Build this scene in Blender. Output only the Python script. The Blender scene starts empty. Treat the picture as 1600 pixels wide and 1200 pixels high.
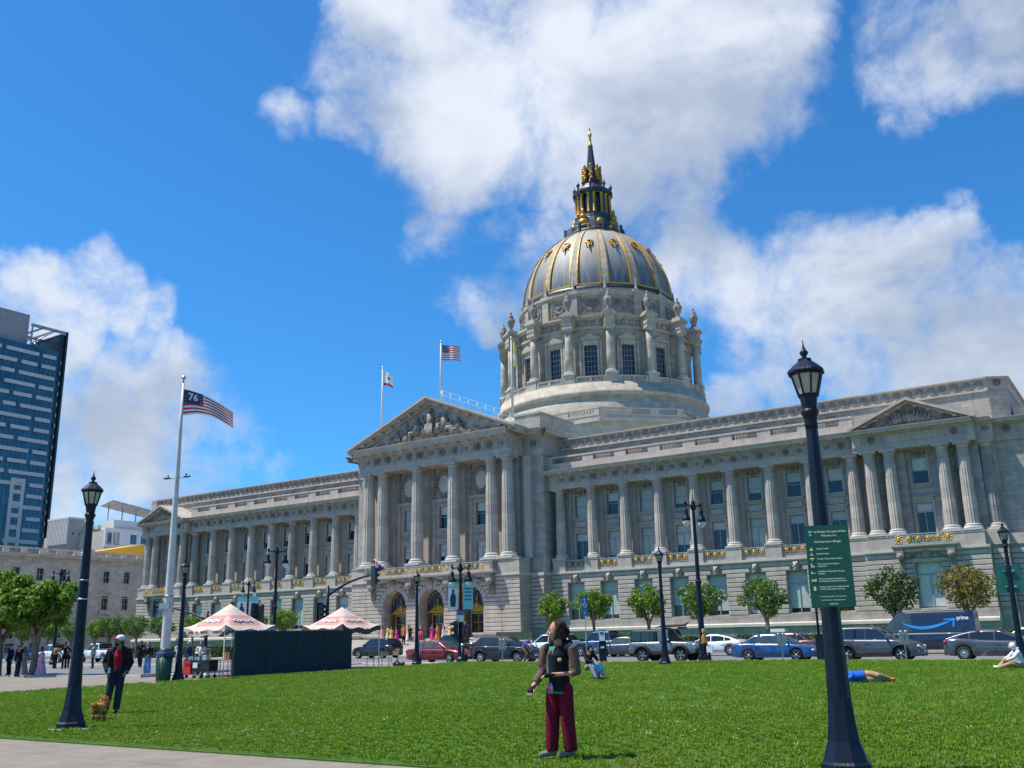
import bpy, math, random
import numpy as np
from mathutils import Vector, Matrix
R=math.radians; PI=math.pi; sin=math.sin; cos=math.cos
S=bpy.context.scene; C=S.collection
rnd=random.Random(7)
# ------------------------------------------------------------ camera
cam=bpy.data.cameras.new('camera'); co=bpy.data.objects.new('camera',cam); C.objects.link(co)
cam.sensor_fit='HORIZONTAL'; cam.sensor_width=36; cam.lens=36*1499.57/1600; cam.clip_start=.1; cam.clip_end=6000
CR=Vector((.83104068,.5558081,-.02118365)); CU=Vector((.15905353,-.20097563,.96659752)); CF=Vector((-.53298534,.80665119,.25542217))
m=Matrix((CR,CU,-CF)).transposed().to_4x4(); m.translation=Vector((0,0,1.58)); co.matrix_world=m
S.camera=co
# ------------------------------------------------------------ light
SUN_EL=R(63); SUN_AZ=Vector((-.82,-.57)).normalized()     # horizontal direction towards the sun
w=bpy.data.worlds.new('World'); S.world=w; w.use_nodes=True
sd=bpy.data.lights.new('sun','SUN'); sd.energy=5.0; sd.angle=R(.53); sd.color=(1,.94,.84)
so=bpy.data.objects.new('sun',sd); C.objects.link(so)
sv=Vector((SUN_AZ.x*cos(SUN_EL),SUN_AZ.y*cos(SUN_EL),sin(SUN_EL))); so.rotation_euler=sv.to_track_quat('Z','Y').to_euler(); so.location=(0,0,200)
S.view_settings.view_transform='Standard'; S.view_settings.look='None'; S.view_settings.exposure=0.40; S.view_settings.gamma=1
S.cycles.max_bounces=6; S.cycles.diffuse_bounces=3; S.cycles.glossy_bounces=3; S.cycles.transmission_bounces=4; S.cycles.transparent_max_bounces=8
S.cycles.caustics_reflective=False; S.cycles.caustics_refractive=False

class NT:
    def __init__(s,nt): s.nt=nt; s.n=nt.nodes; s.l=nt.links
    def __call__(s,t,inp=None,**kw):
        n=s.n.new(t)
        for k,v in kw.items(): setattr(n,k,v)
        if inp:
            for k,v in inp.items():
                if isinstance(v,bpy.types.NodeSocket): s.l.new(v,n.inputs[k])
                else: n.inputs[k].default_value=v
        return n
    def math(s,op,a,b=0.0,c=None,clamp=False):
        n=s.n.new('ShaderNodeMath'); n.operation=op; n.use_clamp=clamp
        for i,v in enumerate((a,b) if c is None else (a,b,c)):
            if isinstance(v,bpy.types.NodeSocket): s.l.new(v,n.inputs[i])
            else: n.inputs[i].default_value=v
        return n.outputs[0]
    def vmath(s,op,a,b=(0,0,0)):
        n=s.n.new('ShaderNodeVectorMath'); n.operation=op
        for i,v in enumerate((a,b)):
            if isinstance(v,bpy.types.NodeSocket): s.l.new(v,n.inputs[i])
            else: n.inputs[i].default_value=v
        return n
    def mix(s,f,a,b,bt='MIX'):
        n=s.n.new('ShaderNodeMix'); n.data_type='RGBA'; n.blend_type=bt
        for k,v in ((0,f),(6,a),(7,b)):
            if isinstance(v,bpy.types.NodeSocket): s.l.new(v,n.inputs[k])
            else: n.inputs[k].default_value=(v if k==0 else tuple(v)+((1,) if len(v)==3 else ()))
        return n.outputs[2]
    def noise(s,vec,scale,detail=4,rough=.55,dist=0.0):
        n=s.n.new('ShaderNodeTexNoise'); n.inputs['Scale'].default_value=scale; n.inputs['Detail'].default_value=detail
        n.inputs['Roughness'].default_value=rough; n.inputs['Distortion'].default_value=dist
        if vec is not None: s.l.new(vec,n.inputs['Vector'])
        return n.outputs['Fac']
    def mr(s,v,a,b,c=0.0,d=1.0,smooth=False):
        n=s.n.new('ShaderNodeMapRange'); n.interpolation_type='SMOOTHSTEP' if smooth else 'LINEAR'
        s.l.new(v,n.inputs[0])
        for i,x in enumerate((a,b,c,d)): n.inputs[i+1].default_value=x
        return n.outputs[0]

# sky: Nishita sky with a layer of fair-weather cloud laid over it by direction
# cloud banks: (azimuth deg from +Y clockwise, elevation deg, radius deg, strength)
CLOUDS=[(-39.9, 35.6, 3.4, 1), (-41.6, 33.1, 2.9, 0.95), (-43.2, 30.8, 1.8, 0.75), (-37.3, 32.6, 4.7, 1), (-32.9, 34.6, 5.4, 1), (-28.6, 33.4, 5.4, 1), (-24.3, 34.1, 5.2, 1), (-20.1, 33.6, 4.4, 1), (-16.9, 33.2, 3.7, 1), (-14.8, 33.8, 2.6, 1), (-34.8, 30.1, 3.7, 1), (-30.5, 30.0, 4.4, 1), (-26.3, 29.4, 4.0, 1), (-22.1, 30.1, 4.2, 1), (-18.5, 29.7, 3.1, 0.95), (-16.6, 28.4, 1.7, 0.7), (-31.5, 27.2, 2.2, 0.8), (-27.7, 27.0, 2.9, 0.75), (-23.6, 27.4, 2.5, 0.75), (-20.8, 26.8, 2.0, 0.65), (-47.1, 30.5, 1.3, 0.5), (-46.5, 29.7, 0.9, 0.4), (-37.3, 28.7, 1.9, 0.6), (-7.1, 31.3, 2.4, 0.72), (-5.2, 29.8, 2.4, 0.68), (-2.3, 30.7, 2.3, 0.75), (-8.8, 29.7, 1.9, 0.55), (-9.1, 27.7, 1.3, 0.4), (-2.3, 29.0, 1.7, 0.6), (-32.4, 24.2, 2.6, 0.55), (-37.4, 24.3, 2.1, 0.36), (-34.9, 21.7, 2.3, 0.5), (-29.9, 24.9, 2.6, 0.55), (-25.0, 24.6, 2.2, 0.65), (-22.7, 22.9, 2.5, 0.7), (-33.7, 20.1, 2.3, 0.75), (-30.9, 21.2, 3.0, 0.8), (-21.3, 20.6, 3.2, 0.85), (-18.4, 18.4, 3.2, 0.9), (-15.3, 19.6, 3.1, 0.95), (-12.4, 19.5, 3.0, 1), (-9.2, 19.7, 2.8, 1), (-6.7, 20.4, 1.8, 0.85), (-7.0, 18.0, 3.0, 1), (-4.3, 17.2, 2.6, 1), (-10.7, 15.7, 4.1, 1), (-5.7, 14.0, 3.5, 1), (-14.2, 16.5, 2.9, 1), (-16.5, 14.9, 2.4, 0.8), (-20.7, 18.3, 2.2, 0.7), (-12.7, 13.4, 2.6, 0.8), (-20.0, 12.6, 2.2, 0.55), (-16.4, 23.0, 1.4, 0.35), (-7.1, 22.2, 1.2, 0.4), (-61.7, 18.8, 1.8, 0.9), (-59.5, 19.1, 1.8, 0.95), (-57.7, 18.4, 1.8, 0.85), (-55.1, 18.5, 1.4, 0.7), (-60.8, 16.5, 1.7, 0.85), (-57.1, 15.9, 2.1, 0.6), (-53.5, 13.3, 3.1, 0.85), (-55.0, 10.7, 3.4, 0.9), (-50.9, 11.2, 3.0, 0.85), (-57.8, 12.3, 2.3, 0.7), (-48.8, 9.6, 2.1, 0.65), (-56.8, 8.5, 2.6, 0.7), (-52.5, 8.6, 2.8, 0.7), (-63.1, 20.8, 0.5, 0.25), (-60.6, 13.8, 1.7, 0.45), (-62.8, 17.3, 1.5, 0.65)]
def sky():
    t=NT(w.node_tree); t.n.clear()
    sk=t('ShaderNodeTexSky',sky_type='NISHITA',sun_disc=False,sun_elevation=SUN_EL,sun_rotation=math.atan2(SUN_AZ.x,SUN_AZ.y),altitude=20,air_density=1.0,dust_density=.25,ozone_density=3.0)
    g=t('ShaderNodeTexCoord').outputs['Generated']
    d=t.vmath('NORMALIZE',g).outputs[0]
    n1=t('ShaderNodeTexNoise',{'Vector':d,'Scale':5.0,'Detail':5.0,'Roughness':.6})
    off=t.vmath('SUBTRACT',n1.outputs['Color'],(.5,.5,.5)).outputs[0]
    off=t('ShaderNodeVectorMath',{0:off,3:.12},operation='SCALE').outputs[0]
    d2=t.vmath('NORMALIZE',t.vmath('ADD',d,off).outputs[0]).outputs[0]
    acc=None
    for az,el,r,s in CLOUDS:
        v=(cos(R(el))*sin(R(az)),cos(R(el))*cos(R(az)),sin(R(el)))
        dt=t.vmath('DOT_PRODUCT',d2,v).outputs['Value']
        q=t.mr(dt,cos(R(r*1.65)),cos(R(r*.25)),0,s,True)
        acc=q if acc is None else t.math('MAXIMUM',acc,q)
    # clouds elsewhere in the sky, out of the picture too
    n2=t.noise(d,2.1,3,.5)
    el=t('ShaderNodeSeparateXYZ',{0:d}).outputs[2]
    oth=t.mr(n2,.52,.66,0,.7,True)
    fwd=t.vmath('DOT_PRODUCT',d,tuple(CF)).outputs['Value']
    oth=t.math('MULTIPLY',oth,t.mr(fwd,.62,.76,1,0,True))
    acc=t.math('MAXIMUM',acc,oth)
    n3=t.noise(d,9.0,9,.62,.25)
    wisp=t.math('ADD',acc,t.math('MULTIPLY',t.math('SUBTRACT',n3,.5),2.4))
    dens=t.mr(wisp,.20,1.05,0,1,True)
    dens=t.math('MULTIPLY',dens,t.mr(acc,.02,.2,0,1,True))
    # thickness shading inside clouds: bright tops, blue-grey bellies
    n4=t.noise(t.vmath('MULTIPLY',d,(1,1,1.6)).outputs[0],4.2,6,.55,.2)
    shade=t.mr(n4,.36,.62,0,1,True)
    cc=t.mix(shade,(.31,.38,.51),(.62,.665,.75))
    cc=t.mix(t.mr(el,.0,.5,.35,0),cc,(.38,.45,.54))
    skc=t.mix(1.0,sk.outputs[0],(.34,.98,1.46),'MULTIPLY')
    bg1=t('ShaderNodeBackground',{'Color':skc,'Strength':.092})
    bg2=t('ShaderNodeBackground',{'Color':cc,'Strength':1.0})
    mx=t('ShaderNodeMixShader',{0:dens,1:bg1.outputs[0],2:bg2.outputs[0]})
    o=t('ShaderNodeOutputWorld'); t.l.new(mx.outputs[0],o.inputs[0])
sky()
w.cycles.sampling_method='MANUAL'; w.cycles.sample_map_resolution=512

# ------------------------------------------------------------ materials
M={}
def newmat(name):
    m=bpy.data.materials.new(name); m.use_nodes=True; t=NT(m.node_tree); b=t.n['Principled BSDF']; M[name]=m; return m,t,b
def mat(name,col,rough=.6,metal=0,var=.12,vs=3.0,bump=0.0,bs=40,spec=None,coat=0,emit=None,trans=0):
    m,t,b=newmat(name); b.inputs['Roughness'].default_value=rough; b.inputs['Metallic'].default_value=metal
    if spec is not None: b.inputs['Specular IOR Level'].default_value=spec
    if coat: b.inputs['Coat Weight'].default_value=coat; b.inputs['Coat Roughness'].default_value=.06
    if trans: b.inputs['Transmission Weight'].default_value=trans
    g=t('ShaderNodeNewGeometry').outputs['Position']
    if var:
        f=t.noise(g,vs,4)
        c=t.mix(t.mr(f,.3,.7),[x*(1-var) for x in col],[min(1,x*(1+var)) for x in col])
        t.l.new(c,b.inputs['Base Color'])
    else: b.inputs['Base Color'].default_value=(*col,1)
    if bump:
        bn=t('ShaderNodeBump',{'Height':t.noise(g,bs,3),'Strength':bump,'Distance':.02}); t.l.new(bn.outputs[0],b.inputs['Normal'])
    if emit: b.inputs['Emission Color'].default_value=(*emit[0],1); b.inputs['Emission Strength'].default_value=emit[1]
    return m
def stone(name,c1,c2,bw=1.15,bh=.42,joint=.5,stain=.35,mortar=.012):
    m,t,b=newmat(name); b.inputs['Roughness'].default_value=.8; b.inputs['Specular IOR Level'].default_value=.3
    p=t('ShaderNodeNewGeometry').outputs['Position']; x=t('ShaderNodeSeparateXYZ',{0:p})
    u=t.math('ADD',x.outputs[0],x.outputs[1])
    v=t('ShaderNodeCombineXYZ',{0:u,1:x.outputs[2]}).outputs[0]
    col=t.mix(t.mr(t.noise(p,1.1,5,.6),.32,.68),c1,c2)
    if joint:
        br=t('ShaderNodeTexBrick',{'Vector':v,'Color1':(1,1,1,1),'Color2':(.76,.76,.78,1),'Mortar':(1-joint,1-joint,1-joint,1),'Scale':1.0,'Mortar Size':mortar,'Mortar Smooth':.1,'Brick Width':bw,'Row Height':bh})
        col=t.mix(1.0,col,br.outputs[0],'MULTIPLY')
    # rain streaks running down the faces and soot patches
    sv=t('ShaderNodeCombineXYZ',{0:t.math('MULTIPLY',u,2.2),1:t.math('MULTIPLY',x.outputs[2],.16)}).outputs[0]
    st=t.mr(t.noise(sv,1.0,6,.65),.50,.76,0,stain)
    col=t.mix(st,col,[k*.42 for k in c1])
    sp=t.mr(t.noise(p,.33,4,.6),.5,.72,0,stain*.6)
    col=t.mix(sp,col,(.23,.22,.19))
    fine=t.mr(t.noise(p,26,3,.6),.3,.7,.9,1.08)
    col=t.mix(1.0,col,t('ShaderNodeCombineColor',{0:fine,1:fine,2:fine}).outputs[0],'MULTIPLY')
    t.l.new(col,b.inputs['Base Color'])
    bn=t('ShaderNodeBump',{'Height':t.noise(p,9,4),'Strength':.25,'Distance':.03}); t.l.new(bn.outputs[0],b.inputs['Normal'])
    return m
stone('stone',(.39,.34,.295),(.51,.45,.39))
stone('stone_plain',(.40,.345,.295),(.52,.455,.395),joint=0)
stone('stone_shaft',(.43,.375,.32),(.56,.495,.43),bw=60,bh=1.15,joint=.45,stain=.3)
stone('stone_dome',(.42,.37,.30),(.54,.475,.385),bw=1.6,bh=.62,joint=.35,stain=.3)
stone('stone_brown',(.27,.255,.23),(.40,.375,.34),bw=60,bh=.9,joint=.6,stain=.6)
stone('stone_cream',(.70,.58,.44),(.80,.69,.54),bw=1.2,bh=.5,joint=.25,stain=.25)
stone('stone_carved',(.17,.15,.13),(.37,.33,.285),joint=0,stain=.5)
stone('stone_ledge',(.50,.46,.40),(.60,.56,.49),joint=0,stain=.2)
mat('gold',(.45,.25,.04),.42,.55,.3,6)
mat('gold_bright',(.62,.35,.055),.4,.5,.2,6)
mat('dark_metal',(.055,.065,.08),.45,.5,.3,4)
mat('copper_green',(.36,.44,.40),.6,0,.2,2)
mat('lamp_paint',(.0045,.010,.024),.42,0,.4,5,.25,24,spec=.28)
mat('black_paint',(.014,.017,.022),.4,0,.2,6)
mat('white_paint',(.74,.74,.72),.5,0,.08,4)
mat('pole_paint',(.55,.55,.53),.45,0,.15,3)
mat('concrete_grey',(.30,.30,.31),.85,0,.1,.7)
mat('grey_metal',(.35,.36,.37),.4,.6,.15,8)
mat('steel',(.55,.56,.58),.3,.9,.1,8)
mat('glass_dark',(.018,.022,.035),.08,0,.3,2,spec=.6)
mat('glass_dome',(.03,.026,.045),.2,0,.35,1.2,spec=.35)
mat('blind',(.40,.46,.43),.55,0,.10,2.0)
mat('blind_pale',(.52,.55,.51),.55,0,.10,2.0)
mat('sash',(.33,.34,.33),.6,0,.1,4)
mat('lantern_glass',(.42,.40,.31),.35,0,.2,5,spec=.5)
mat('frosted_glass',(.66,.67,.60),.3,0,.08,6)
def dome_lead():
    m,t,b=newmat('dome_lead'); b.inputs['Roughness'].default_value=.62; b.inputs['Metallic'].default_value=.15
    p=t('ShaderNodeTexCoord').outputs['Object']; x=t('ShaderNodeSeparateXYZ',{0:p})
    ang=t.math('ARCTAN2',x.outputs[1],x.outputs[0])
    sv=t('ShaderNodeCombineXYZ',{0:t.math('MULTIPLY',ang,26.0),1:t.math('MULTIPLY',x.outputs[2],.25)}).outputs[0]
    st=t.mr(t.noise(sv,1.0,6,.6),.35,.7)
    bandw=t.math('FRACT',t.math('MULTIPLY',x.outputs[2],1.9)); lines=t.mr(bandw,.0,.10,.62,1)
    c=t.mix(st,(.065,.085,.11),(.21,.23,.24))
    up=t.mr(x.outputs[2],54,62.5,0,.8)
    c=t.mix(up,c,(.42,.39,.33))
    c=t.mix(1.0,c,t('ShaderNodeCombineColor',{0:lines,1:lines,2:lines}).outputs[0],'MULTIPLY')
    t.l.new(c,b.inputs['Base Color'])
dome_lead()

# ------------------------------------------------------------ mesh helpers
class MB:
    def __init__(s): s.v=[]; s.f=[]; s.mi=[]; s.sm=[]; s.T=None; s.cm=0; s.smooth=False
    def add(s,vs,fs,smooth=None):
        o=len(s.v)
        if s.T is not None: vs=[tuple(s.T@Vector(v)) for v in vs]
        s.v.extend(tuple(v) for v in vs)
        for f in fs: s.f.append(tuple(i+o for i in f)); s.mi.append(s.cm); s.sm.append(s.smooth if smooth is None else smooth)
        return s
    def box(s,x0,x1,y0,y1,z0,z1):
        return s.add([(x0,y0,z0),(x1,y0,z0),(x1,y1,z0),(x0,y1,z0),(x0,y0,z1),(x1,y0,z1),(x1,y1,z1),(x0,y1,z1)],
            [(0,3,2,1),(4,5,6,7),(0,1,5,4),(1,2,6,5),(2,3,7,6),(3,0,4,7)],False)
    def bbox(s,x0,x1,y0,y1,z0,z1,b=.02):   # box with a chamfered front edge ring (facing -y)
        return s.add([(x0,y1,z0),(x1,y1,z0),(x1,y1,z1),(x0,y1,z1),(x0,y0+b,z0),(x1,y0+b,z0),(x1,y0+b,z1),(x0,y0+b,z1),
              (x0+b,y0,z0+b),(x1-b,y0,z0+b),(x1-b,y0,z1-b),(x0+b,y0,z1-b)],
            [(0,3,2,1),(0,1,5,4),(1,2,6,5),(2,3,7,6),(3,0,4,7),(4,5,9,8),(5,6,10,9),(6,7,11,10),(7,4,8,11),(8,9,10,11)],False)
    def prismx(s,prof,x0,x1,sk0=0,sk1=0):  # prof: (y,z) polygon swept in x; sk = mitre factors (x shift per -y)
        n=len(prof); vs=[(x0+sk0*y,y,z) for y,z in prof]+[(x1+sk1*y,y,z) for y,z in prof]
        fs=[(i,(i+1)%n,n+(i+1)%n,n+i) for i in range(n)]+[tuple(range(n-1,-1,-1)),tuple(range(n,2*n))]
        return s.add(vs,fs,False)
    def prismy(s,prof,y0,y1):              # prof: (x,z) polygon swept in y
        n=len(prof); vs=[(x,y0,z) for x,z in prof]+[(x,y1,z) for x,z in prof]
        fs=[((i+1)%n,i,n+i,n+(i+1)%n) for i in range(n)]+[tuple(range(n)),tuple(range(2*n-1,n-1,-1))]
        return s.add(vs,fs,False)
    def prismz(s,prof,z0,z1,top=1.0):
        n=len(prof); vs=[(x,y,z0) for x,y in prof]+[(x*top,y*top,z1) for x,y in prof]
        fs=[(i,(i+1)%n,n+(i+1)%n,n+i) for i in range(n)]+[tuple(range(n-1,-1,-1)),tuple(range(n,2*n))]
        return s.add(vs,fs,False)
    def lathe(s,prof,n=16,c=(0,0,0),a0=0,a1=2*PI,smooth=True,cap=True,fn=None):
        full=abs(a1-a0-2*PI)<1e-6; k=n if full else n+1; vs=[]
        for r,z in prof:
            for i in range(k):
                a=a0+(a1-a0)*i/n; rr=r*(fn(a,z) if fn else 1); vs.append((c[0]+rr*cos(a),c[1]+rr*sin(a),c[2]+z))
        fs=[]
        for j in range(len(prof)-1):
            for i in range(n):
                i2=(i+1)%k if full else i+1
                fs.append((j*k+i,j*k+i2,(j+1)*k+i2,(j+1)*k+i))
        if cap and full: fs.append(tuple(range(k-1,-1,-1))); fs.append(tuple((len(prof)-1)*k+i for i in range(k)))
        return s.add(vs,fs,smooth)
    def tube(s,pts,rad,n=8,smooth=True,flat=1.0):
        pts=[Vector(p) for p in pts]; rad=rad if isinstance(rad,(list,tuple)) else [rad]*len(pts); vs=[]
        up=Vector((0,0,1)); prev=None
        for i,p in enumerate(pts):
            d=(pts[min(i+1,len(pts)-1)]-pts[max(i-1,0)]).normalized()
            a=d.cross(up if prev is None and abs(d.z)<.95 else (prev if prev is not None else Vector((1,0,0))))
            if a.length<1e-4: a=d.cross(Vector((0,1,0)))
            a.normalize(); b=a.cross(d).normalized(); prev=b if prev is None else b
            for k in range(n):
                t=2*PI*k/n; vs.append(tuple(p+a*(rad[i]*cos(t))+b*(rad[i]*flat*sin(t))))
        fs=[(j*n+i,j*n+(i+1)%n,(j+1)*n+(i+1)%n,(j+1)*n+i) for j in range(len(pts)-1) for i in range(n)]
        fs.append(tuple(range(n-1,-1,-1))); fs.append(tuple((len(pts)-1)*n+i for i in range(n)))
        return s.add(vs,fs,smooth)
    def ball(s,c,r,n=10,m=6,smooth=True):
        rx,ry,rz=(r,r,r) if not isinstance(r,(tuple,list)) else r
        vs=[(c[0],c[1],c[2]-rz)]
        for j in range(1,m):
            p=-PI/2+PI*j/m
            for i in range(n): a=2*PI*i/n; vs.append((c[0]+rx*cos(p)*cos(a),c[1]+ry*cos(p)*sin(a),c[2]+rz*sin(p)))
        vs.append((c[0],c[1],c[2]+rz)); L=len(vs)-1
        fs=[(0,1+(i+1)%n,1+i) for i in range(n)]+[(1+j*n+i,1+j*n+(i+1)%n,1+(j+1)*n+(i+1)%n,1+(j+1)*n+i) for j in range(m-2) for i in range(n)]+[(L,1+(m-2)*n+i,1+(m-2)*n+(i+1)%n) for i in range(n)]
        return s.add(vs,fs,smooth)
    def quad(s,a,b,c,d): return s.add([a,b,c,d],[(0,1,2,3)])
    def mesh(s,name,mats):
        me=bpy.data.meshes.new(name); me.from_pydata(s.v,[],s.f)
        for k in (mats if isinstance(mats,(list,tuple)) else [mats]): me.materials.append(M[k] if isinstance(k,str) else k)
        me.polygons.foreach_set('material_index',s.mi); me.polygons.foreach_set('use_smooth',s.sm); me.update(); return me
    def build(s,name,mats,parent=None,loc=None): return link(name,s.mesh(name,mats),parent,loc)
def link(name,me,parent=None,loc=None,rz=0.0):
    o=bpy.data.objects.new(name,me); C.objects.link(o)
    if parent is not None: o.parent=parent
    if loc is not None: o.location=loc
    if rz: o.rotation_euler=(0,0,rz)
    return o
def tag(o,label=None,cat=None,group=None,kind=None):
    for k,v in (('label',label),('category',cat),('group',group),('kind',kind)):
        if v: o[k]=v
    return o
def thing(name,label,cat,loc=(0,0,0),rz=0.0,group=None,scale=None):
    o=bpy.data.objects.new(name,None); C.objects.link(o); o.location=loc; o.rotation_euler=(0,0,rz); o.empty_display_size=.2
    if scale: o.scale=(scale,)*3
    return tag(o,label,cat,group)
def dup(o,loc,rz=0.0,label=None,group=None,scale=None):
    c=o.copy(); C.objects.link(c); c.location=loc; c.rotation_euler=(0,0,rz)
    if scale: c.scale=scale if isinstance(scale,tuple) else (scale,)*3
    if label: c['label']=label
    if group: c['group']=group
    for ch in list(o.children):
        d=ch.copy(); C.objects.link(d); d.parent=c
        for g in list(ch.children): e=g.copy(); C.objects.link(e); e.parent=d
    return c
def smooth_step(x): x=max(0,min(1,x)); return x*x*(3-2*x)
def gz(y): return .15*smooth_step((y-24)/22)          # the plaza rises very slightly towards the street
def walls(mb,x0,x1,z0,z1,y0,y1,holes):                 # slab with rectangular openings (hx0,hx1,hz0,hz1)
    xs=sorted({x0,x1,*[h[0] for h in holes],*[h[1] for h in holes]})
    for a,b in zip(xs,xs[1:]):
        if b-a<1e-5: continue
        hs=sorted([h for h in holes if h[0]<=a+1e-6 and h[1]>=b-1e-6],key=lambda h:h[2]); z=z0
        for h in hs:
            if h[2]>z: mb.box(a,b,y0,y1,z,h[2])
            z=h[3]
        if z<z1: mb.box(a,b,y0,y1,z,z1)
def text_mb(txt,size=1.0,depth=.0,align='CENTER',bold=0.0,res=2):
    cu=bpy.data.curves.new('t','FONT'); cu.body=txt; cu.size=size; cu.extrude=depth; cu.align_x=align; cu.offset=bold; cu.resolution_u=res
    o=bpy.data.objects.new('t',cu); C.objects.link(o); bpy.context.view_layer.update()
    me=bpy.data.meshes.new_from_object(o.evaluated_get(bpy.context.evaluated_depsgraph_get()))
    C.objects.unlink(o); bpy.data.objects.remove(o)
    vs=[tuple(v.co) for v in me.vertices]; fs=[tuple(p.vertices) for p in me.polygons]; bpy.data.meshes.remove(me)
    return vs,fs
# ============================================================ CITY HALL
XC,YC=-69.8915,92.1744
hall=thing('city_hall','grey granite domed city hall with long colonnaded wings and a pedimented portico','building',(XC,YC,0))
def P_(mb,name,mats='stone',loc=None,kind=None,parent=None,label=None):
    o=mb.build(name,mats,parent or hall,loc)
    if kind: o['kind']=kind
    if label: o['label']=label
    return o
def inst(name,me,x,y,z,rz=0.0,parent=None,sc=None,label=None):
    o=link(name,me,parent or hall,(x,y,z),rz)
    if sc: o.scale=sc if isinstance(sc,tuple) else (sc,)*3
    if label: o['label']=label
    return o
# ---- columns
def column_meshes(h,r0,r1,tag_):
    b=MB(); b.box(-r0*1.42,r0*1.42,-r0*1.42,r0*1.42,0,.16*r0/.55)
    z=.16*r0/.55; k=r0/.55
    b.lathe([(r0*1.38,z),(r0*1.42,z+.07*k),(r0*1.36,z+.16*k),(r0*1.2,z+.18*k),(r0*1.18,z+.24*k),(r0*1.26,z+.29*k),(r0*1.2,z+.34*k),(r0*1.04,z+.38*k)],28)
    zb=z+.38*k; zt=h-.52*k
    s=MB(); n=64; fl=lambda a,zz:1-.075*abs(sin(8*a))**.8
    pr=[(r0*1.0,zb),(r0*1.0,zb+(zt-zb)*.3),(r0+(r1-r0)*.45,zb+(zt-zb)*.65),(r1,zt)]
    s.lathe(pr,n,smooth=False,fn=fl)
    c=MB(); c.lathe([(r1*1.02,zt),(r1*1.1,zt+.04*k),(r1*1.02,zt+.07*k),(r1*1.02,zt+.16*k),(r1*1.12,zt+.19*k),(r1*1.38,zt+.33*k)],28)
    c.box(-r1*1.48,r1*1.48,-r1*1.48,r1*1.48,zt+.33*k,h)
    return s,b,c
def col_set(h,r0,r1,sm):
    s,b,c=column_meshes(h,r0,r1,''); return s.mesh('column',sm),b.mesh('base','stone_ledge'),c.mesh('capital','stone_plain')
CW=col_set(17.44-9.68,.56,.47,'stone_shaft'); CWb=(col_set(17.44-9.68,.56,.47,'stone_brown'))
CP=col_set(21.49-9.98,.74,.61,'stone_shaft')
def put_col(cs,x,y,z,rz=0.0,label=None):
    o=inst('column',cs[0],x,y,z,rz,label=label); link('base',cs[1],o); link('capital',cs[2],o); return o
Z0,ZC0,ZC1=8.40,9.68,17.44
WCOL=[15.1+4*k for k in range(9)]; BAY=[17.1+4*k for k in range(8)]
for s in (1,-1):
    for i,x in enumerate(WCOL):
        br=(s==-1 and i in(3,8))
        put_col(CWb if br else CW,s*x,0,ZC0,label='weathered brown fluted column' if br else None)
    for x in (48.94,50.66,55.21,56.89): put_col(CW,s*x,-.76,ZC0)
put_col(CWb,58.62,.15,ZC0,label='weathered engaged corner column')
for x in (2.7,8.11,10.31):
    for s in (1,-1): put_col(CP,s*x,-3.33,9.98)
# ---- window kinds: (frame mesh, sash mesh, pane mesh, [blind meshes])
def window_kit(w,h,kind,frame=True):
    f=MB(); t=.17
    if frame:
        f.box(-w/2-t,-w/2,-.07,.1,0,h+t); f.box(w/2,w/2+t,-.07,.1,0,h+t); f.box(-w/2,w/2,-.07,.1,h,h+t)
        f.box(-w/2-t-.05,-w/2-t,-.04,.08,0,h+t+.05); f.box(w/2+t,w/2+t+.05,-.04,.08,0,h+t+.05); f.box(-w/2-t,w/2+t,-.04,.08,h+t,h+t+.05)
    f.box(-w/2-t-.12,w/2+t+.12,-.22,.1,-.14,-.002)
    if kind=='sash': f.box(-w/2-t-.02,w/2+t+.02,-.1,.1,-.34,-.16)
    if kind=='french': f.box(-w/2-t-.14,w/2+t+.14,-.24,.0,h+t+.3,h+t+.42); f.box(-w/2-t,w/2+t,-.12,.0,h+t+.06,h+t+.3)
    s=MB(); b=.065; y=.2
    s.box(-w/2,-w/2+b,y,y+.07,0,h); s.box(w/2-b,w/2,y,y+.07,0,h); s.box(-w/2+b,w/2-b,y,y+.07,0,b); s.box(-w/2+b,w/2-b,y,y+.07,h-b,h)
    if kind=='sash': s.box(-w/2+b,w/2-b,y-.02,y+.07,h*.5-.035,h*.5+.035)
    else:
        zt=h*.72; s.box(-w/2+b,w/2-b,y-.03,y+.07,zt-.05,zt+.05); s.box(-.04,.04,y-.02,y+.07,b,zt-.05)
    p=MB(); p.quad((-w/2,.262,0),(w/2,.262,0),(w/2,.262,h),(-w/2,.262,h))
    bl=[]
    for z0 in ((.02,.2,.33,.48,.62) if kind=='sash' else (.03,.12,.3,.42,.72)):
        m_=MB(); m_.quad((-w/2+.05,.255,h*z0),(w/2-.05,.255,h*z0),(w/2-.05,.255,h-.04),(-w/2+.05,.255,h-.04)); bl.append((m_.mesh('blind','blind'),m_.mesh('blind','blind_pale')))
    return f.mesh('window','stone_plain'),s.mesh('sash','sash'),p.mesh('pane','glass_dark'),bl
K3=window_kit(1.38,2.42,'sash'); K2=window_kit(1.46,2.95,'french'); KG=window_kit(1.9,3.85,'gf'); KGP=window_kit(2.1,4.0,'gf')
def put_window(k,x,y,z,bi=None,rz=0.0,parent=None):
    o=inst('window',k[0],x,y,z,rz,parent); link('sash',k[1],o); link('pane',k[2],o)
    if bi is None: bi=rnd.randrange(5)
    if bi>=0: link('blind',k[3][bi][rnd.randrange(2)],o)
    return o
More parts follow.
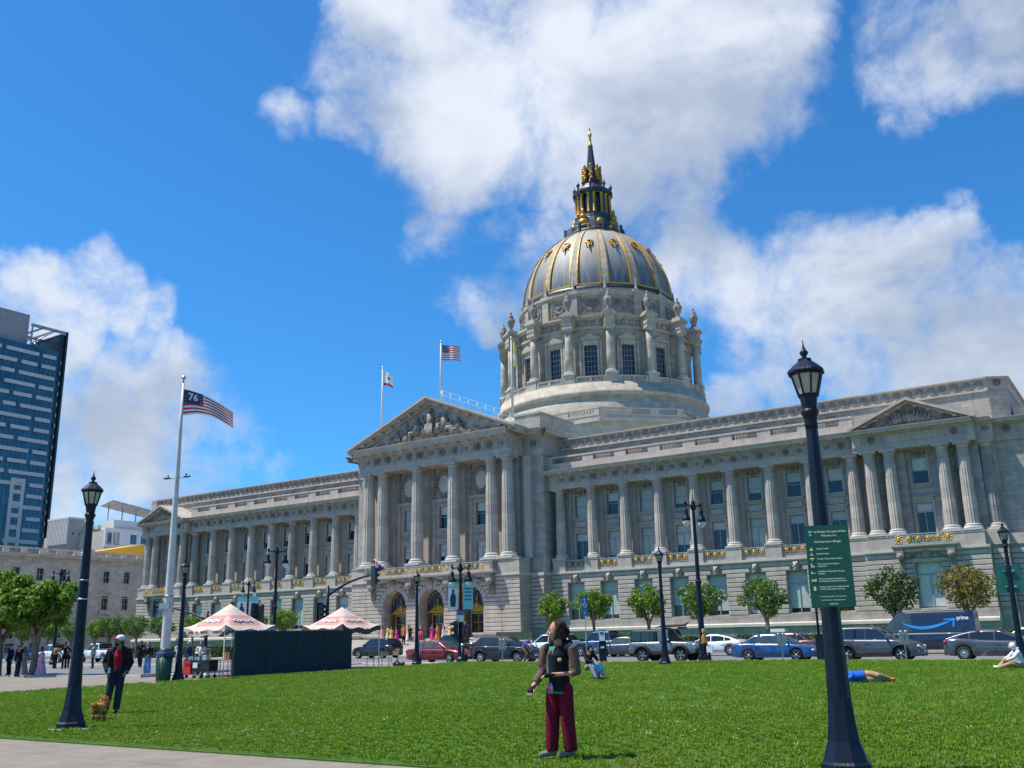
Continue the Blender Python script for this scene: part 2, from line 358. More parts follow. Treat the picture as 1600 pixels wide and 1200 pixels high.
# ---- small repeated ornament meshes
def rosette(r,n=8,d=.06):
    m_=MB(); m_.lathe([(r*1.0,0),(r*.98,-d),(r*.82,-d),(r*.8,-.3*d)],20,cap=False)
    m_.T=Matrix.Rotation(PI/2,4,'X'); m_.v=[]; m_.f=[]; m_.mi=[]; m_.sm=[]
    m_.lathe([(r*1.0,0),(r*.98,d),(r*.80,d),(r*.78,.2*d),(.01,.2*d)],20,cap=False,smooth=False)
    for i in range(n):
        a=2*PI*i/n; m_.ball((r*.42*cos(a),r*.42*sin(a),.3*d),(r*.2,r*.2,d*1.1),6,4)
    m_.ball((0,0,.4*d),(r*.2,r*.2,d*1.6),8,4); return m_
met=rosette(.36,8,.10).mesh('metope_relief','stone_carved')
def ox():
    m_=MB(); m_.T=Matrix.Rotation(PI/2,4,'X')
    m_.ball((0,.02,.03),(.15,.2,.1),8,6); m_.ball((-.2,.13,.02),(.12,.05,.05),6,4); m_.ball((.2,.13,.02),(.12,.05,.05),6,4); m_.ball((0,-.17,.05),(.08,.09,.09),6,4)
    m_.ball((-.26,-.05,.0),(.06,.17,.05),6,4); m_.ball((.26,-.05,.0),(.06,.17,.05),6,4); return m_.mesh('metope_relief','stone_carved')
met2=ox()
def trig(h,w=.46):
    m_=MB(); 
    for k in (-1,0,1): m_.box(k*w/3-w*.11,k*w/3+w*.11,-.13,0,0,h)
    m_.box(-w/2,w/2,-.025,0,0,h); m_.box(-w/2-.02,w/2+.02,-.1,0,h-.09,h+.001); m_.box(-w/2,w/2,-.1,0,-.1,-.05)
    return m_.mesh('triglyph','stone_plain')
TG=trig(.82); TGP=trig(1.08,.56)
def scroll():
    m_=MB(); pts=[]; rad=[]
    for i in range(26):
        a=PI*.9-i*.5; r=.33-.0115*i; pts.append((.28+r*cos(a)*1.0,0,.0+r*sin(a))); rad.append(.045)
    m_.tube([( -.42,0,-.26),(-.2,0,-.2)]+pts,.045,5)
    return m_.mesh('scroll_relief','stone_carved')
SCR=scroll()
def festoon(w):
    m_=MB()
    for i in range(11):
        t=i/10-.5; m_.ball((t*w,-.06,-.26*(1-4*t*t)),(.1,.09,.1+.05*(1-4*t*t)),6,4)
    for s in (-1,1): m_.ball((s*w*.5,-.08,.05),(.1,.1,.12),6,4); m_.tube([(s*w*.52,-.05,0),(s*w*.54,-.05,-.4)],[.05,.03],5)
    m_.ball((0,-.1,.0),(.14,.1,.16),6,4)
    return m_.mesh('festoon','stone_carved')
FES=festoon(1.1)
def lion():
    m_=MB(); m_.box(-.24,.24,-.16,0,-.42,.42); m_.ball((0,-.2,.08),(.2,.17,.24),10,8); m_.ball((0,-.34,0),(.09,.08,.1),6,5)
    for s in (-1,1): m_.ball((s*.17,-.17,.22),(.09,.08,.1),6,4); m_.ball((s*.2,-.15,-.08),(.09,.09,.14),6,4); m_.ball((s*.08,-.34,.1),(.04,.04,.04),6,4)
    m_.ball((0,-.22,-.26),(.12,.1,.14),6,4); return m_.mesh('keystone_mask','stone_plain')
LION=lion()
def drop(h):                                     # hanging carved garland strip between paired columns
    m_=MB(); n=int(h/.34)
    for i in range(n):
        z=h-.2-i*.34; m_.ball((.05*sin(i*2.1),-.05,z),(.13+.04*(i%3==0),.09,.15),6,5); 
        if i%2: m_.ball((.13,-.04,z+.1),(.07,.05,.09),5,4); m_.ball((-.13,-.04,z-.05),(.07,.05,.09),5,4)
    return m_.mesh('garland','stone_carved')
# gilded balcony grille
def grille(w,h,n,big=0):
    m_=MB(); g=MB()
    m_.box(-w/2,w/2,-.03,.03,0,.05); m_.box(-w/2,w/2,-.045,.045,h-.06,h); m_.box(-w/2,w/2,-.025,.025,h-.2,h-.17); m_.box(-w/2,w/2,-.025,.025,.14,.17)
    k=int(w/.22)
    for i in range(k+1):
        x=-w/2+w*i/k; m_.box(x-.013,x+.013,-.013,.013,0,h-.04)
    for i in range(n):
        x=w*((i+.5)/n-.5)*.92; z=h*.47
        g.T=Matrix.Translation((x,-.04,z))@Matrix.Rotation(PI/2,4,'X')
        r=h*.26 if not (big and i in(0,n-1)) else h*.4
        g.ball((0,0,0),(r*.55,r*.8,.07),8,6)
        for q in range(8): a=PI*q/4; g.ball((r*.85*cos(a),r*.95*sin(a),0),(r*.3,r*.3,.05),5,4)
        if i<n-1: g.ball((w*.46/n,-h*.2,0),(.07,.05,.04),5,4); g.ball((w*.46/n,h*.22,0),(.05,.05,.04),5,4)
    g.T=None
    return m_.mesh('balcony_grille','copper_green'),g.mesh('gilding','gold_bright')
GR=grille(2.55,.86,3)
def put_grille(g,x,y,z,rz=0.0):
    o=inst('balcony_grille',g[0],x,y,z,rz); link('gilding',g[1],o)
# balusters in one row
def balrow(w,h,n,r=.09):
    m_=MB()
    for i in range(n):
        x=w*((i+.5)/n-.5); m_.lathe([(r*.8,0),(r*.8,h*.1),(r*.45,h*.16),(r*1.0,h*.38),(r*.75,h*.6),(r*.4,h*.84),(r*.8,h*.9),(r*.8,h)],6,(x,0,0),cap=False)
    return m_.mesh('balusters','stone_plain')
BRW=balrow(2.6,.62,11)
# ---- entablature profile helper
def ent(mb,x0,x1,yf,yb,z0,z1,z2,z3,pj,m0=0,m1=0):
    """architrave z0-z1, frieze z1-z2, cornice z2-z3; front face yf, projection pj"""
    h=z3-z2
    pr=[(yb,z0),(yf,z0),(yf,z0+(z1-z0)*.45),(yf-.04,z0+(z1-z0)*.45),(yf-.04,z1-.1),(yf-.11,z1-.1),(yf-.11,z1),(yf,z1),(yf,z2),
        (yf-.12,z2+.02),(yf-.18,z2+h*.25),(yf-pj*.84,z2+h*.3),(yf-pj*.84,z2+h*.62),(yf-pj*.9,z2+h*.66),(yf-pj,z2+h*.95),(yf-pj,z3),(yb,z3)]
    mb.prismx(pr[::-1],x0,x1,m0,m1)
E4=(17.44,18.02,18.92,19.52); E4P=(17.44,17.98,18.84,19.36)
def mods(mb,x0,x1,yf,z,pj,step,w=.34,h=.13):
    n=max(1,int(round((x1-x0)/step)))
    for i in range(n):
        x=x0+(x1-x0)*(i+.5)/n; mb.box(x-w/2,x+w/2,yf-pj*.78,yf-.16,z,z+h)
blocks=[]      # rusticated stones: (size key, x,y,z, s)
def course_blocks(x0,x1,yf,z,h,maxw=2.4):
    n=max(1,int(math.ceil((x1-x0)/maxw-1e-6))); w=(x1-x0)/n
    for i in range(n): blocks.append((x0+w*i,x0+w*(i+1),yf,z,h))
RZ=[3.2+.441*i for i in range(12)]
for s in (1,-1):
    side='right' if s==1 else 'left'
    X=lambda a,b:(min(s*a,s*b),max(s*a,s*b))
    # wing ground floor
    x0,x1=X(13.85,47.7)
    g=MB(); walls(g,x0,x1,3.2,8.07,-.44,.3,[(s*b-.95,s*b+.95,3.25,7.1) for b in BAY]); P_(g,'ground_floor_wall')
    for b in BAY: put_window(KG,s*b,-.3,3.25,rnd.choice((0,1,2,1)))
    edges=[13.85]+[e for b in BAY for e in(b-1.02,b+1.02)]+[47.7]
    for i in range(0,len(edges),2):
        a,b=X(edges[i],edges[i+1])
        for zi,z in enumerate(RZ[:-1]):
            if z+.441<=7.25: course_blocks(a,b,-.55,z,.441,2.6)
            else:
                k=.3*(zi-7.6); course_blocks(a-(k if (s*13.85!=a and s*13.85!=b or True) and not (i==0 and s==1) else 0),b+(k if not (i==0 and s==-1) else 0),-.55,z,.441,4)
    for b in BAY: inst('keystone_mask',LION,s*b,-.56,7.62)
    g=MB(); g.box(x0,x1,-.60,.2,2.46,3.19); g.box(x0,x1,-.92,.2,0,2.1); P_(g,'plinth','stone')
    g=MB(); g.prismx([(.2,2.1),(-1.12,2.1),(-1.12,2.34),(-1.0,2.46),(.2,2.46)][::-1],x0,x1); P_(g,'plinth_ledge','stone_ledge')
    g=MB(); g.prismx([(.3,8.07),(-.62,8.07),(-.78,8.2),(-.78,8.40),(.3,8.40)][::-1],x0,x1); P_(g,'belt_course','stone_ledge')
    # upper wall and floor behind the columns
    g=MB(); hs=[(s*b-.73,s*b+.73,9.62,12.57) for b in BAY]+[(s*b-.69,s*b+.69,14.3,16.72) for b in BAY]
    walls(g,x0,x1,8.4,ZC1,1.1,1.5,hs); g.box(x0,x1,-.5,1.1,8.402,8.70); P_(g,'upper_wall')
    for b in BAY:
        put_window(K2,s*b,1.1,9.62); put_window(K3,s*b,1.1,14.3); inst('festoon',FES,s*b,1.08,17.12)
        g=MB(); g.box(s*b-.7,s*b+.7,1.0,1.1,13.25,13.8); P_(g,'spandrel_panel','stone_plain')
    for x in WCOL:
        g=MB(); g.box(s*x-.8,s*x+.8,-.72,.8,8.402,9.52); g.box(s*x-.84,s*x+.84,-.76,.8,9.52,9.678); P_(g,'pedestal','stone_plain')
        g=MB(); g.box(s*x-.5,s*x+.5,.86,1.1,8.7,16.95); g.box(s*x-.58,s*x+.58,.78,1.1,16.95,17.435); g.box(s*x-.56,s*x+.56,.8,1.1,9.6,9.95)
        g.box(s*x-.82,s*x-.5,.98,1.1,9.5,17.43); g.box(s*x+.5,s*x+.82,.98,1.1,9.5,17.43); P_(g,'pilaster','stone_plain')
    for b in BAY: put_grille(GR,s*b,-.5,8.72) if True else None
    g=MB(); ent(g,x0,x1,-.5,1.6,*E4,1.0); P_(g,'entablature','stone_plain')
    g=MB(); mods(g,x0,x1,-.5,19.0,1.0,1.333); P_(g,'cornice_blocks','stone_plain',kind='stuff')
    for k in range(26):
        x=15.1+4/3*k-0
        if x<47.2:
            inst('triglyph',TG,s*x,-.5,18.07)
            inst('metope_relief',met if k%2 else met2,s*(x+.667),-.5,18.46)
    # balustrade over the cornice
    g=MB(); g.box(x0,x1,-.55,.25,19.522,20.34)
    g.box(x0,x1,-.56,.26,20.97,21.16)
    for e in [13.85]+WCOL[1:]:
        a,b=s*e-.68,s*e+.68; a,b=max(a,x0),min(b,x1); g.box(a,b,-.5,.2,20.34,20.97)
    bal=P_(g,'balustrade','stone_plain')
    for b in BAY: link('balusters',BRW,bal,(s*b,-.15,20.34))
    # attic storey set back, with square windows and the scroll frieze
    xa,xb=X(13.0,59.3)
    g=MB(); walls(g,xa,xb,19.0,22.4,1.9,2.4,[(s*b-.5,s*b+.5,21.15,21.95) for b in BAY])
    P_(g,'attic_wall')
    g=MB(); g.box(xa,xb,1.72,1.9,22.22,22.4); g.box(xa,xb,1.8,2.5,22.402,23.3); P_(g,'attic_frieze','stone_plain')
    g=MB(); g.prismx([(2.5,23.3),(1.72,23.3),(1.55,23.42),(1.55,23.52),(2.5,23.52)][::-1],xa,xb); P_(g,'attic_coping','stone_plain')
    for b in BAY:
        g=MB(); g.quad((s*b-.5,2.1,21.15),(s*b+.5,2.1,21.15),(s*b+.5,2.1,21.95),(s*b-.5,2.1,21.95)); 
        wf=MB(); wf.box(s*b-.58,s*b+.58,1.84,1.9,21.08,21.148); wf.box(s*b-.58,s*b+.58,1.84,1.9,21.952,22.02); wo=P_(wf,'attic_window','stone_plain'); g.build('pane','concrete_grey',wo)
    n=44
    for i in range(n):
        x=14.2+(58.8-14.2)*(i+.5)/n; o=inst('scroll_relief',SCR,s*x-(.0),1.79,22.86,sc=(1.18,1.5,1.18))
    g=MB(); g.add([(xa,1.7,23.525),(xb,1.7,23.525),(xb,9,24.3),(xa,9,24.3),(xb,30,24.0),(xa,30,24.0)],[(0,1,2,3),(3,2,4,5)]); P_(g,'roof','copper_green')
    # end pavilion
    p0,p1=X(47.7,58.05)
    g=MB(); walls(g,p0,p1,3.2,8.07,-1.2,-.3,[(s*52.93-1.05,s*52.93+1.05,3.3,7.3)]); P_(g,'ground_floor_wall')
    put_window(KGP,s*52.93,-1.05,3.3,0)
    for zi,z in enumerate(RZ[:-1]):
        if z+.441<=7.35: 
            for a,b in (X(47.7,51.8),X(54.06,58.05)): course_blocks(a,b,-1.31,z,.441,4.2)
        else: course_blocks(p0,p1,-1.31,z,.441,3.5)
    g=MB(); g.box(p0,p1,-1.36,.2,2.46,3.19); g.box(p0,p1,-1.68,.2,0,2.1); P_(g,'plinth','stone')
    g=MB(); g.prismx([(.2,2.1),(-1.88,2.1),(-1.88,2.34),(-1.76,2.46),(.2,2.46)][::-1],p0,p1); P_(g,'plinth_ledge','stone_ledge')
    g=MB(); g.prismx([(.3,8.07),(-1.38,8.07),(-1.54,8.2),(-1.54,8.40),(.3,8.40)][::-1],p0,p1); P_(g,'belt_course','stone_ledge')
    for x in (49.8,56.05):
        g=MB(); a,b=s*x-1.72,s*x+1.72; g.box(a,b,-1.48,.3,8.402,9.52); g.box(a-.04,b+.04,-1.52,.3,9.52,9.678); P_(g,'pedestal','stone_plain')
        g=MB(); g.box(a+.1,b+(.33 if s*x>0 else -.1),-.1,.9,9.68,17.44); P_(g,'pavilion_pier','stone')
        inst('garland',drop(7.4),s*x,-.1,9.9)
    g=MB(); walls(g,s*52.93-1.6,s*52.93+1.6,8.402,17.44,.45,.8,[(s*52.93-.73,s*52.93+.73,9.62,12.57),(s*52.93-.69,s*52.93+.69,14.3,16.72)]); g.box(s*52.93-1.4,s*52.93+1.4,-1.3,.45,8.403,8.7); P_(g,'upper_wall')
    put_window(K2,s*52.93,.45,9.62,4); put_window(K3,s*52.93,.45,14.3,3); inst('festoon',FES,s*52.93,.42,17.12)
    g=MB(); ent(g,p0-.05,p1+.05,-1.28,1.6,*E4P,1.0); P_(g,'entablature','stone_plain')
    g=MB(); mods(g,p0,p1,-1.28,18.92,1.0,1.5); P_(g,'cornice_blocks','stone_plain',kind='stuff')
    for x in (48.6,50.2,55.66,57.26): inst('triglyph',TG,s*x,-1.28,18.07)
    for x in (49.4,56.46): inst('metope_relief',met,s*x,-1.28,18.46)
    g=MB(); g.box(s*52.93-2.1,s*52.93+2.1,-1.33,-1.27,18.06,18.78); P_(g,'inscription_panel','stone_plain')
    # pediment
    cx=s*52.93; hw=5.45; zb=19.362; ap=21.72
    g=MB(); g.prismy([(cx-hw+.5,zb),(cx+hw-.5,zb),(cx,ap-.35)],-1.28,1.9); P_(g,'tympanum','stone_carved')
    for q in (1,-1):
        g=MB(); d=(ap-zb)/hw
        pr=lambda t0,t1,y0,y1:g.add([(cx+q*hw,y0,zb+t0),(cx,y0,ap+t0),(cx,y1,ap+t0),(cx+q*hw,y1,zb+t0),(cx+q*hw,y0,zb+t1),(cx,y0,ap+t1),(cx,y1,ap+t1),(cx+q*hw,y1,zb+t1)],[(0,1,2,3),(4,7,6,5),(0,4,5,1),(1,5,6,2),(2,6,7,3),(3,7,4,0)] if q<0 else [(3,2,1,0),(5,6,7,4),(1,5,4,0),(2,6,5,1),(3,7,6,2),(0,4,7,3)])
        pr(-.34,-.12,-1.75,1.85); pr(-.118,.12,-2.28,1.85)
        for i in range(5):
            t=(i+.5)/5.2; x=cx+q*hw*(1-t); z=zb+(ap-zb)*t-.45; g.box(x-.2,x+.2,-2.0,-1.3,z,z+.16)
        P_(g,'raking_cornice','stone_plain')
    g=MB()                                   # carved eagle and foliage in the tympanum
    g.ball((cx,-1.4,zb+.75),(.32,.25,.5),8,6); g.ball((cx,-1.5,zb+1.35),(.14,.14,.16),6,5)
    for q in (1,-1):
        for i in range(7): g.ball((cx+q*(.35+.42*i),-1.38,zb+.75-.08*i-.01*i*i),(.3,.16,.42-.045*i),7,5)
        for i in range(5): g.ball((cx+q*(.5+.3*i),-1.42,zb+1.2-.13*i),(.12,.1,.28),6,4)
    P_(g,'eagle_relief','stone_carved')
    # balcony with gilded rosettes on brackets
    g=MB(); g.prismx([(-1.3,8.46),(-1.95,8.46),(-2.1,8.6),(-2.1,8.74),(-1.3,8.74)][::-1],cx-2.75,cx+2.75); g.box(cx-2.65,cx+2.65,-2.0,-1.5,8.742,8.80); P_(g,'balcony_slab','stone_plain')
    put_grille(grille(5.3,.86,6,1),cx,-2.0,8.8)
    for q in (-2.1,2.1):
        g=MB(); g.box(cx+q-.32,cx+q+.32,-2.0,-1.3,7.7,8.46); g.ball((cx+q,-1.9,7.75),(.33,.25,.33),8,6); g.box(cx+q-.25,cx+q+.25,-1.5,-1.3,6.5,7.6)
        for k in (-.15,0,.15): g.box(cx+q+k-.05,cx+q+k+.05,-1.58,-1.5,6.5,7.5)
        P_(g,'bracket','stone_carved')
    g=MB(); g.ball((cx,-1.45,7.9),(.5,.2,.42),10,6)
    for q in (1,-1):
        for i in range(5): g.ball((cx+q*(.6+.2*i),-1.4,8.0-.1*i+.05*(i%2)),(.18,.13,.14),6,4)
    P_(g,'cartouche','stone_carved')
    if s==1:
        # north corner: set-back bay with engaged column, then the corner block
        g=MB(); g.box(58.05,59.35,.35,3,8.4,17.44); g.box(59.352,66,.9,8,8.4,17.44); P_(g,'corner_wall')
        g=MB(); g.box(57.9,59.4,-.55,3,0,8.38); g.box(59.4,66,.1,8,0,8.38); P_(g,'corner_base')
        g=MB()
        for zi,z in enumerate(RZ[:-1]): course_blocks(58.07,59.38,-.66,z,.441,3); course_blocks(59.42,65.9,-.02,z,.441,2.3)
        g=MB(); g.box(57.72,59.5,-.8,3,8.381,9.678); g.box(59.502,66,-.1,8,8.381,9.3); P_(g,'pedestal','stone_plain')
        g=MB(); ent(g,58.1,59.42,-.42,3,*E4P,1.0); ent(g,59.43,66,.75,8,*E4P,.8); P_(g,'entablature','stone_plain')
        g=MB(); mods(g,59.5,66,.75,18.92,.8,1.2); P_(g,'cornice_blocks','stone_plain',kind='stuff')
        inst('metope_relief',met,60.4,.74,18.46); inst('triglyph',TG,61.2,.75,18.07); inst('metope_relief',met2,58.9,-.43,18.46)
        g=MB(); g.prismz([(59.3,1.9),(60.75,2.75),(60.75,30),(59.3,30)],19.3,22.4); P_(g,'attic_wall')
        g=MB(); g.prismz([(59.3,1.8),(60.85,2.7),(60.85,30),(59.3,30)],22.402,23.3); g.prismz([(59.3,1.55),(61.05,2.6),(61.05,30),(59.3,30)],23.3,23.52); P_(g,'attic_frieze','stone_plain')
        inst('metope_relief',met,60.05,2.2,23.0,R(30))
        g=MB(); g.box(60.9,66,3.5,20,19.36,20.7); P_(g,'parapet','stone_plain')
    else:
        g=MB(); g.box(-59.3,-58.05,.9,20,0,23.3); P_(g,'end_wall')
# ---- central portico and its flanking blocks
EP=(21.49,22.30,23.42,24.42)
for s in (1,-1):
    X=lambda a,b:(min(s*a,s*b),max(s*a,s*b))
    a,b=X(11.3,13.85)
    g=MB(); g.box(a,b,-1.4,9,8.4,21.49); P_(g,'side_block')
    a2,b2=X(11.6,12.5); g=MB(); g.box(a2,b2,-2.1,-1.4,9.98,21.49); P_(g,'pilaster','stone_plain')
    a,b=X(11.2,13.95); g=MB(); g.box(a,b,-1.6,3,8.4,9.85); g.box(a-.04,b+.04,-1.66,3,9.85,9.98); P_(g,'pedestal','stone_plain')
    a,b=X(12.2,13.95); g=MB(); g.box(a,b,-1.9,1,0,8.38)
    P_(g,'ground_floor_wall')
    for z in [2.5+.441*i for i in range(13)]: course_blocks(a,b,-2.02,z,.441,2)
    a,b=X(12.15,14.0); g=MB(); g.box(a,b,-2.15,1,8.07,8.4); P_(g,'belt_course','stone_ledge')
    a,b=X(6.9,12.2); g=MB(); g.box(a,b,-4.25,-2.0,8.402,9.85); g.box(a-.04,b+.04,-4.31,-2.0,9.85,9.98); P_(g,'pedestal','stone_plain')
for x in (-2.7,2.7):
    g=MB(); g.box(x-1.1,x+1.1,-4.25,-2.0,8.402,9.85); g.box(x-1.14,x+1.14,-4.31,-2.0,9.85,9.98); P_(g,'pedestal','stone_plain')
# portico ground floor with three arches
ARC=(-5.5,0,5.5); AHW=1.72; ASP=5.45
def arch_fill(mb,cx,hw,zs,zt,y0,y1,n=14):
    for i in range(n):
        a0,a1=PI-PI*i/n,PI-PI*(i+1)/n
        xA,zA=cx+hw*cos(a0),zs+hw*sin(a0); xB,zB=cx+hw*cos(a1),zs+hw*sin(a1)
        mb.add([(xA,y0,zA),(xB,y0,zB),(xB,y0,zt),(xA,y0,zt),(xA,y1,zA),(xB,y1,zB),(xB,y1,zt),(xA,y1,zt)],[(0,1,2,3),(0,4,5,1),(7,6,5,4)])
g=MB(); walls(g,-12.2,12.2,0,8.1,-4.0,-1.85,[(c-AHW,c+AHW,0,8.1) for c in ARC])
for c in ARC: arch_fill(g,c,AHW,ASP,8.1,-4.0,-1.85)
P_(g,'ground_floor_wall')
PZ=[1.9+.441*i for i in range(14)]
for a,b in ((-12.2,-7.35),(-3.65,-1.85),(1.85,3.65),(7.35,12.2)):
    for z in PZ:
        if z<ASP+.2: course_blocks(a,b,-4.12,z,.441,2.5)
        elif z<7.9:
            zz=z+.22-ASP; 
            lim=2.35*2.35-zz*zz; o=math.sqrt(lim) if lim>0 else 0
            a2=a if a==-12.2 else max(a-1.8,min(ARC,key=lambda c:abs(c-(a-1.8)))+o+.02); b2=b if b==12.2 else min(b+1.8,min(ARC,key=lambda c:abs(c-(b+1.8)))-o-.02)
            if b2-a2>.3: course_blocks(a2,b2,-4.12,z,.441,2.5)
for c in ARC:                                   # voussoirs
    for i in range(13):
        a0,a1=PI*i/13+.012,PI*(i+1)/13-.012; r0,r1=AHW+.02,(2.3 if i!=6 else 2.62); y0=-4.14 if i!=6 else -4.3
        q=[(c+r*cos(a),z0+ASP) for r,a,z0 in ((r0,a0,r0*sin(a0)),(r1,a0,r1*sin(a0)),(r1,a1,r1*sin(a1)),(r0,a1,r0*sin(a1)))]
        g=MB(); g.prismy(q[::-1],y0,-4.0); P_(g,'voussoir','stone_plain')
g=MB(); g.prismx([(-2.0,8.1),(-4.15,8.1),(-4.3,8.2),(-4.3,8.4),(-2.0,8.4)][::-1],-12.25,12.25); P_(g,'belt_course','stone_ledge')
# balcony
g=MB(); g.prismx([(-4.3,8.46),(-4.95,8.46),(-5.2,8.62),(-5.2,8.86),(-4.3,8.86)][::-1],-9.35,9.35); P_(g,'balcony_slab','stone_plain')
put_grille(grille(18.2,.9,17,0),0,-5.0,8.862)
for x in (-9.1,9.1):
    g=MB(); g.box(x-.2,x+.2,-5.1,-4.3,8.862,9.85); P_(g,'balcony_post','stone_carved')
for x in (-8.6,-2.75,2.75,8.6):
    g=MB(); g.box(x-.42,x+.42,-5.0,-4.12,7.55,8.46); g.ball((x,-4.8,7.6),(.43,.3,.4),8,6); g.box(x-.34,x+.34,-4.4,-4.12,6.3,7.4); g.ball((x,-4.3,6.25),(.3,.15,.3),8,5)
    for k in (-.2,0,.2): g.box(x+k-.06,x+k+.06,-4.48,-4.4,6.3,7.3)
    P_(g,'bracket','stone_carved')
for c in ARC:
    g=MB(); g.ball((c,-4.4,8.0),(.45,.25,.4),8,6)
    for q in (1,-1):
        for i in range(6): g.ball((c+q*(.6+.27*i),-4.35,8.12-.09*i),(.2,.14,.16),6,4)
    P_(g,'cartouche','stone_carved')
    # gilded door screen deep in the arch
    g=MB(); walls(g,c-AHW,c+AHW,1.7,ASP+1.8,-2.6,-2.45,[(c-.85,c+.85,1.7,4.3)]); P_(g,'door_screen','dark_metal')
    g=MB(); g.box(c-.95,c-.83,-2.72,-2.6,1.7,4.4); g.box(c+.83,c+.95,-2.72,-2.6,1.7,4.4); g.box(c-.83,c+.83,-2.72,-2.6,4.28,4.4); g.box(c-1.6,c+1.6,-2.85,-2.6,4.5,4.72)
    g.box(c-1.55,c-1.48,-2.7,-2.6,1.7,4.5); g.box(c+1.48,c+1.55,-2.7,-2.6,1.7,4.5)
    P_(g,'door_frame','gold')
    g=MB()
    for i in range(15):
        x=-1.15+2.3*i/14; hh=.25+.85*max(0,1-abs(x)/1.1)**1.2
        g.ball((c+x,-2.75,4.72+hh*.4),(.13,.1,hh*.55),6,5); 
        if i%2: g.ball((c+x,-2.82,4.85),(.12,.08,.12),6,4)
    g.ball((c,-2.8,5.95),(.13,.1,.25),6,5); g.ball((c,-2.85,5.2),(.3,.14,.34),8,6)
    P_(g,'gilded_overdoor','gold')
    g=MB(); pts=[(c+1.38*cos(a),-2.66,ASP+.1+1.38*sin(a)) for a in [PI*i/16 for i in range(17)]]; g.tube(pts,.045,6)
    for k in (-.7,0,.7): g.box(c+k-.02,c+k+.02,-2.66,-2.6,4.8,6.6)
    P_(g,'fanlight_tracery','grey_metal')
    g=MB(); g.box(c-.85,c+.85,-2.5,-2.46,1.7,4.28); d=P_(g,'door','glass_dark'); g=MB(); g.box(c-.03,c+.03,-2.53,-2.5,1.7,4.28); g.box(c-.83,c+.83,-2.53,-2.5,3.3,3.37); g.build('door_bar','gold',d)
# steps and landing
for i in range(10):
    z=.17*(i+1); g=MB(); g.box(-10.6,10.6,-10.4+.42*i,-10.4+.42*(i+1)+(0 if i<9 else 2.5),0,z); P_(g,'step','stone_ledge')
for s in (1,-1):
    g=MB(); g.box(min(s*10.6,s*13.4),max(s*10.6,s*13.4),-10.6,-3.9,0,1.95); g.box(min(s*10.55,s*13.5),max(s*10.55,s*13.5),-10.7,-3.95,1.95,2.15); P_(g,'step_cheek','stone_plain')
# recessed wall behind the portico columns
g=MB(); hs=[]
for c in ARC: hs+=[(c*.982-.75,c*.982+.75,9.98,12.45),(c*.982-.72,c*.982+.72,14.25,16.9)]
walls(g,-11.3,11.3,8.4,21.49,-1.55,-1.0,hs); g.box(-11.3,11.3,-4.2,-1.55,8.403,8.9); P_(g,'portico_wall')
K2P=window_kit(1.5,2.47,'french'); K3P=window_kit(1.44,2.65,'sash')
for c in ARC:
    x=c*.982; put_window(K2P,x,-1.55,9.98); put_window(K3P,x,-1.55,14.25)
    g=MB(); g.box(x-1.75,x+1.75,-1.78,-1.55,17.45,17.75); g.box(x-1.7,x-1.3,-1.7,-1.55,9.98,17.45); g.box(x+1.3,x+1.7,-1.7,-1.55,9.98,17.45); P_(g,'window_bay_frame','stone_plain')
    m_=MB(); m_.T=Matrix.Translation((x,-1.55,19.5))@Matrix.Rotation(PI/2,4,'X')@Matrix.Diagonal((1,1.32,1,1))
    m_.lathe([(1.0,0),(1.0,.16),(.82,.16),(.8,.05)],24,cap=False,smooth=False); m_.T=Matrix.Translation((x,-1.6,19.5))
    for i in range(22):
        a=2*PI*i/22; m_.ball((1.15*cos(a),-.02,1.48*sin(a)),(.2+.06*(i%2),.14,.2),6,4)
    for i in range(9):
        for q in (1,-1): m_.ball((q*(1.35+.05*(i%3)),-.02,-1.7+.42*i),(.22,.12,.2),6,4)
    P_(m_,'medallion_wreath','stone_carved')
    m_=MB(); m_.T=Matrix.Translation((x,-1.6,19.5))@Matrix.Rotation(PI/2,4,'X')@Matrix.Diagonal((1,1.32,1,1)); m_.lathe([(.8,0),(.6,.04),(.01,.06)],24,cap=False); P_(m_,'medallion','white_paint' if False else 'stone_ledge')
for x in (2.7,8.11,10.31):
    for s in (1,-1):
        g=MB(); g.box(s*x-.62,s*x+.62,-2.0,-1.55,9.98,20.9); g.box(s*x-.7,s*x+.7,-2.08,-1.55,20.9,21.488); P_(g,'pilaster','stone_plain')
g=MB(); ent(g,-11.35,11.35,-4.0,-1.0,*EP,1.25); P_(g,'entablature','stone_plain')
g=MB(); mods(g,-11.35,11.35,-4.0,23.55,1.25,1.62,.5,.18); P_(g,'cornice_blocks','stone_plain',kind='stuff')
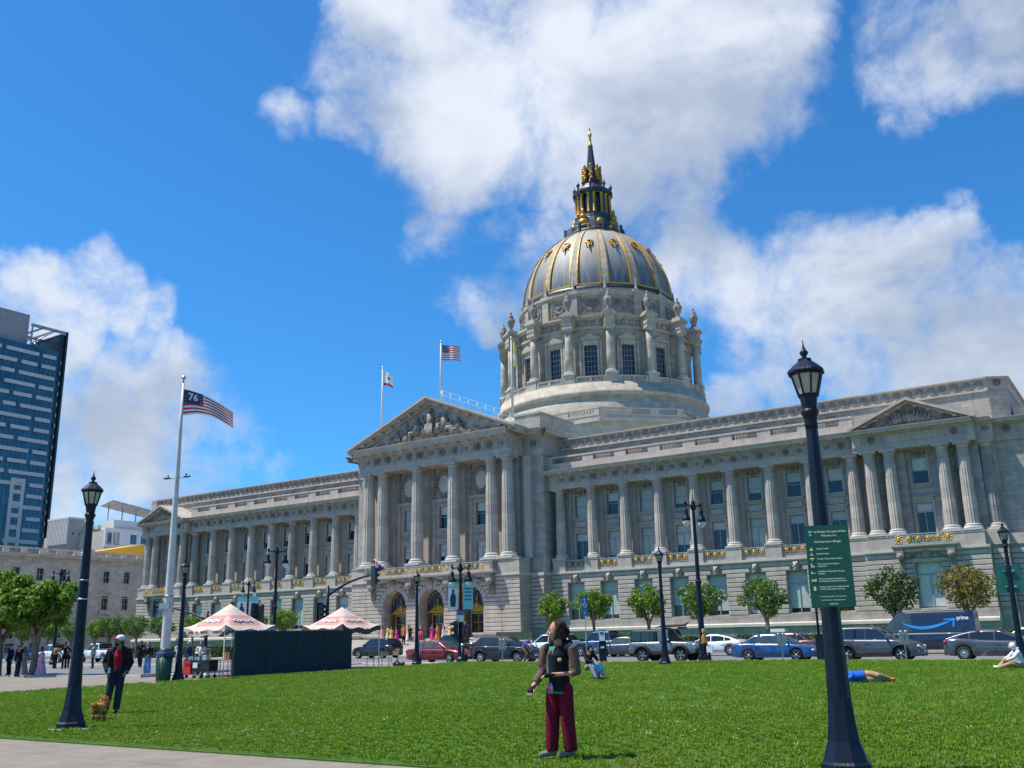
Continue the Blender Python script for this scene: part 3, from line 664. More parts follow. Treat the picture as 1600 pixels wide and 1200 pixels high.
for s in (1,-1):
    a,b=min(s*11.36,s*13.95),max(s*11.36,s*13.95)
    g=MB(); ent(g,a,b,-1.5,8,*EP,1.2); P_(g,'entablature','stone_plain')
    x=s*13.952; g=MB()                         # return of the cornice along the side
    g.add([(x,-1.5,21.6),(x,8,21.6),(x,8,23.4),(x,-1.5,23.4)],[(0,1,2,3)] if s>0 else [(3,2,1,0)])
    h=[(0,23.42),(.2,23.6),(1.0,23.75),(1.0,24.1),(1.2,24.35),(1.2,24.42),(0,24.42)]
    n=len(h); vs=[(x+s*o,-1.5-o,z) for o,z in h]+[(x+s*o,8,z) for o,z in h]; g.add(vs,[(i,(i+1)%n,n+(i+1)%n,n+i) for i in range(n)],False); P_(g,'cornice_return','stone_plain')
    inst('metope_relief',met,s*12.7,-1.5,22.86,sc=1.15); inst('triglyph',TGP,s*11.9,-1.5,22.34); inst('triglyph',TGP,s*13.55,-1.5,22.34)
    g=MB(); a,b=min(s*9.6,s*13.1),max(s*9.6,s*13.1); g.box(a,b,-.6,7,24.42,26.5); g.box(a-.08,b+.08,-.7,7.1,26.5,26.72); P_(g,'attic_block')
    g=MB(); a,b=min(s*6,s*13.0),max(s*6,s*13.0); g.box(a,b,7.2,24,24.0,25.9); P_(g,'attic_block')
for k in range(14):
    x=-10.9+21.8*k/13; inst('triglyph',TGP,x,-4.0,22.34)
    if k<13: inst('metope_relief',met if k%3 else met2,x+21.8/26,-4.0,22.86,sc=1.25)
# main pediment
zb,ap,hw=24.422,29.55,12.6
g=MB(); g.prismy([(-hw+1.2,zb),(hw-1.2,zb),(0,ap-.6)],-4.0,-1.0); P_(g,'tympanum','stone_plain')
for q in (1,-1):
    g=MB()
    def rk(t0,t1,y0,y1):
        g.add([(q*hw,y0,zb+t0),(0,y0,ap+t0),(0,y1,ap+t0),(q*hw,y1,zb+t0),(q*hw,y0,zb+t1),(0,y0,ap+t1),(0,y1,ap+t1),(q*hw,y1,zb+t1)],[(0,1,2,3),(4,7,6,5),(0,4,5,1),(1,5,6,2),(2,6,7,3),(3,7,4,0)] if q<0 else [(3,2,1,0),(5,6,7,4),(1,5,4,0),(2,6,5,1),(3,7,6,2),(0,4,7,3)])
    rk(-.75,-.35,-4.35,-1); rk(-.348,-.1,-5.0,10); rk(-.098,.16,-5.27,10)
    P_(g,'raking_cornice','stone_plain')
    g=MB()
    for i in range(8):
        t=(i+.6)/8.6; x=q*hw*(1-t); z=zb+(ap-zb)*t-.62; g.box(x-.26,x+.26,-4.95,-4.05,z,z+.25)
    P_(g,'cornice_blocks','stone_plain',kind='stuff')
# sculpted group
def relief_figure(h,pose,q):
    m_=MB(); r=.13*h
    if pose=='stand':
        m_.tube([(0,0,0),(0,-.02,h*.3),(.02,0,h*.55),(0,0,h*.8)],[r*1.5,r*1.15,r*.95,r*1.15],8); m_.ball((0,-.04,h*.93),r*.62,8,6)
        m_.tube([(-.1*h,0,h*.75),(-.24*h,-.1,h*.58),(-.3*h,-.12,h*.8)],[r*.4,r*.35,r*.25],6); m_.tube([(.1*h,0,h*.75),(.3*h,-.12,h*.72),(.42*h,-.12,h*.78)],[r*.4,r*.35,r*.25],6)
        for i in range(6): m_.tube([((i-2.5)*r*.5,-r,h*.02),((i-2.5)*r*.35,-r*.8,h*.5)],[.05*h*.6,.02*h],5)
    elif pose=='sit':
        m_.tube([(0,0,h*.3),(.02,0,h*.6),(0,0,h*.78)],[r*1.5,r*1.2,r*1.2],8); m_.ball((q*.04,-.04,h*.93),r*.72,8,6)
        m_.tube([(0,-.05,h*.35),(q*.3*h,-.2,h*.38),(q*.36*h,-.15,0)],[r*.95,r*.85,r*.5],7); m_.tube([(0,0,h*.72),(q*.22*h,-.15,h*.5),(q*.4*h,-.15,h*.6)],[r*.45,r*.4,r*.3],6); m_.tube([(-q*.05,0,h*.7),(-q*.3*h,-.1,h*.55)],[r*.45,r*.35],6)
    else:
        m_.tube([(0,0,h*.2),(q*.5*h,0,h*.32),(q*.9*h,0,h*.62)],[r*1.0,r*1.2,r*1.2],8); m_.ball((q*1.0*h,-.04,h*.84),r*.75,8,6)
        m_.tube([(0,-.05,h*.2),(-q*.45*h,-.12,h*.36),(-q*.9*h,-.08,h*.06)],[r*.9,r*.75,r*.45],7); m_.tube([(q*.8*h,0,h*.6),(q*.6*h,-.2,h*.3),(q*.2*h,-.2,h*.35)],[r*.45,r*.4,r*.3],6)
    return m_
for x,h,pose,q in ((0,3.9,'stand',1),(-2.0,3.1,'sit',-1),(2.2,3.1,'sit',1),(-3.7,2.6,'stand',1),(4.2,2.3,'sit',-1),(-5.2,1.9,'sit',1),(5.6,1.8,'lie',-1),(-7.3,1.4,'lie',1),(7.6,1.2,'lie',-1),(1.2,2.4,'sit',-1),(-1.1,2.2,'sit',1),(3.3,1.7,'lie',1),(-4.6,1.2,'lie',-1)):
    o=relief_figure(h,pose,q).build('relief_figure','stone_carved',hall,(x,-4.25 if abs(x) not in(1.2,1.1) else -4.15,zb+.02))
g=MB()
for i in range(26):
    x=rnd.uniform(-8.5,8.5); zz=rnd.uniform(0,(1-abs(x)/11)*2.2); g.ball((x,-4.08,zb+zz),(rnd.uniform(.2,.45),.16,rnd.uniform(.2,.4)),7,5)
P_(g,'relief_ground','stone_carved')
# portico roof, service railing on its ridge
g=MB(); g.add([(-hw,-5.0,zb+.17),(0,-5.0,ap+.17),(hw,-5.0,zb+.17),(-hw,22,zb+.17),(0,22,ap+.17),(hw,22,zb+.17)],[(0,1,4,3),(1,2,5,4),(3,4,5)]); P_(g,'portico_roof','copper_green')
g=MB()
for z in (.55,1.15): g.tube([(0.3,-2.5,ap+.17+z),(.3,18,ap+.17+z)],.035,5)
for i in range(12):
    y=-2.5+20.5*i/11; g.tube([(.3,y,ap+.1),(.3,y,ap+1.32)],.035,5); 
    if i%2==0: g.tube([(.3,y,ap+1.3),(.9,y,ap-.1)],.03,5); g.tube([(.3,y+.5,ap+.1),(.3,y,ap+1.3)],.03,5)
P_(g,'service_railing','white_paint')
# body of the building behind
g=MB(); g.box(-59,59,9,80,0,22.8); g.box(-14,14,9,80,22.8,24.2); P_(g,'rear_block')
# ---- rusticated stones: the largest in view stay single, the rest are one part
cam_l=Vector((-XC,-YC,1.58))
def bsize(b):
    c=Vector(((b[0]+b[1])/2,b[2],b[3])); return -(b[1]-b[0])/(c-cam_l).length-(1 if b[0]>0 else 0)*.002
blocks.sort(key=bsize)
_bm={}
for b in blocks[:292]:
    w_=round(b[1]-b[0],2); k=(w_,b[4])
    if k not in _bm: m_=MB(); m_.bbox(-w_/2+.012,w_/2-.012,-.05,.13,.036,b[4]-.036,.03); _bm[k]=m_.mesh('stone_block','stone_plain')
    inst('stone_block',_bm[k],(b[0]+b[1])/2,b[2],b[3])
g=MB()
for b in blocks[292:]: g.bbox(b[0]+.012,b[1]-.012,b[2]-.05,b[2]+.13,b[3]+.036,b[3]+b[4]-.036,.03)
P_(g,'stone_blocks','stone_plain',kind='stuff')
print('blocks',len(blocks))
# ============================================================ dome (parts of the hall)
DY=39.5
def pol(r,a): return (r*sin(a),DY-r*cos(a))       # a = 0 faces the plaza
g=MB(); oc=[]; W=17.0; k=.5
for sx,sy in ((1,-1),(1,1),(-1,1),(-1,-1)):
    c1,c2=(sx*k*W,sy*W),(sx*W,sy*k*W)
    oc+= [c1,c2] if sx*sy<0 else [c2,c1]
T=Matrix.Translation((0,DY,0)); g.T=T
g.prismz(oc,22,30.7); P_(g,'terrace_base','stone_dome')
g=MB(); g.T=T; g.prismz([(x*1.03,y*1.03) for x,y in oc],30.2,30.72); g.prismz([(x*1.0,y*1.0) for x,y in oc],30.72,31.15); P_(g,'terrace_cornice','stone_plain')
for i in range(8):
    A=Vector((*oc[i],0)); B_=Vector((*oc[(i+1)%8],0)); L=(B_-A).length; mid=(A+B_)/2; 
    if mid.y>6: continue
    an=math.atan2((B_-A).y,(B_-A).x)
    bb=MB(); bb.T=T@Matrix.Translation((*mid.xy,31.15))@Matrix.Rotation(an,4,'Z'); yo=-.3 if True else 0
    nrm=1; bb.box(-L/2,L/2,-.1,.25,0,.22); bb.box(-L/2,L/2,-.14,.29,.95,1.12)
    ng=3
    for j in range(ng+1):
        x=-L/2+L*j/ng; bb.box(max(-L/2,x-.7),min(L/2,x+.7),-.1,.25,.22,.95)
    bo=P_(bb,'terrace_parapet','stone_plain')
    for j in range(ng):
        x=-L/2+L*(j+.5)/ng; mm=balrow(L/ng-1.6,.73,9,.11); o=link('balusters',mm,bo); p=bb.T@Vector((x,.08,.22)); o.location=p; o.rotation_euler=(0,0,an)
g=MB(); g.T=T; g.lathe([(16.6,30.5),(16.6,33.5),(16.2,33.9),(16.0,34.6)],96,cap=False); g.lathe([(16.0,34.6),(16.55,34.8),(16.65,35.3),(16.2,35.4),(16.2,36.62),(13.8,36.62)],96,cap=False); P_(g,'drum_base','stone_dome')
# drum wall with windows; 16 bays
g=MB(); RW_=14.0; NB=16
for b in range(NB):
    am=R(22.5*b); aw=.95/RW_
    n=5
    def wallseg(a0,a1,z0,z1,r=RW_,n=3):
        for i in range(n):
            t0=a0+(a1-a0)*i/n; t1=a0+(a1-a0)*(i+1)/n; p,q=pol(r,t0),pol(r,t1); p2,q2=pol(r-.5,t0),pol(r-.5,t1)
            g.add([(*p,z0),(*q,z0),(*q,z1),(*p,z1)],[(0,1,2,3)])
        p,q=pol(r,a0),pol(r-.6,a0); g.add([(*p,z0),(*q,z0),(*q,z1),(*p,z1)],[(0,1,2,3)]); p,q=pol(r,a1),pol(r-.6,a1); g.add([(*q,z0),(*p,z0),(*p,z1),(*q,z1)],[(0,1,2,3)])
    h=R(11.25)
    wallseg(am-h,am-aw,36.6,45.2); wallseg(am+aw,am+h,36.6,45.2); wallseg(am-aw,am+aw,36.6,38.0,n=2); wallseg(am-aw,am+aw,42.75,45.2,n=2)
    for zz,up in ((38.0,1),(42.75,0)):
        a_,b_,c_,d_=pol(RW_,am-aw),pol(RW_,am+aw),pol(RW_-.6,am+aw),pol(RW_-.6,am-aw); g.add([(*a_,zz),(*b_,zz),(*c_,zz),(*d_,zz)],[(0,1,2,3)])
P_(g,'drum_wall','stone_dome')
wf=MB(); wf.box(-1.2,-.95,-.12,.1,0,4.95); wf.box(.95,1.2,-.12,.1,0,4.95); wf.box(-.95,.95,-.12,.1,4.75,4.95); wf.box(-1.25,1.25,-.1,.1,4.95,5.6); wf.box(-1.55,1.55,-.4,.1,5.6,5.8)
wf.add([(-1.6,-.42,5.8),(1.6,-.42,5.8),(0,-.42,6.55),(-1.6,.1,5.8),(1.6,.1,5.8),(0,.1,6.55)],[(0,1,2),(0,2,5,3),(2,1,4,5),(1,0,3,4)],False)
wf.add([(-1.15,-.3,5.86),(1.15,-.3,5.86),(0,-.3,6.35)],[(0,1,2)],False); wf.box(-1.7,-1.35,-.15,.1,0,5.5); wf.box(1.35,1.7,-.15,.1,0,5.5); wfm=wf.mesh('drum_window','stone_dome')
wp=MB(); wp.quad((-.95,.3,0),(.95,.3,0),(.95,.3,4.75),(-.95,.3,4.75)); wpm=wp.mesh('pane','glass_dome')
wb=MB()
for i in range(1,4): wb.box(-.95+1.9*i/4-.025,-.95+1.9*i/4+.025,.24,.3,0,4.75)
for i in range(1,6): wb.box(-.95,.95,.24,.3,4.75*i/6-.025,4.75*i/6+.025)
wbm=wb.mesh('glazing_bars','grey_metal')
for b in range(NB):
    a=R(22.5*b); 
    if abs((22.5*b+180)%360-180)>120: continue
    x,y=pol(RW_,a); o=inst('drum_window',wfm,x,y,38.0,a); link('pane',wpm,o); link('glazing_bars',wbm,o)
# drum colonnade
s_,b_,c_=column_meshes(45.15-37.95,.62,.53,''); smm=s_  # plain smooth shafts
sm=MB(); sm.lathe([(.62,.5),(.62,2.8),(.58,4.8),(.53,6.65)],20); CD=(sm.mesh('drum_column','stone_dome'),b_.mesh('base','stone_ledge'),c_.mesh('capital','stone_dome'))
pd=MB(); pd.box(-.9,.9,-.72,1.0,0,1.35); pd=pd.mesh('column_pedestal','stone_dome')
eb=MB(); eb.box(-.72,.72,-.72,1.6,0,1.5); eb.box(-.79,.79,-.79,1.6,.45,.55); eb.box(-.9,.9,-.9,1.6,1.5,1.68); eb.box(-1.05,1.05,-1.0,1.6,1.68,1.95); eb.box(-.8,.8,-.8,.8,1.95,2.2); eb.box(-.65,.65,-.65,.65,2.2,2.45); eb=eb.mesh('column_entablature','stone_dome')
u=MB(); u.lathe([(.42,0),(.3,.25),(.22,.4),(.5,.9),(.6,1.5),(.55,2.0),(.36,2.25),(.42,2.4),(.3,2.6),(.12,2.8),(.2,3.0),(.05,3.3)],14)
for i in range(6): a=PI*i/3; u.ball((.55*cos(a),.55*sin(a),1.6),(.16,.16,.3),5,4)
u=u.mesh('urn','stone_carved')
ds=MB(); ds.box(-.55,.55,-.3,.3,0,6.9); ds=ds.mesh('drum_pilaster','stone_dome')
for b in range(NB):
    a=R(11.25+22.5*b); da=abs((11.25+22.5*b+180)%360-180)
    if da>130: continue
    x,y=pol(15.45,a); inst('column_pedestal',pd,x,y,36.6,a); o=inst('drum_column',CD[0],x,y,37.95,a); link('base',CD[1],o); link('capital',CD[2],o)
    inst('column_entablature',eb,x,y,45.15,a); inst('urn',u,x,y,47.6,a)
    x2,y2=pol(14.12,a); inst('drum_pilaster',ds,x2,y2,37.9,a)
g=MB(); g.T=T; g.lathe([(13.9,45.15),(14.35,45.16),(14.35,45.6),(14.2,45.65),(14.2,46.55),(14.5,46.7),(14.95,46.85),(14.95,47.1),(12.5,47.3)],96,cap=False,smooth=False); P_(g,'drum_entablature','stone_dome')
sq=MB(); sq.box(-.38,.38,-.08,.1,-.05,.72); sq.box(-.24,.24,-.14,-.08,.08,.56); sq=sq.mesh('frieze_panel','stone_carved')
for b in range(NB):
    for j in range(4):
        d=22.5*b+(-6.9+4.6*j); 
        if abs((d+180)%360-180)>110: continue
        x,y=pol(14.22,R(d)); inst('frieze_panel',sq,x,y,45.8,R(d))
# balustrade between pedestals
bg=balrow(1.35,.62,7,.1)
for b in range(NB):
    if abs((22.5*b+180)%360-180)>120: continue
    g=MB(); am=R(22.5*b); h=R(11.25)-.95/15.9
    for z0,z1,r0,r1 in ((36.62,36.8,15.75,16.1),(37.4,37.58,15.72,16.12)):
        for i in range(6):
            t0=am-h+2*h*i/6; t1=am-h+2*h*(i+1)/6; a_,b_,c_,d_=pol(r1,t0),pol(r1,t1),pol(r0,t1),pol(r0,t0)
            g.add([(*a_,z0),(*b_,z0),(*c_,z0),(*d_,z0),(*a_,z1),(*b_,z1),(*c_,z1),(*d_,z1)],[(0,1,5,4),(2,3,7,6),(4,5,6,7),(3,2,1,0)],False)
    for q in (-1,0,1):
        tt=am+q*(h-.012); x,y=pol(15.93,tt); g.T=Matrix.Translation((x,y,36.8))@Matrix.Rotation(tt,4,'Z'); g.box(-.2,.2,-.17,.17,0,.6); g.T=None
    bo=P_(g,'drum_balustrade','stone_dome')
    for q in (-.5,.5):
        tt=am+q*h*.96; x,y=pol(15.93,tt); o=link('balusters',bg,bo,(x,y,36.8),tt)
# attic above the drum
g=MB(); g.T=T; g.lathe([(12.6,47.0),(12.8,47.1),(12.8,47.7),(12.45,47.8),(12.3,51.0),(12.6,51.2),(12.9,51.5),(12.9,51.75),(12.2,51.9),(12.2,52.4)],96,cap=False,smooth=False); P_(g,'drum_attic','stone_dome')
ap_=MB(); ap_.box(-.62,.62,-.28,.3,0,3.9); ap_.box(-.75,.75,-.45,.3,3.9,4.5); ap_.box(-.8,.8,-.5,.3,0,.4); ap_=ap_.mesh('attic_pier','stone_dome')
ar=MB(); ar.box(-1.35,1.35,-.02,.1,0,2.0)
for q in (-1,1): ar.box(q*1.35-.08,q*1.35+.08,-.1,.1,-.05,2.05)
ar.box(-1.35,1.35,-.1,.1,-.08,.05); ar.box(-1.35,1.35,-.1,.1,1.95,2.08)
for i in range(13):
    t=i/12-.5; ar.ball((t*2.1,-.1,1.35-.85*(1-4*t*t)),(.17,.12,.19),6,4)
for q in (-1,1): ar.ball((q*1.0,-.12,1.6),(.2,.12,.2),6,4); ar.ball((q*.35,-.1,1.45),(.2,.1,.14),6,4)
ar.ball((0,-.14,1.3),(.22,.14,.24),6,4); ar=ar.mesh('attic_relief','stone_carved')
fn=MB(); fn.lathe([(.3,0),(.3,.4),(.16,.6),(.2,1.0),(.08,1.5),(.1,1.7),(.03,2.0)],8); fn=fn.mesh('attic_finial','stone_dome')
for b in range(NB):
    d=11.25+22.5*b
    if abs((d+180)%360-180)<115: x,y=pol(12.45,R(d)); inst('attic_pier',ap_,x,y,47.5,R(d)); inst('attic_finial',fn,x,y,52.0,R(d))
    d=22.5*b
    if abs((d+180)%360-180)<115: x,y=pol(12.42,R(d)); inst('attic_relief',ar,x,y,48.4,R(d))
# dome shell
def dome_r(z):                                   # slightly stilted hemisphere
    t=(z-52.4)/(65.0-52.4); t=max(0,min(1,t)); return 12.05*math.sqrt(max(0,1-(t*.925)**2.0))
zs=[52.4+12.6*math.sin(PI/2*i/18) for i in range(19)]
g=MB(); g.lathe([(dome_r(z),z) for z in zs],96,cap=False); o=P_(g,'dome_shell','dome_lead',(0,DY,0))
g=MB(); g.T=T; g.lathe([(12.3,52.3),(12.35,52.75),(12.12,52.8)],96,cap=False); P_(g,'dome_band','dark_metal')
def strip(mb,a0,a1,z0,z1,off,n=14,thick=.08):
    P=[]
    for i in range(n+1):
        z=z0+(z1-z0)*math.sin(PI/2*i/n); r=dome_r(z); P.append((r,z))
    for i in range(n):
        (r0,za),(r1,zb_)=P[i],P[i+1]; q=[]
        for rr,z,o_ in ((r0,za,off),(r1,zb_,off)): q+=[(*pol(rr+o_,a0*(1 if True else 0)),z),(*pol(rr+o_,a1),z)]
        v=q+[(*pol(r0-.05,a0),za),(*pol(r0-.05,a1),za),(*pol(r1-.05,a0),zb_),(*pol(r1-.05,a1),zb_)]
        mb.add(v,[(0,1,3,2),(4,0,2,6),(1,5,7,3)],False)
for b in range(NB):
    d=11.25+22.5*b
    if abs((d+180)%360-180)<125:
        a=R(d); g=MB(); strip(g,a-R(2.3),a+R(2.3),52.9,64.6,.22); rib=P_(g,'dome_rib','stone_dome')
        g=MB()
        for q in (-1,1): strip(g,a+q*R(2.7)-R(.36),a+q*R(2.7)+R(.36),53.0,64.4,.27)
        g.build('rib_gilding','gold_bright',rib)
    d=22.5*b
    if abs((d+180)%360-180)<125:
        a=R(d); g=MB(); strip(g,a-R(8.2),a+R(8.2),52.95,53.25,.16,2); strip(g,a-R(8.3),a-R(7.8),53.2,62.8,.13); strip(g,a+R(7.8),a+R(8.3),53.2,62.8,.13); P_(g,'panel_gilding','gold_bright')
        z=60.9; r=dome_r(z)+.1; x,y=pol(r,a); tilt=math.atan2(3.0,2.2)
        g=MB(); g.lathe([(.62,-.1),(.66,.28),(.4,.34),(.36,.1)],14,cap=False,smooth=False)
        for i in range(10): q=2*PI*i/10; g.ball((.72*cos(q),.78*sin(q),.1),(.2,.22,.12),5,4)
        for i in range(5): g.ball((.0,-.9-.3*i,.08),(.38-.06*i,.2,.1),6,4); 
        for q in (-1,1): g.ball((q*.55,-1.0,.06),(.18,.3,.08),6,4)
        dorm=P_(g,'dormer_ornament','gold'); dorm.matrix_local=Matrix.Translation((x,y,z))@Matrix.Rotation(a,4,'Z')@Matrix.Rotation(R(90-42),4,'X')@Matrix.Scale(.82,4)
        g=MB(); g.ball((0,.05,.2),(.42,.42,.3),8,6); g.build('dormer_opening','glass_dark',dorm)
# lantern
g=MB(); g.T=T; g.lathe([(4.7,64.5),(5.0,64.6),(5.1,64.95),(4.4,65.2),(3.7,65.3)],48,cap=False); P_(g,'lantern_base','stone_dome')
g=MB(); g.T=T
for z in (65.2,66.05): g.lathe([(5.03,z),(5.03,z+.13),(4.9,z+.13)],48,cap=False)
for i in range(96): a=2*PI*i/96; w_=.16 if i%12==0 else .035; g.box(5*cos(a)-w_,5*cos(a)+w_,5*sin(a)-w_,5*sin(a)+w_,65.0,66.15 if i%12 else 66.6)
P_(g,'lantern_railing','dark_metal')
g=MB(); g.T=T; g.lathe([(4.3,65.0),(4.3,65.6),(3.9,66.2),(3.5,67.5),(3.2,68.2),(3.1,68.8),(3.1,69.0)],24,cap=False,smooth=False); g.lathe([(2.35,69.0),(2.35,72.7)],8,cap=False,smooth=False,a0=R(22.5),a1=R(22.5)+2*PI)
g.lathe([(2.9,72.6),(3.0,72.9),(3.35,73.1),(3.35,73.4),(2.7,73.5),(2.35,74.2),(1.9,74.5),(1.55,75.1),(1.7,75.3),(1.3,75.5),(1.15,75.6),(1.0,78.2)],24,cap=False,smooth=False); P_(g,'lantern_core','dark_metal')
gc=MB(); gc.lathe([(.36,0),(.32,.2),(.27,.3),(.24,3.2),(.32,3.4),(.38,3.6)],10); gc=gc.mesh('lantern_column','gold')
gu=MB(); gu.lathe([(.25,0),(.12,.25),(.3,.8),(.28,1.1),(.1,1.3),(.05,1.7)],8); gu=gu.mesh('lantern_urn','dark_metal')
gk=MB(); gk.ball((0,0,.5),(.7,.6,.55),10,6); gk.ball((0,-.1,1.2),(.42,.4,.35),8,6); gk.ball((0,-.1,1.75),(.2,.2,.5),8,5); gk.tube([(-.6,0,.1),(-.75,-.1,-.6)],[.28,.2],6); gk.tube([(.6,0,.1),(.75,-.1,-.6)],[.28,.2],6); gk.box(-.8,.8,-.3,.5,-.05,.25); gk=gk.mesh('gilded_aedicule','gold')
gb=MB(); gb.ball((0,0,0),(.45,.3,.5),8,6); gb=gb.mesh('gilded_shield','gold')
op=MB(); op.box(-.55,.55,-.05,.05,0,2.0); op.lathe([(.55,-.05),(.55,.05)],12); op=MB(); op.prismy([(-.5,0),(.5,0),(.5,2.0),(.35,2.45),(0,2.65),(-.35,2.45),(-.5,2.0)],-.06,.05); op=op.mesh('lantern_opening','glass_dark')
for i in range(8):
    a=R(22.5+45*i); x,y=pol(2.5,a); g=MB(); g.box(-.55,.55,-.35,.3,0,3.7); g.box(-.75,.75,-.75,.3,3.7,4.15); P_(g,'lantern_pier','dark_metal',(x,y,69.0)).rotation_euler=(0,0,a)
    for q in (-1,1):
        x,y=pol(2.8,a+q*R(9.5)); inst('lantern_column',gc,x,y,69.1,a)
    x,y=pol(3.05,a); inst('lantern_urn',gu,x,y,73.45,a)
    a=R(45*i); x,y=pol(2.3,a); inst('lantern_opening',op,x,y,69.4,a)
    x,y=pol(3.55,a); (inst('gilded_aedicule',gk,x,y,66.3,a,sc=1.5) if i%2==0 else inst('gilded_shield',gb,x,y,67.0,a,sc=1.5))
    x,y=pol(1.3,R(22.5+45*i)); g=MB(); g.box(-.2,.2,-.35,.1,0,2.6); [g.ball((.12*(-1)**k,-.3+.06*k,.3+.5*k),(.3-.02*k,.26,.3),7,5) for k in range(5)]; g.ball((0,-.2,2.75),(.2,.22,.28),6,4); P_(g,'lantern_console','gold',(x,y,75.6)).rotation_euler=(0,0,R(22.5+45*i))
g=MB(); g.T=T; g.lathe([(.85,78.1),(.78,78.6),(.4,82.4)],8,cap=False,smooth=False); P_(g,'spire','dark_metal')
g=MB(); g.T=T; g.lathe([(.42,82.4),(.46,82.6),(.25,83.0),(.2,84.2),(.34,84.5),(.32,84.9),(.12,85.0),(.16,85.3),(.1,85.45)],10); P_(g,'finial','gold_bright')
g=MB(); g.T=T; g.ball((0,0,85.7),(.16,.16,.2),8,6); P_(g,'finial_tip','dark_metal')
# ============================================================ GROUND
def ground_mat(name,c1,c2,sc,rough=.9,slab=None,bump=.2,dirt=.25):
    m,t,b=newmat(name); b.inputs['Roughness'].default_value=rough; b.inputs['Specular IOR Level'].default_value=.25
    p=t('ShaderNodeNewGeometry').outputs['Position']
    c=t.mix(t.mr(t.noise(p,sc,6,.65),.3,.7),c1,c2)
    c=t.mix(t.mr(t.noise(p,.22,5,.6),.45,.75,0,dirt),c,[k*.55 for k in c1])
    sp=t.mr(t.noise(p,55,2),.35,.65,.82,1.15); c=t.mix(1.0,c,t('ShaderNodeCombineColor',{0:sp,1:sp,2:sp}).outputs[0],'MULTIPLY')
    if slab:
        br=t('ShaderNodeTexBrick',{'Vector':p,'Color1':(1,1,1,1),'Color2':(.93,.93,.93,1),'Mortar':(.5,.5,.48,1),'Scale':1.0,'Mortar Size':.012,'Brick Width':slab[0],'Row Height':slab[1]},offset=0.0)
        c=t.mix(1.0,c,br.outputs[0],'MULTIPLY')
    t.l.new(c,b.inputs['Base Color'])
    bn=t('ShaderNodeBump',{'Height':t.noise(p,60,4),'Strength':bump,'Distance':.01}); t.l.new(bn.outputs[0],b.inputs['Normal'])
ground_mat('asphalt',(.13,.135,.145),(.20,.20,.20),1.2)
ground_mat('paving',(.19,.165,.135),(.27,.235,.195),1.6,slab=(3.0,3.0),bump=.35)
ground_mat('sidewalk',(.32,.295,.26),(.42,.385,.34),1.5,slab=(1.5,1.5))
ground_mat('kerb_stone',(.42,.41,.38),(.52,.5,.46),2)
ground_mat('far_ground',(.16,.155,.15),(.22,.21,.2),.2)
mat('road_paint',(.66,.66,.63),.7,0,.15,6)
def sheet(name,x0,x1,y0,y1,z,m_,nx=1,ny=1,follow=True):
    g=MB()
    ys=[y0+(y1-y0)*j/ny for j in range(ny+1)]; xs=[x0+(x1-x0)*i/nx for i in range(nx+1)]
    g.add([(x,y,z+(gz(y) if follow else .15)) for y in ys for x in xs],[(j*(nx+1)+i,j*(nx+1)+i+1,(j+1)*(nx+1)+i+1,(j+1)*(nx+1)+i) for j in range(ny) for i in range(nx)])
    return tag(g.build(name,m_),kind='structure')
sheet('ground',-3000,3000,-300,5000,-.30,'far_ground',follow=False)
sheet('paving',-135,60,-40,48.7,0,'paving',1,48)
sheet('street',-400,200,50.2,70.2,-.12,'asphalt',follow=False)
sheet('side_street',-158,-138,-60,50.2,-.125+.0,'asphalt',follow=False)
sheet('side_street',-158,-138,70.2,260,-.125,'asphalt',follow=False)
sheet('plaza_drive',-135,-43.5,31.5,47.5,.004,'asphalt',1,14)
g=MB(); g.box(-400,200,48.7,50.2,-.3,.151); tag(g.build('pavement','sidewalk'),kind='structure')
g=MB(); g.box(-136,66,70.2,74.9,-.3,.152); tag(g.build('pavement','sidewalk'),kind='structure')
g=MB(); g.box(-400,-160,70.2,74.9,-.3,.152); tag(g.build('pavement','sidewalk'),kind='structure')
g=MB(); g.box(-400,200,50.2,50.35,-.3,.162); tag(g.build('kerb','kerb_stone'),kind='structure')
g=MB(); g.box(-136,66,70.05,70.2,-.3,.162); tag(g.build('kerb','kerb_stone'),kind='structure')
g=MB(); g.box(-135,-43.5,31.3,31.5,-.1,.13); tag(g.build('kerb','kerb_stone'),kind='structure')
g=MB(); g.box(-43.5,-43.3,31.3,47.5,-.1,.22); tag(g.build('kerb','kerb_stone'),kind='structure')
# painted markings
g=MB()
for x in range(-120,20,3):
    g.quad((x,60.1,.034),(x+1.9,60.1,.034),(x+1.9,60.22,.034),(x,60.22,.034))
for x in range(-110,10,6):
    for y0,y1 in ((50.4,52.9),(67.6,70.0)):
        g.quad((x,y0,.034),(x+.14,y0,.034),(x+.14,y1,.034),(x,y1,.034)); g.quad((x-.7,y1 if y0<60 else y0,.034),(x+.8,y1 if y0<60 else y0,.034),(x+.8,(y1 if y0<60 else y0)+.14,.034),(x-.7,(y1 if y0<60 else y0)+.14,.034))
for x in (-134,-132.4,-130.8): g.quad((x,50.4,.034),(x+.7,50.4,.034),(x+.7,70,.034),(x,70,.034))
tag(g.build('road_markings','road_paint'),kind='structure')
g=MB()
for y in (33.2,45.0): g.quad((-134,y,gz(y)+.009),(-44.2,y,gz(y)+.009),(-44.2,y+.14,gz(y)+.009),(-134,y+.14,gz(y)+.009))
tag(g.build('road_markings','road_paint'),kind='structure')
# entrance forecourt
g=MB(); g.box(-110,-30,74.9,82.2,-.3,.149); tag(g.build('forecourt','sidewalk'),kind='structure')

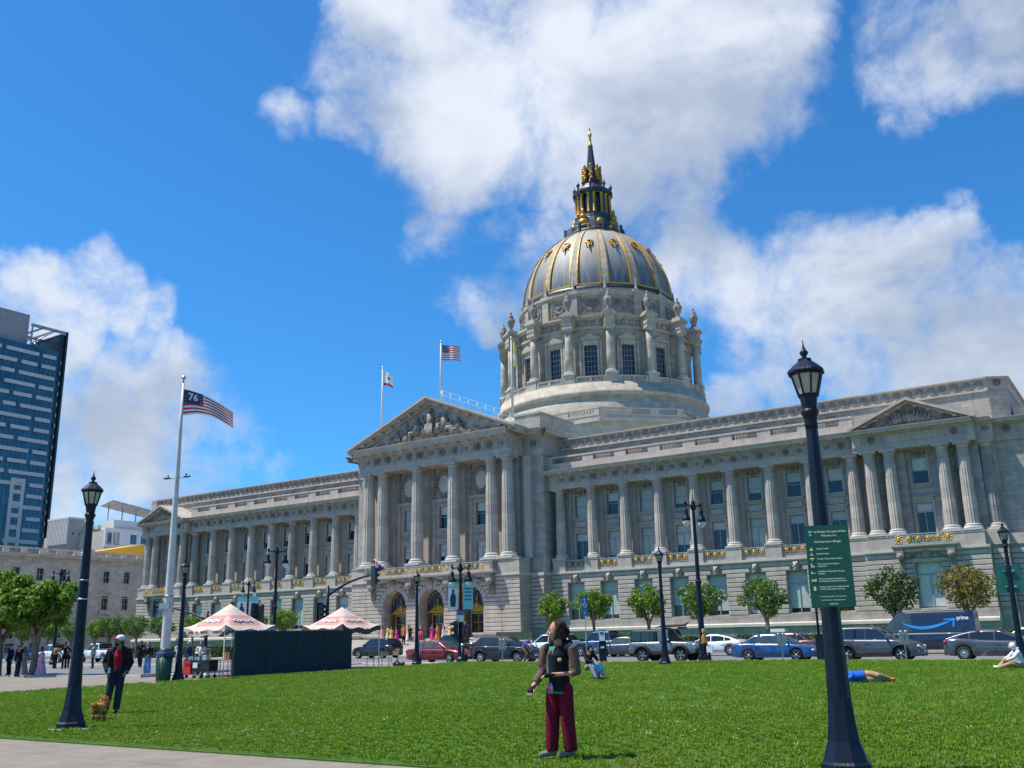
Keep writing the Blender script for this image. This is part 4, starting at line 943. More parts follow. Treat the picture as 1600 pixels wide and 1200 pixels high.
# lawn: soil sheet, and individual tufts scattered by geometry nodes
LX0,LX1,LY0,LY1=-36.5,30.0,10.2,48.6
def lawn_mat():
    m,t,b=newmat('lawn'); b.inputs['Roughness'].default_value=.85; b.inputs['Specular IOR Level'].default_value=.2
    p=t('ShaderNodeNewGeometry').outputs['Position']
    c=t.mix(t.mr(t.noise(p,1.1,5,.6),.35,.68),(.055,.15,.01),(.11,.24,.014))
    c=t.mix(t.mr(t.noise(p,24,4,.7),.35,.65),c,(.035,.085,.010))
    c=t.mix(t.mr(t.noise(p,.35,4,.6),.52,.7,0,.5),c,(.12,.19,.03))
    t.l.new(c,b.inputs['Base Color'])
    bn=t('ShaderNodeBump',{'Height':t.noise(p,30,4,.7),'Strength':.9,'Distance':.06}); t.l.new(bn.outputs[0],b.inputs['Normal'])
    m,t,b=newmat('grass'); b.inputs['Roughness'].default_value=.55; b.inputs['Specular IOR Level'].default_value=.3
    p=t('ShaderNodeNewGeometry').outputs['Position']; ri=t('ShaderNodeObjectInfo').outputs['Random']
    c=t.mix(ri,(.078,.19,.006),(.22,.36,.012))
    c=t.mix(t.mr(t.noise(p,.9,5,.6),.4,.7,0,.6),c,(.205,.31,.015))
    c=t.mix(t.mr(t.noise(p,.3,4,.6),.50,.70,0,.6),c,(.28,.32,.04)); c=t.mix(t.mr(t.noise(p,.75,5,.7),.60,.72,0,.7),c,(.30,.28,.08)); c=t.mix(t.mr(t.noise(p,2.3,4,.6),.56,.72,0,.45),c,(.04,.13,.01))
    t.l.new(c,b.inputs['Base Color'])
    tr=t('ShaderNodeBsdfTranslucent',{'Color':c}); mx=t('ShaderNodeMixShader',{0:.3,1:b.outputs[0],2:tr.outputs[0]}); t.l.new(mx.outputs[0],t.n['Material Output'].inputs[0])
lawn_mat()
mat('clover_white',(.72,.73,.62),.7,0,.05)
g=MB(); ny=40; nx=30
def lz(x,y): return gz(y)+.05+.03*sin(x*.35+1)*sin(y*.28)
pts=[]; 
for j in range(ny+1):
    y=LY0+(LY1-LY0)*j/ny
    for i in range(nx+1):
        x=LX0+(LX1-LX0)*i/nx; e=min(i,nx-i,j,ny-j); pts.append((x,y,lz(x,y) if e>0 else gz(y)+.02))
g.add(pts,[(j*(nx+1)+i,j*(nx+1)+i+1,(j+1)*(nx+1)+i+1,(j+1)*(nx+1)+i) for j in range(ny) for i in range(nx)],True)
g.add([(LX0,LY0,gz(LY0)+.02),(LX1,LY0,gz(LY0)+.02),(LX1,LY0,-.05),(LX0,LY0,-.05)],[(0,1,2,3)],False)
lawn=tag(g.build('lawn_ground','lawn'),kind='structure')
def tuft(n,h,spread,seed):
    r=random.Random(seed); g=MB()
    for i in range(n):
        a=r.uniform(0,2*PI); d=r.uniform(0,spread); x,y=d*cos(a),d*sin(a); b=r.uniform(0,2*PI); hh=h*r.uniform(.6,1.15); w_=.0045*r.uniform(.8,1.5)
        lx,ly=cos(b),sin(b); lean=r.uniform(.1,.7)*hh
        g.add([(x-ly*w_,y+lx*w_,0),(x+ly*w_,y-lx*w_,0),(x+ly*w_*.7+lx*lean*.4,y-lx*w_*.7+ly*lean*.4,hh*.6),(x-ly*w_*.7+lx*lean*.4,y+lx*w_*.7+ly*lean*.4,hh*.6),(x+lx*lean,y+ly*lean,hh)],[(0,1,2,3),(3,2,4)])
    return g
hid=bpy.data.collections.new('tuft_sources'); 
def scatter(name,target_mesh,srcs,dens,seed,smin,smax,mat_,maskvar=None):
    """geometry-node scatter of the source tufts over a base sheet"""
    cl=bpy.data.collections.new(name+'_src')
    for i,s_ in enumerate(srcs):
        o=bpy.data.objects.new('%s_blades'%name,s_.mesh(name+'_blades',mat_)); cl.objects.link(o)
    ob=bpy.data.objects.new(name,target_mesh); C.objects.link(ob)
    ng=bpy.data.node_groups.new(name,'GeometryNodeTree'); ng.interface.new_socket('Geometry',in_out='INPUT',socket_type='NodeSocketGeometry'); ng.interface.new_socket('Geometry',in_out='OUTPUT',socket_type='NodeSocketGeometry')
    t=NT(ng); gi=t('NodeGroupInput'); go=t('NodeGroupOutput')
    dp=t('GeometryNodeDistributePointsOnFaces',{'Mesh':gi.outputs[0],'Density':dens,'Seed':seed})
    if maskvar:
        pos=t('GeometryNodeInputPosition').outputs[0]; nz=t.noise(pos,maskvar[0],3,.6)
        dd=t.math('MULTIPLY',t.mr(nz,maskvar[1],maskvar[1]+.08),dens); t.l.new(dd,dp.inputs['Density'])
    ci=t('GeometryNodeCollectionInfo'); ci.inputs['Collection'].default_value=cl; ci.inputs['Separate Children'].default_value=True; ci.inputs['Reset Children'].default_value=True
    rv=t('FunctionNodeRandomValue',data_type='FLOAT_VECTOR'); rv.inputs[0].default_value=(-.15,-.15,0); rv.inputs[1].default_value=(.15,.15,6.283)
    rs=t('FunctionNodeRandomValue'); rs.inputs[2].default_value=smin; rs.inputs[3].default_value=smax
    ip=t('GeometryNodeInstanceOnPoints',{'Points':dp.outputs[0],'Instance':ci.outputs[0],'Pick Instance':True,'Rotation':rv.outputs[0],'Scale':rs.outputs[1]})
    t.l.new(ip.outputs[0],go.inputs[0])
    md=ob.modifiers.new('scatter','NODES'); md.node_group=ng
    return tag(ob,kind='stuff')
def patch_mesh(poly_fn,x0,x1,y0,y1,st):
    g=MB(); x=x0
    while x<x1-1e-6:
        y=y0
        while y<y1-1e-6:
            if poly_fn(x+st/2,y+st/2): g.quad((x,y,lz(x,y)),(x+st,y,lz(x+st,y)),(x+st,y+st,lz(x+st,y+st)),(x,y+st,lz(x,y+st)))
            y+=st
        x+=st
    me=g.mesh('grass','grass'); return me
def seen(x,y,m_=1.5):                              # inside the camera's view over the lawn (with a margin)
    if not(LX0+.05<x<LX1-.05 and LY0+.02<y<LY1-.05): return False
    d=Vector((x,y,-1.5)); f=d.dot(CF); return f>1 and abs(d.dot(CR)/f)<.54+m_*1.6/f
near=[tuft(16,.042,.05,i) for i in range(5)]
g1=scatter('grass',patch_mesh(lambda x,y:seen(x,y) and y<19,-37,31,LY0+.05,21,1.0),near,95,1,.7,1.25,'grass')
far=[tuft(22,.06,.13,40+i) for i in range(4)]
def widen(mbs,k):
    return mbs
g2=scatter('grass',patch_mesh(lambda x,y:seen(x,y) and y>=18,-37,31,18.2,48.5,1.0),far,22,2,.8,1.3,'grass')
for o,l in ((g1,'close-cropped green lawn in front'),(g2,'green lawn running back to the street')): pass
cl=MB(); cl.ball((0,0,.055),(.011,.011,.009),6,4); cl2=MB(); cl2.ball((0,0,.06),(.013,.013,.01),6,4); cl2.ball((.05,.03,.05),(.01,.01,.009),6,4)
fl=scatter('clover_flowers',patch_mesh(lambda x,y:seen(x,y),-37,31,LY0+.3,48,1.0),[cl,cl2],13,5,.7,1.1,'clover_white',(1.3,.60))
# ============================================================ LEFT AND FAR BUILDINGS
mat('tower_glass',(.02,.085,.145),.12,.0,.45,.25,spec=.8)
mat('tower_glass_dark',(.018,.026,.032),.2,0,.4,.3,spec=.5)
mat('tower_panel',(.50,.50,.50),.6,0,.08,1)
mat('concrete_white',(.58,.58,.57),.8,0,.06,.7)
mat('orange_panel',(.80,.44,.035),.6,0,.05,1)
mat('beige_wall',(.45,.41,.36),.8,0,.1,.5)
# stone office building across the side street
ob=thing('office_building','long cream stone classical office building with balustraded roof left of the city hall','building',(-165,0,0))
def BX(name,m_,fn,parent=None): g=MB(); fn(g); return g.build(name,m_,parent)
T90=Matrix.Rotation(PI/2,4,'Z')                    # local x runs along +Y, local -y faces +X
ys=[58+4.35*i for i in range(17)]
g=MB(); g.T=T90
h3=[(y-.62,y+.62,13.1,15.2) for y in ys]; h2=[(y-.62,y+.62,8.2,10.7) for y in ys]; h1=[(y-.75,y+.75,3.2,6.0) for y in ys]; h0=[(y-.7,y+.7,.8,2.4) for y in ys]
walls(g,54,130,0,17.0,0,.6,h3+h2+h1+h0); g.box(54,130,.6,20,0,17); g.build('wall','stone_cream',ob)
g=MB(); g.T=T90; ent(g,53.5,130,-.05,.8,16.2,16.5,16.9,17.6,.95); g.prismx([(.3,6.7),(-.25,6.7),(-.3,6.9),(-.3,7.1),(.3,7.1)][::-1],53.8,130); g.build('cornice','stone_cream',ob)
g=MB(); g.T=T90
g.box(54,130,.0,.5,17.602,17.8); g.box(54,130,-.03,.53,18.55,18.75)
for i in range(24): g.box(54+3.3*i,54+3.3*i+.9,0,.5,17.8,18.55)
par=g.build('parapet','stone_cream',ob)
bm=balrow(2.1,.75,9,.09)
for i in range(23): o=link('balusters',bm,par); o.location=T90@Vector((54+3.3*i+2.1,.25,17.8)); o.rotation_euler=(0,0,PI/2)
fw=MB(); fw.T=T90; fw.box(-.75,-.62,-.1,.1,0,2.2); fw.box(.62,.75,-.1,.1,0,2.2); fw.box(-.75,.75,-.1,.1,2.1,2.25); fw.box(-.85,.85,-.18,.1,-.15,-.002); fw.box(-.03,.03,.2,.25,0,2.1); fw.box(-.62,.62,.2,.25,1.0,1.06); fw=fw.mesh('window','stone_cream')
fp=MB(); fp.T=T90; fp.quad((-.62,.28,0),(.62,.28,0),(.62,.28,2.5),(-.62,.28,2.5)); fp=fp.mesh('pane','glass_dark')
fped=MB(); fped.T=T90; fped.box(-1.1,1.1,-.35,0,3.05,3.2); fped.add([(-1.1,-.35,3.2),(1.1,-.35,3.2),(0,-.35,3.85),(-1.1,0,3.2),(1.1,0,3.2),(0,0,3.85)],[(0,1,2),(0,2,5,3),(2,1,4,5)],False); fped.box(-1,-.75,-.2,0,-.1,3.05); fped.box(.75,1,-.2,0,-.1,3.05); fped.box(-1.2,1.2,-.5,0,-.9,-.75); fped.box(-1.1,1.1,-.45,-.38,-.75,-.1); fped=fped.mesh('pediment','stone_cream')
for i,y in enumerate(ys):
    for z in (13.1,8.2,3.25,.85):
        o=link('window',fw,ob,(0,y,z)); link('pane',fp,o)
        if z==8.2 and i%2==0: link('pediment',fped,ob,(0,y,z))
g=MB(); g.T=T90
for r_ in range(14):
    if r_*.48<6.5:
        for i,y in enumerate(ys[:-1]): g.box(y+.95,y+4.35-.95,-.09,0,r_*.48+.03,r_*.48+.45)
o=g.build('stone_courses','stone_cream',ob); o['kind']='stuff'
# glazed tower
tw=thing('office_tower','tall dark blue glass office tower with staggered pale panels on the left','building',(-260,0,0))
TY0,TY1,TH=105.0,154.3,86.0
g=MB(); g.box(-24,0,TY0,TY1-2.2,0,TH-.2); g.build('glass_facade','tower_glass',tw)
g=MB(); g.box(-24.5,-.6,TY1-2.1,TY1-.4,0,TH+5.4); g.box(-.5,.12,TY1-.6,TY1,0,TH+6.3); g.build('end_wall','tower_glass_dark',tw)
pr=random.Random(3); pn={}
nf=0
for fl in range(26):
    z=TH-3.0-fl*3.15
    y=TY1-3.0-(fl%2)*.0; 
    pat=[(4.3,1.2),(9.5,1.4),(3.2,1.3),(7.0,1.3)] if fl%3==0 else ([(4.6,1.3),(5.2,1.3),(9.8,1.3),(3.6,1.2)] if fl%3==1 else [(9.6,1.3),(4.0,1.3),(5.0,1.3),(8,1.3)])
    j=0
    while y>122:
        wd,gp=pat[j%4]; wd*=pr.uniform(.9,1.1)
        if z<46 and y-wd<146.3 and y>140.5 and False: pass
        if not(z<44 and y<146.4):
            k=round(wd,1)
            if k not in pn: m_=MB(); m_.box(0,.14,-k,0,0,1.05); pn[k]=m_.mesh('pale_panel','tower_panel')
            link('pale_panel',pn[k],tw,(0,y,z)); nf+=1
        y-=wd+gp; j+=1
g=MB(); 
walls_=[]
mb=MB(); mb.T=Matrix.Rotation(PI/2,4,'Z'); walls(mb,141.8,145.9,0,47.2,-.35,-.02,[(142.8,144.9,z,z+2.1) for z in [44.0-3.25*i for i in range(13)]]); mb.build('pale_bay','tower_panel',tw)
for i in range(27):
    g.box(.0,.05,TY0,TY1-2.3,TH-2.0-3.15*i-1.2,TH-2.0-3.15*i-1.1)
for i in range(34):
    y=TY1-2.4-1.35*i; g.box(0,.07,y,y+.07,0,TH-.3)
g.build('mullions','tower_glass_dark',tw)
bl=MB(); bl.box(-1.6,.5,-.4,.0,0,.12); bl.box(.42,.5,-.4,0,.12,1.1); bl=bl.mesh('balcony','concrete_grey')
for i in range(24): link('balcony',bl,tw,(-.6,TY1-1.2,TH-4-3.15*i))
g=MB(); g.box(-22,-2,TY0,143.2,TH-.2,TH+9.2); g.build('plant_screen','concrete_grey',tw)
g=MB()
for y in (146.5,150.2,153.6): g.box(-22,0,y,y+.35,TH+5.6,TH+6.1)
g.box(-.5,.0,143,TY1,TH+5.5,TH+6.3); g.box(-12.3,-11.9,143,TY1,TH+5.5,TH+6.2)
g.box(-.4,-.1,143.2,143.6,TH-.2,TH+6); g.tube([(-.3,145,TH),(-12,150,TH+5.6)],.18,5); g.tube([(-12,145,TH),(-.3,150,TH+5.6)],.18,5)
g.build('roof_frame','grey_metal',tw)
g=MB(); g.box(-20,1.2,118,153.5,20.5,27.2); g.build('podium','tower_glass_dark',tw)
g=MB(); g.box(-20,1.3,118,153.6,27.2,27.9); g.build('podium_edge','concrete_grey',tw)
# grey block with louvred top
bk=thing('grey_building','plain grey concrete building with a louvred upper corner behind the office roof','building',(-215,0,0))
g=MB(); g.box(-8.2,0,132.8,152,0,29.4); g.build('wall','concrete_grey',bk)
g=MB(); g.box(-8.4,.05,132.6,136.5,25.0,31.3); g.build('wall','concrete_grey',bk)
g=MB(); g.box(-8.6,.2,132.2,136.7,31.3,31.7); g.box(-7,-.5,137,139.5,29.4,31.2); g.box(-7,-.5,140.5,146,29.4,30.4); g.build('roof_plant','concrete_white',bk)
lv=MB(); lv.box(0,.22,-.45,0,0,5.9); lv=lv.mesh('louvre','concrete_white')
for i in range(15): link('louvre',lv,bk,(-8.2+.56*i,132.6,25.3))
for y,z in ((133.6,27.6),(135.4,27.5),(133.5,23.6),(135.2,23.5)):
    g=MB(); g.box(-.1,.05,y,y+.4,z,z+.5); g.build('vent','black_paint',bk)
for y,z,w_,h_ in ((139.2,24.2,1.7,3.6),(139.0,21.0,.7,1.4),(140.3,21.1,.7,1.4),(136.6,22,1.0,3.0)):
    g=MB(); g.box(-.2,.03,y,y+w_,z,z+h_); g.build('window','tower_glass',bk)
# white building with roof terrace
bw=thing('white_building',"white modern apartment building with dark windows and roof terrace beside the city hall",'building',(-205,-11.6,3.4))
g=MB(); g.box(-25,0,147.2,168,-3.4,24.5); g.build('wall','beige_wall',bw)
g=MB(); g.T=T90; wn=[(148+2.9*i,149.8+2.9*i,21.8,24.0) for i in range(7)]+[(152.6+3.7*i,154.2+3.7*i,16.9,20.6) for i in range(4)]
walls(g,151.2,168,14,25.2,-.4,-.02,[w_ for w_ in wn if w_[0]>151.5]); g.build('white_facade','concrete_white',bw)
for a_,b_,z0,z1 in wn:
    g=MB(); g.T=T90; g.box(a_,b_,-.1 if a_>151.5 else -.05,.02,z0,z1); g.build('window','tower_glass',bw)
g=MB(); g.T=T90; g.box(147,151.2,-.45,0,24.3,25.2); g.box(147,151.2,-.45,0,20.9,21.3)
for x in (147,148.9,150.9): g.box(x,x+.35,-.45,0,21.3,24.3)
g.box(150,168,1,6,25.2,27.4); g.build('terrace_frame','concrete_white',bw)
sp=thing('solar_canopy','long slanted solar canopy on posts above the white building','canopy',(-222,-5,0))
g=MB()
for i in range(12): g.add([(0,150+2.1*i,36.2-.28*i),(5,150+2.1*i,37.2-.28*i),(5,152+2.1*i,37.0-.28*i),(0,152+2.1*i,36.0-.28*i),(0,150+2.1*i,36.0-.28*i),(5,150+2.1*i,37.0-.28*i),(5,152+2.1*i,36.8-.28*i),(0,152+2.1*i,35.8-.28*i)],[(0,1,2,3),(4,7,6,5),(0,3,7,4),(1,0,4,5),(2,1,5,6),(3,2,6,7)],False)
o=g.build('panels','grey_metal',sp); o['kind']='stuff'
g=MB()
for i in range(7): g.tube([(2,151+4*i,24),(2,151+4*i,36.2-.55*i)],.14,5)
g.build('posts','grey_metal',sp)['kind']='stuff'
bx_=MB(); bx_.box(-235,-212,146,185,0,29.5); tag(bx_.build('roof_block','concrete_grey'),'low grey roof block under the solar canopy','building')
orr=MB(); orr.prismx([(0,19.6),(0,20.0),(11.2,22.2),(11.2,19.6)][::-1],-8,0); orr.T=None
o=orr.build('orange_roof','orange_panel',None,(-178,116,.1)); tag(o,'bright orange wedge shaped roof structure beside the city hall','roof')
g=MB(); g.lathe([(2.2*cos(PI/2*i/8),2.2*sin(PI/2*i/8)) for i in range(9)],20,cap=False); o=g.build('skylight','steel',None,(-182,117.0,18.9)); tag(o,'small grey domed skylight beside the orange roof','skylight')
g=MB(); g.box(-200,-178.1,114,150,0,19.6); tag(g.build('hall_annex','concrete_white'),'low white annex carrying the orange roof','building')
# ============================================================ TREES AND HEDGES
def leaf_mat(name,c1,c2,tr=.35):
    m,t,b=newmat(name); b.inputs['Roughness'].default_value=.5; b.inputs['Specular IOR Level'].default_value=.35
    p=t('ShaderNodeNewGeometry').outputs['Position']
    c=t.mix(t.mr(t.noise(p,3.2,3,.6),.32,.68),c1,c2); c=t.mix(t.mr(t.noise(p,14,2),.35,.65,0,.5),c,[k*1.25 for k in c2])
    t.l.new(c,b.inputs['Base Color']); tb=t('ShaderNodeBsdfTranslucent',{'Color':c}); mx=t('ShaderNodeMixShader',{0:tr,1:b.outputs[0],2:tb.outputs[0]}); t.l.new(mx.outputs[0],t.n['Material Output'].inputs[0])
leaf_mat('leaf',(.055,.12,.02),(.12,.22,.03))
leaf_mat('leaf_bright',(.075,.16,.016),(.175,.29,.028),.42)
leaf_mat('leaf_dark',(.03,.065,.018),(.065,.12,.025))
leaf_mat('leaf_autumn',(.05,.10,.02),(.25,.19,.035))
mat('bark',(.17,.14,.11),.9,0,.35,5,.5,14)
def leaf_cloud(blobs,n,size,seed,flat=.35):
    """n leaves on and in a set of lumps (cx,cy,cz,r)"""
    r=np.random.default_rng(seed); B_=np.array(blobs,float); wts=B_[:,3]**2; wts/=wts.sum()
    k=r.choice(len(B_),n,p=wts); d=r.normal(size=(n,3)); d/=np.linalg.norm(d,axis=1)[:,None]
    rad=B_[k,3]*(1-.5*r.random(n)**2.2)*(1+.12*r.normal(size=n)); c=B_[k,:3]+d*rad[:,None]*np.array([1,1,.85])
    nrm=d*.7+r.normal(size=(n,3))*.6+np.array([0,0,.35]); nrm/=np.linalg.norm(nrm,axis=1)[:,None]
    a=np.cross(nrm,r.normal(size=(n,3))); a/=np.linalg.norm(a,axis=1)[:,None]; b=np.cross(nrm,a)
    s=size*r.uniform(.6,1.3,n)[:,None]
    v=np.stack([c-a*s, c+b*s*.62+nrm*s*.12, c+a*s, c-b*s*.62+nrm*s*.12],1).reshape(-1,3)
    f=np.arange(n*4).reshape(-1,4); return v,f
def np_mesh(name,v,f,m_):
    me=bpy.data.meshes.new(name); me.vertices.add(len(v)); me.vertices.foreach_set('co',v.astype(np.float32).ravel())
    n=len(f); me.loops.add(n*4); me.loops.foreach_set('vertex_index',f.astype(np.int32).ravel()); me.polygons.add(n)
    me.polygons.foreach_set('loop_start',np.arange(0,n*4,4,dtype=np.int32)); me.update(calc_edges=True); me.validate(); me.materials.append(M[m_]); return me
def crown_blobs(w,h,zc,seed,n=22,lump=.29):
    r=random.Random(seed); out=[(0,0,zc,w*.26)]
    for i in range(n):
        a=2.4*i+r.uniform(-.4,.4); t=(i+.5)/n*2-1; q=math.sqrt(max(0,1-t*t)); k=r.uniform(.6,.99)
        out.append((q*cos(a)*w*.5*k,q*sin(a)*w*.5*k,zc+t*h*.5*k,w*.5*lump*r.uniform(.7,1.15)))
    return out
def trunk_mb(zf,r0,w,zc,seed,limbs=5):
    r=random.Random(seed); g=MB(); g.tube([(0,0,-.1),(0,0,.25),(.05,0,zf*.5),(0,.03,zf)],[r0*1.35,r0*1.05,r0*.85,r0*.95],9)
    g.ball((0,.03,zf),r0*1.25,8,6)
    for i in range(limbs):
        a=2*PI*i/limbs+r.uniform(-.4,.4); L=w*.36
        g.tube([(0,0,zf-.05),(cos(a)*L*.45,sin(a)*L*.45,zf+(zc-zf)*.45),(cos(a)*L,sin(a)*L,zc+r.uniform(-.2,.5))],[r0*.62,r0*.42,r0*.2],7)
    return g
def tree_kit(w,h,zc,zf,r0,n,size,seed,leafm):
    v,f=leaf_cloud(crown_blobs(w,h,zc,seed),n,size,seed); return np_mesh('crown',v,f,leafm),trunk_mb(zf,r0,w,zc,seed).mesh('trunk','bark')
kits=[tree_kit(3.3,2.5,3.75,2.2,.14,2700,.105,11,'leaf'),tree_kit(3.1,2.6,3.7,2.1,.14,2600,.105,12,'leaf'),tree_kit(3.5,2.6,3.8,2.1,.16,2900,.105,13,'leaf')]
kb=[tree_kit(3.0,2.1,3.75,2.4,.13,2400,.11,14,'leaf_bright'),tree_kit(2.8,2.2,3.65,2.1,.13,2300,.11,15,'leaf_bright')]
kd=tree_kit(3.6,2.8,3.8,2.0,.17,3000,.11,16,'leaf_dark'); ka=tree_kit(3.7,2.5,3.9,2.0,.17,2700,.11,17,'leaf_autumn')
def tree(kit,x,y,z,rz,sc,label,group='pollarded street trees in front of the stone facades'):
    t=thing('plane_tree',label,'tree',(x,y,z),rz,group,None); t.scale=sc if isinstance(sc,tuple) else (sc,)*3
    link('crown',kit[0],t); link('trunk',kit[1],t); return t
for X_,kit,rz,sc,lab in ((-44.4,kb[1],.3,(1.0,1.0,1.06),'small round green tree right of the entrance steps'),(-40.3,kb[0],1.2,(1,1,1.1),'small flat topped tree behind the blue parking sign'),(-35.2,kb[1],2.2,(1.15,1.15,1.1),'small tree with a leaning trunk behind the grey off-roader'),
    (-30.8,kits[0],2.9,(1.12,1.12,1.08),'round green tree behind the tall twin street lamp'),(-25.4,kits[1],.8,(1.1,1.1,1.1),'bushy green tree behind the blue saloon car'),(-20.4,kb[0],1.9,(.95,.95,1.0),'green tree partly hidden behind the green park rules sign'),
    (-16.1,kd,2.0,(.95,.95,1.06),'dense dark green tree above the delivery van cab'),(-11.3,ka,4.3,(.98,.98,1.08),'tree with yellowing leaves behind the delivery van'),
    (-101.8,kits[0],.5,1,'young tree by the corner of the city hall, left of the flagpole'),(-97.0,kits[1],1.5,.95,'small tree just behind the white flagpole'),(-91.6,kb[0],2.5,.95,'small tree between the flagpole and the canopy tent'),(-81.5,kb[1],.2,.95,'bright tree rising behind the larger canopy tent'),(-77.2,kb[0],3.1,1.0,'bright tree above the dark panels by the red canopy'),
    (-120.0,kb[0],1,.95,'small bright tree among the left pedestrians'),(-114.9,kits[2],2,.95,'small tree left of the dark lamp post, by the far street'),(-110,kb[1],.7,.95,'small tree behind the dark lamp post in the distance'),(-107.0,kits[2],3,1,'leafy small tree right of the dark lamp post'),(-126,kits[1],1.7,1,'small tree behind the large left plane tree')):
    tree(kit,X_,72.6,.15,rz,sc,lab)
big=[tree_kit(3.9,2.9,3.95,2.0,.21,9000,.14,31,'leaf_bright'),tree_kit(4.2,3.0,3.95,1.9,.22,10000,.14,32,'leaf_bright')]
tree(big[0],-53.4,31.6,.02,.4,(1.0,1.0,1.0),'large bright green pollarded tree with a thick trunk beside the pedestrians','plane trees on the left edge of the plaza')
tree(big[1],-57.6,31.9,.02,2.1,(1.05,1.05,1.05),'large bright green tree cut by the left picture edge','plane trees on the left edge of the plaza')
def hedge(x0,x1,y0,y1,h,seed,label,leafm='leaf_dark',dens=230):
    r=np.random.default_rng(seed); n=int(dens*((x1-x0)*(h+(y1-y0))))
    s=r.random(n); c=np.empty((n,3)); c[:,0]=r.uniform(x0,x1,n); top=s<(y1-y0)/(h+y1-y0)
    c[:,1]=np.where(top,r.uniform(y0,y1,n),y0+np.abs(r.normal(0,.06,n))); c[:,2]=np.where(top,h+r.normal(0,.05,n),r.uniform(0,h,n))
    c[:,2]+=.05*np.sin(c[:,0]*1.7)+.04*np.sin(c[:,0]*4.1)
    nr=r.normal(size=(n,3))+np.where(top[:,None],[0,0,1.5],[0,-1.5,.3]); nr/=np.linalg.norm(nr,axis=1)[:,None]
    a=np.cross(nr,r.normal(size=(n,3))); a/=np.linalg.norm(a,axis=1)[:,None]; b=np.cross(nr,a); sz=.07*r.uniform(.6,1.4,n)[:,None]
    v=np.stack([c-a*sz,c+b*sz*.7,c+a*sz,c-b*sz*.7],1).reshape(-1,3); t=thing('hedge',label,'hedge',(0,0,.15))
    link('foliage',np_mesh('foliage',v,np.arange(n*4).reshape(-1,4),leafm),t)
    g=MB(); g.box(x0+.05,x1-.05,y0+.1,y1,0,h-.08); g.build('twigs','leaf_dark',t)
hedge(-49,-6,75.6,76.7,1.15,5,'long clipped dark hedge along the right wing of the city hall')
hedge(-128,-86,75.6,76.7,1.15,6,'long clipped hedge along the left wing of the city hall')
hedge(-41.5,-38.3,75.0,75.6,1.5,7,'taller bright green shrub row in front of the clipped hedge','leaf',200)
g=MB(); g.box(-55,66,75.0,91,-.3,.149); tag(g.build('planting_bed','lawn'),kind='structure')
g=MB(); g.box(-130,-84,75.0,91,-.3,.149); tag(g.build('planting_bed','lawn'),kind='structure')
# ============================================================ LAMPS
def n_gon(r,n,ph=0): return [(r*cos(2*PI*i/n+ph),r*sin(2*PI*i/n+ph)) for i in range(n)]
def park_lamp_meshes():
    K={}
    b=MB(); b.smooth=False
    b.lathe([(.285,0),(.285,.13),(.255,.16),(.225,.25),(.183,.38),(.155,.6),(.138,.82),(.136,.86)],8,smooth=False,a0=PI/8,a1=PI/8+2*PI); K['base']=b.mesh('base','lamp_paint')
    p=MB(); fl=lambda a,z:1-.055*abs(sin(4*a))
    p.lathe([(.131,.86),(.114,1.4),(.097,2.6),(.080,3.6),(.070,4.12)],32,smooth=False,fn=fl); K['pole']=p.mesh('pole','lamp_paint')
    c=MB(); c.lathe([(.071,4.08),(.080,4.14),(.072,4.19),(.084,4.24),(.106,4.28),(.106,4.31),(.09,4.34)],16); K['collar']=c.mesh('collar','lamp_paint')
    l=MB(); n=8; ph=PI/8
    l.lathe([(.088,4.34),(.112,4.5),(.122,4.51),(.122,4.53)],8,smooth=False,a0=ph,a1=ph+2*PI)
    for i in range(n):
        a=2*PI*i/n+ph; l.tube([(.115*cos(a),.115*sin(a),4.5),(.190*cos(a),.190*sin(a),4.79)],.0125,5,False)
    l.lathe([(.196,4.775),(.202,4.79),(.202,4.81),(.19,4.812)],8,smooth=False,cap=False,a0=ph,a1=ph+2*PI); K['lantern_frame']=l.mesh('lantern_frame','lamp_paint')
    q=MB(); q.lathe([(.110,4.53),(.181,4.785)],8,smooth=False,a0=ph,a1=ph+2*PI); K['lantern_glass']=q.mesh('lantern_glass','lantern_glass')
    h=MB(); h.lathe([(.228,4.80),(.232,4.825),(.22,4.845),(.165,4.9),(.09,4.965),(.085,4.98),(.085,5.0),(.05,5.01)],8,smooth=False,a0=ph,a1=ph+2*PI); K['hood']=h.mesh('hood','lamp_paint')
    f=MB(); f.lathe([(.05,5.0),(.025,5.03),(.045,5.06),(.055,5.09),(.03,5.12),(.012,5.17),(.004,5.26)],10); K['finial']=f.mesh('finial','lamp_paint')
    return K
PK=park_lamp_meshes()
def park_lamp(x,y,z,sc,label,finial=True):
    t=thing('lamp_post',label,'street lamp',(x,y,z),.2,'dark blue park lamp posts',None); t.scale=(1,1,sc)
    for k,me in PK.items():
        if k=='finial' and not finial: continue
        link(k,me,t)
    return t
park_lamp(-3.285,11.57,.02,.965,'nearest dark blue lamp post, carrying the green park rules sign')
park_lamp(-18.25,11.7,.02,.975,'dark blue lamp post beside the small brown dog')
park_lamp(-36.9,28.6,.03,1.035,'dark blue lamp post beside the green litter bin')
park_lamp(-37.1,45.4,.15,1.06,'dark blue lamp post in front of the maroon car')
park_lamp(-20.4,43.6,.15,1.08,'dark blue lamp post in front of the silver off-roader')
park_lamp(-4.95,42.0,.15,1.04,'dark blue lamp post beside the person in the white hoodie')
for x,y,z in ((-3.285,11.57,0),(-18.25,11.7,0)):
    g=MB(); g.lathe([(.42,-.05),(.42,.045),(.4,.055)],20,(x,y,.0)); o=g.build('lamp_footing','kerb_stone'); o['kind']='structure'
